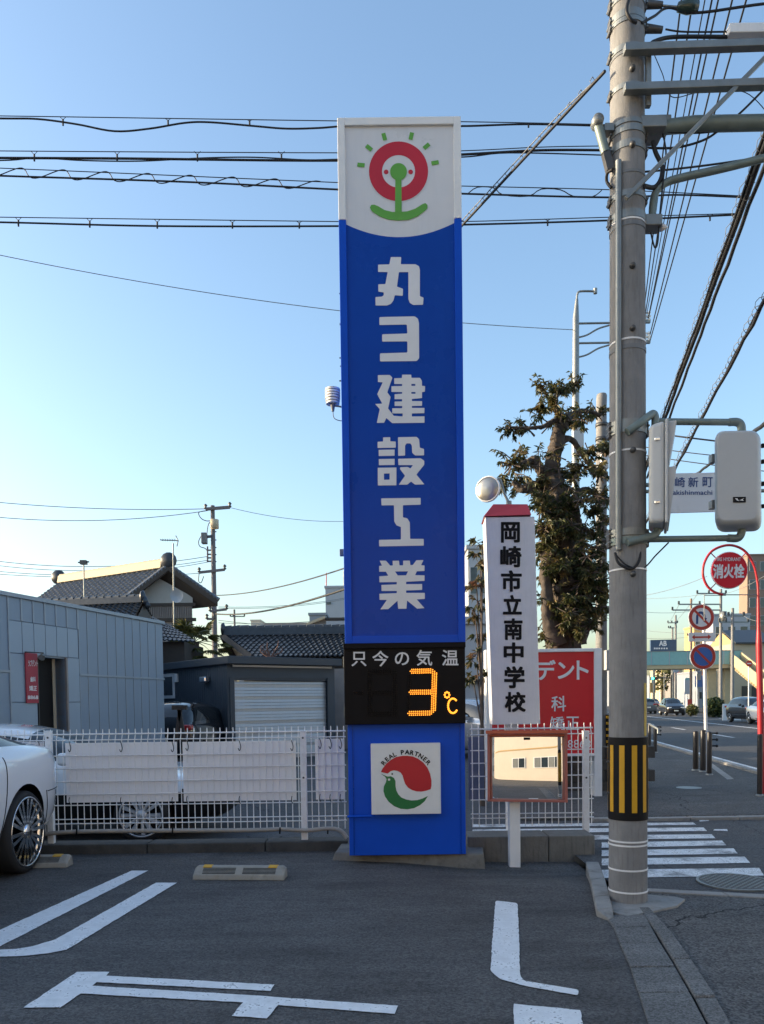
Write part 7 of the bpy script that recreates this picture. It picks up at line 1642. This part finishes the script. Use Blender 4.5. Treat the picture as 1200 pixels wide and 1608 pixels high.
limb([(885, 662, 0), (872, 640, .1), (873, 620, .1), (885, 608, .1)], [7, 5, 4, 2]); limb([(895, 658, 0), (905, 648, -.1), (925, 645, -.1), (945, 650, -.1)], [7, 4, 3, 2])
limb([(884, 660, 0), (866, 662, .1), (845, 672, .2), (800, 672, .2)], [6, 4, 3, 1.5]); limb([(905, 900, -.1), (925, 880, -.1), (945, 860, -.2)], [7, 4, 2]); limb([(905, 960, -.1), (928, 940, -.1), (945, 905, -.2)], [7, 4, 2]); limb([(900, 1005, 0), (925, 985, .1), (945, 960, 0)], [8, 5, 2])
limb([(868, 775, .2), (866, 800, .32), (874, 792, .36), (872, 775, .36)], [6, 5, 4, 3]); 
for _ in range(26):
    x, y = RNG.uniform(856, 915), RNG.uniform(780, 990); c = T(x, y, .36); trk.lathe([(.001, -.05), (.05, -.04), (.08, 0.02), (.05, .1)], c, 'Y', 8)
from mathutils import noise
NA += [.5] * (len(trk.v) - len(NA))
trk.v = [v + a_ * (noise.noise_vector(Vector((v.x * 3.5, v.y * 3.5, v.z * 1.6))) * .10 + noise.noise_vector(Vector((v.x * 11, v.y * 11, v.z * 4))) * .05 + noise.noise_vector(v * 24) * .02) for v, a_ in zip(trk.v, NA)]
build(trk, 'trunk', 'bark', tree)
cl_ = [(480, 90, 60), (640, 60, 50), (560, 80, 40), (460, 180, 34), (540, 160, 40), (390, 300, 66), (300, 300, 44), (560, 240, 46), (690, 240, 60), (780, 215, 60), (600, 270, 36), (730, 430, 66), (640, 560, 66), (700, 510, 56), (300, 500, 70), (380, 480, 54), (330, 610, 64), (250, 600, 34), (430, 640, 50), (780, 680, 80), (560, 560, 46), (470, 880, 56), (720, 870, 74), (640, 1000, 54), (500, 1120, 56), (770, 970, 66), (700, 1150, 76), (560, 1090, 44), (800, 1300, 50), (650, 1250, 60), (730, 1400, 70), (500, 1470, 54), (640, 1450, 50), (600, 880, 50), (680, 700, 60), (520, 780, 40), (790, 560, 60), (820, 420, 44), (810, 830, 54), (800, 1090, 50), (780, 1190, 54), (610, 640, 40)]
crown = MB(); tw_ = MB()
cl_ += [(RNG.uniform(470, 740), RNG.uniform(700, 1480), RNG.uniform(36, 62)) for _ in range(22)] + [(RNG.uniform(440, 830), RNG.uniform(560, 1470), RNG.uniform(30, 52)) for _ in range(26)]
for u, v, r in cl_:
    x, y, rpx = 720 + u / 3.572, 590 + v / 3.572, r / 3.572
    cdep = RNG.uniform(-.35, .55) if v < 700 else RNG.uniform(0.1, .6); c = T(x, y, cdep); R2 = rpx / 1200 * YT_ * 1.4
    for s_ in range(RNG.randint(6, 9)):
        d = Vector((RNG.gauss(0, 1), RNG.gauss(0, .8), RNG.gauss(0.2, .7))).normalized(); e = c + d * R2 * RNG.uniform(.6, 1.15)
        tw_.tube([c - d * R2 * .6, c.lerp(e, .5) + Vector((0, 0, .02)), e], [.012, .008, .004], 4)
        for k in range(RNG.randint(22, 32)):
            t = RNG.uniform(.15, 1.05); b = c.lerp(e, t); ld = d * .5 + Vector((RNG.gauss(0, .8), RNG.gauss(0, .8), RNG.gauss(-.55, .5)))
            leaf(crown, b, ld, RNG.uniform(.065, .12), RNG.uniform(.013, .021), RNG)
for _ in range(62):
    x, y = RNG.choice([(RNG.uniform(845, 925), RNG.uniform(790, 1000))] * 3 + [(RNG.uniform(835, 905), RNG.uniform(655, 790)), (RNG.uniform(805, 870), RNG.uniform(720, 775))]); c = T(x, y, RNG.uniform(0, .45))
    d = Vector((RNG.gauss(0, 1), RNG.gauss(-.2, .6), RNG.gauss(.35, .6))).normalized(); e = c + d * RNG.uniform(.25, .62); tw_.tube([c, c.lerp(e, .55) + Vector((0, 0, .03)), e], [.012, .008, .004], 4)
    for k in range(RNG.randint(8, 18)): leaf(crown, c.lerp(e, RNG.uniform(.35, 1.05)), d * .6 + Vector((RNG.gauss(0, .7), RNG.gauss(0, .7), RNG.gauss(-.4, .5))), RNG.uniform(.06, .13), RNG.uniform(.012, .021), RNG)
build(crown, 'crown', 'leaf', tree); build(tw_, 'twigs', 'twig', tree)['kind'] = 'stuff'
# thin shrub between the tower and the school sign
YH_ = 11.0; sh_ = thing('bare_shrub', 'thin straggling shrub with reddish leaves between tower and school sign', 'shrub', (P(752, 1100, YH_).x, YH_, -0.014))
tw_, lv = MB(), MB(); root_ = Vector((P(757, 1150, YH_).x, YH_, -.03))
for u, v, r in [(110, 940, 34), (100, 1000, 30), (100, 1060, 34), (80, 1180, 46), (110, 1150, 36), (70, 1310, 44), (110, 1270, 40), (90, 1350, 30), (110, 1450, 40), (100, 1560, 36), (80, 1600, 30), (120, 1680, 30), (60, 1690, 26)]:
    c = P(720 + u / 3.572, 590 + v / 3.572, YH_ + RNG.uniform(-.2, .2)); R2 = r / 3.572 / 1200 * YH_
    tw_.tube([root_ + Vector((RNG.uniform(-.05, .05), RNG.uniform(-.05, .05), 0)), Vector((root_.x, YH_, c.z * .6)), c + Vector((.06, 0, -.05)), c], [.018, .014, .008, .004], 5)
    for s_ in range(5):
        d = Vector((RNG.gauss(0, 1), RNG.gauss(0, 1), RNG.gauss(0, .8))).normalized(); e = c + d * R2; tw_.tube([c, e], [.005, .003], 4)
        for k in range(14): leaf(lv, c.lerp(e, RNG.uniform(.3, 1.1)), d + Vector((RNG.gauss(0, .6), RNG.gauss(0, .6), RNG.gauss(-.6, .4))), RNG.uniform(.06, .11), RNG.uniform(.012, .02), RNG)
build(tw_, 'stems', 'twig', sh_); build(lv, 'leaves', 'leaf_red', sh_)
# palm by the house
YQ_ = 27.4; pm = P(304, 1000, YQ_); pt = thing('palm_tree', 'shaggy yellow green palm between the porch and the dark roof', 'palm', (pm.x, YQ_, 0))
build(MB().tube([(pm.x, YQ_, -.02), (pm.x, YQ_, pm.z - .2)], [.16, .2], 10), 'trunk', 'bark', pt)
fr = MB()
for k in range(30):
    a = RNG.uniform(0, 2 * math.pi); el = RNG.uniform(-.25, 1.1); d = Vector((math.cos(a) * math.cos(el), math.sin(a) * math.cos(el), math.sin(el))); L_ = RNG.uniform(.8, 1.3)
    pth = [Vector((pm.x, YQ_, pm.z - .2)) + d * L_ * t - Vector((0, 0, .45 * t * t)) for t in (0, .3, .6, .85)]
    fr.tube(pth, [.02, .015, .012, .008], 4)
    for j in range(18):
        q = rad(-80 + 160 * j / 17); sd = d.cross(Vector((0, 0, 1))).normalized(); dd_ = d * math.cos(q) + sd * math.sin(q) - Vector((0, 0, .25)); leaf(fr, pth[-1], dd_, .55, .04, RNG)
build(fr, 'fronds', 'palm', pt)
for x, y in ((395, 1012), (423, 1012)):
    c = P(x + 4, y + 14, 24.6)
# bare reddish bush on the garage roof line
bs = thing('bare_bush', 'small bare reddish bush in front of the dark tiled roof', 'shrub', (P(425, 1100, 24.6).x, 24.6, 0)); mb = MB(); r0_ = Vector((P(425, 1100, 24.6).x, 24.6, -.02))
for k in range(16): 
    e = P(RNG.uniform(408, 444), RNG.uniform(1006, 1026), 24.6); mb.tube([r0_, Vector((r0_.x, 24.6, P(425, 1034, 24.6).z)), r0_.lerp(e, .95) + Vector((0, 0, .02)), e], [.04, .03, .012, .004], 4)
build(mb, 'stems', M('twig_red', (0.16, 0.09, 0.07), 0.9).name, bs)
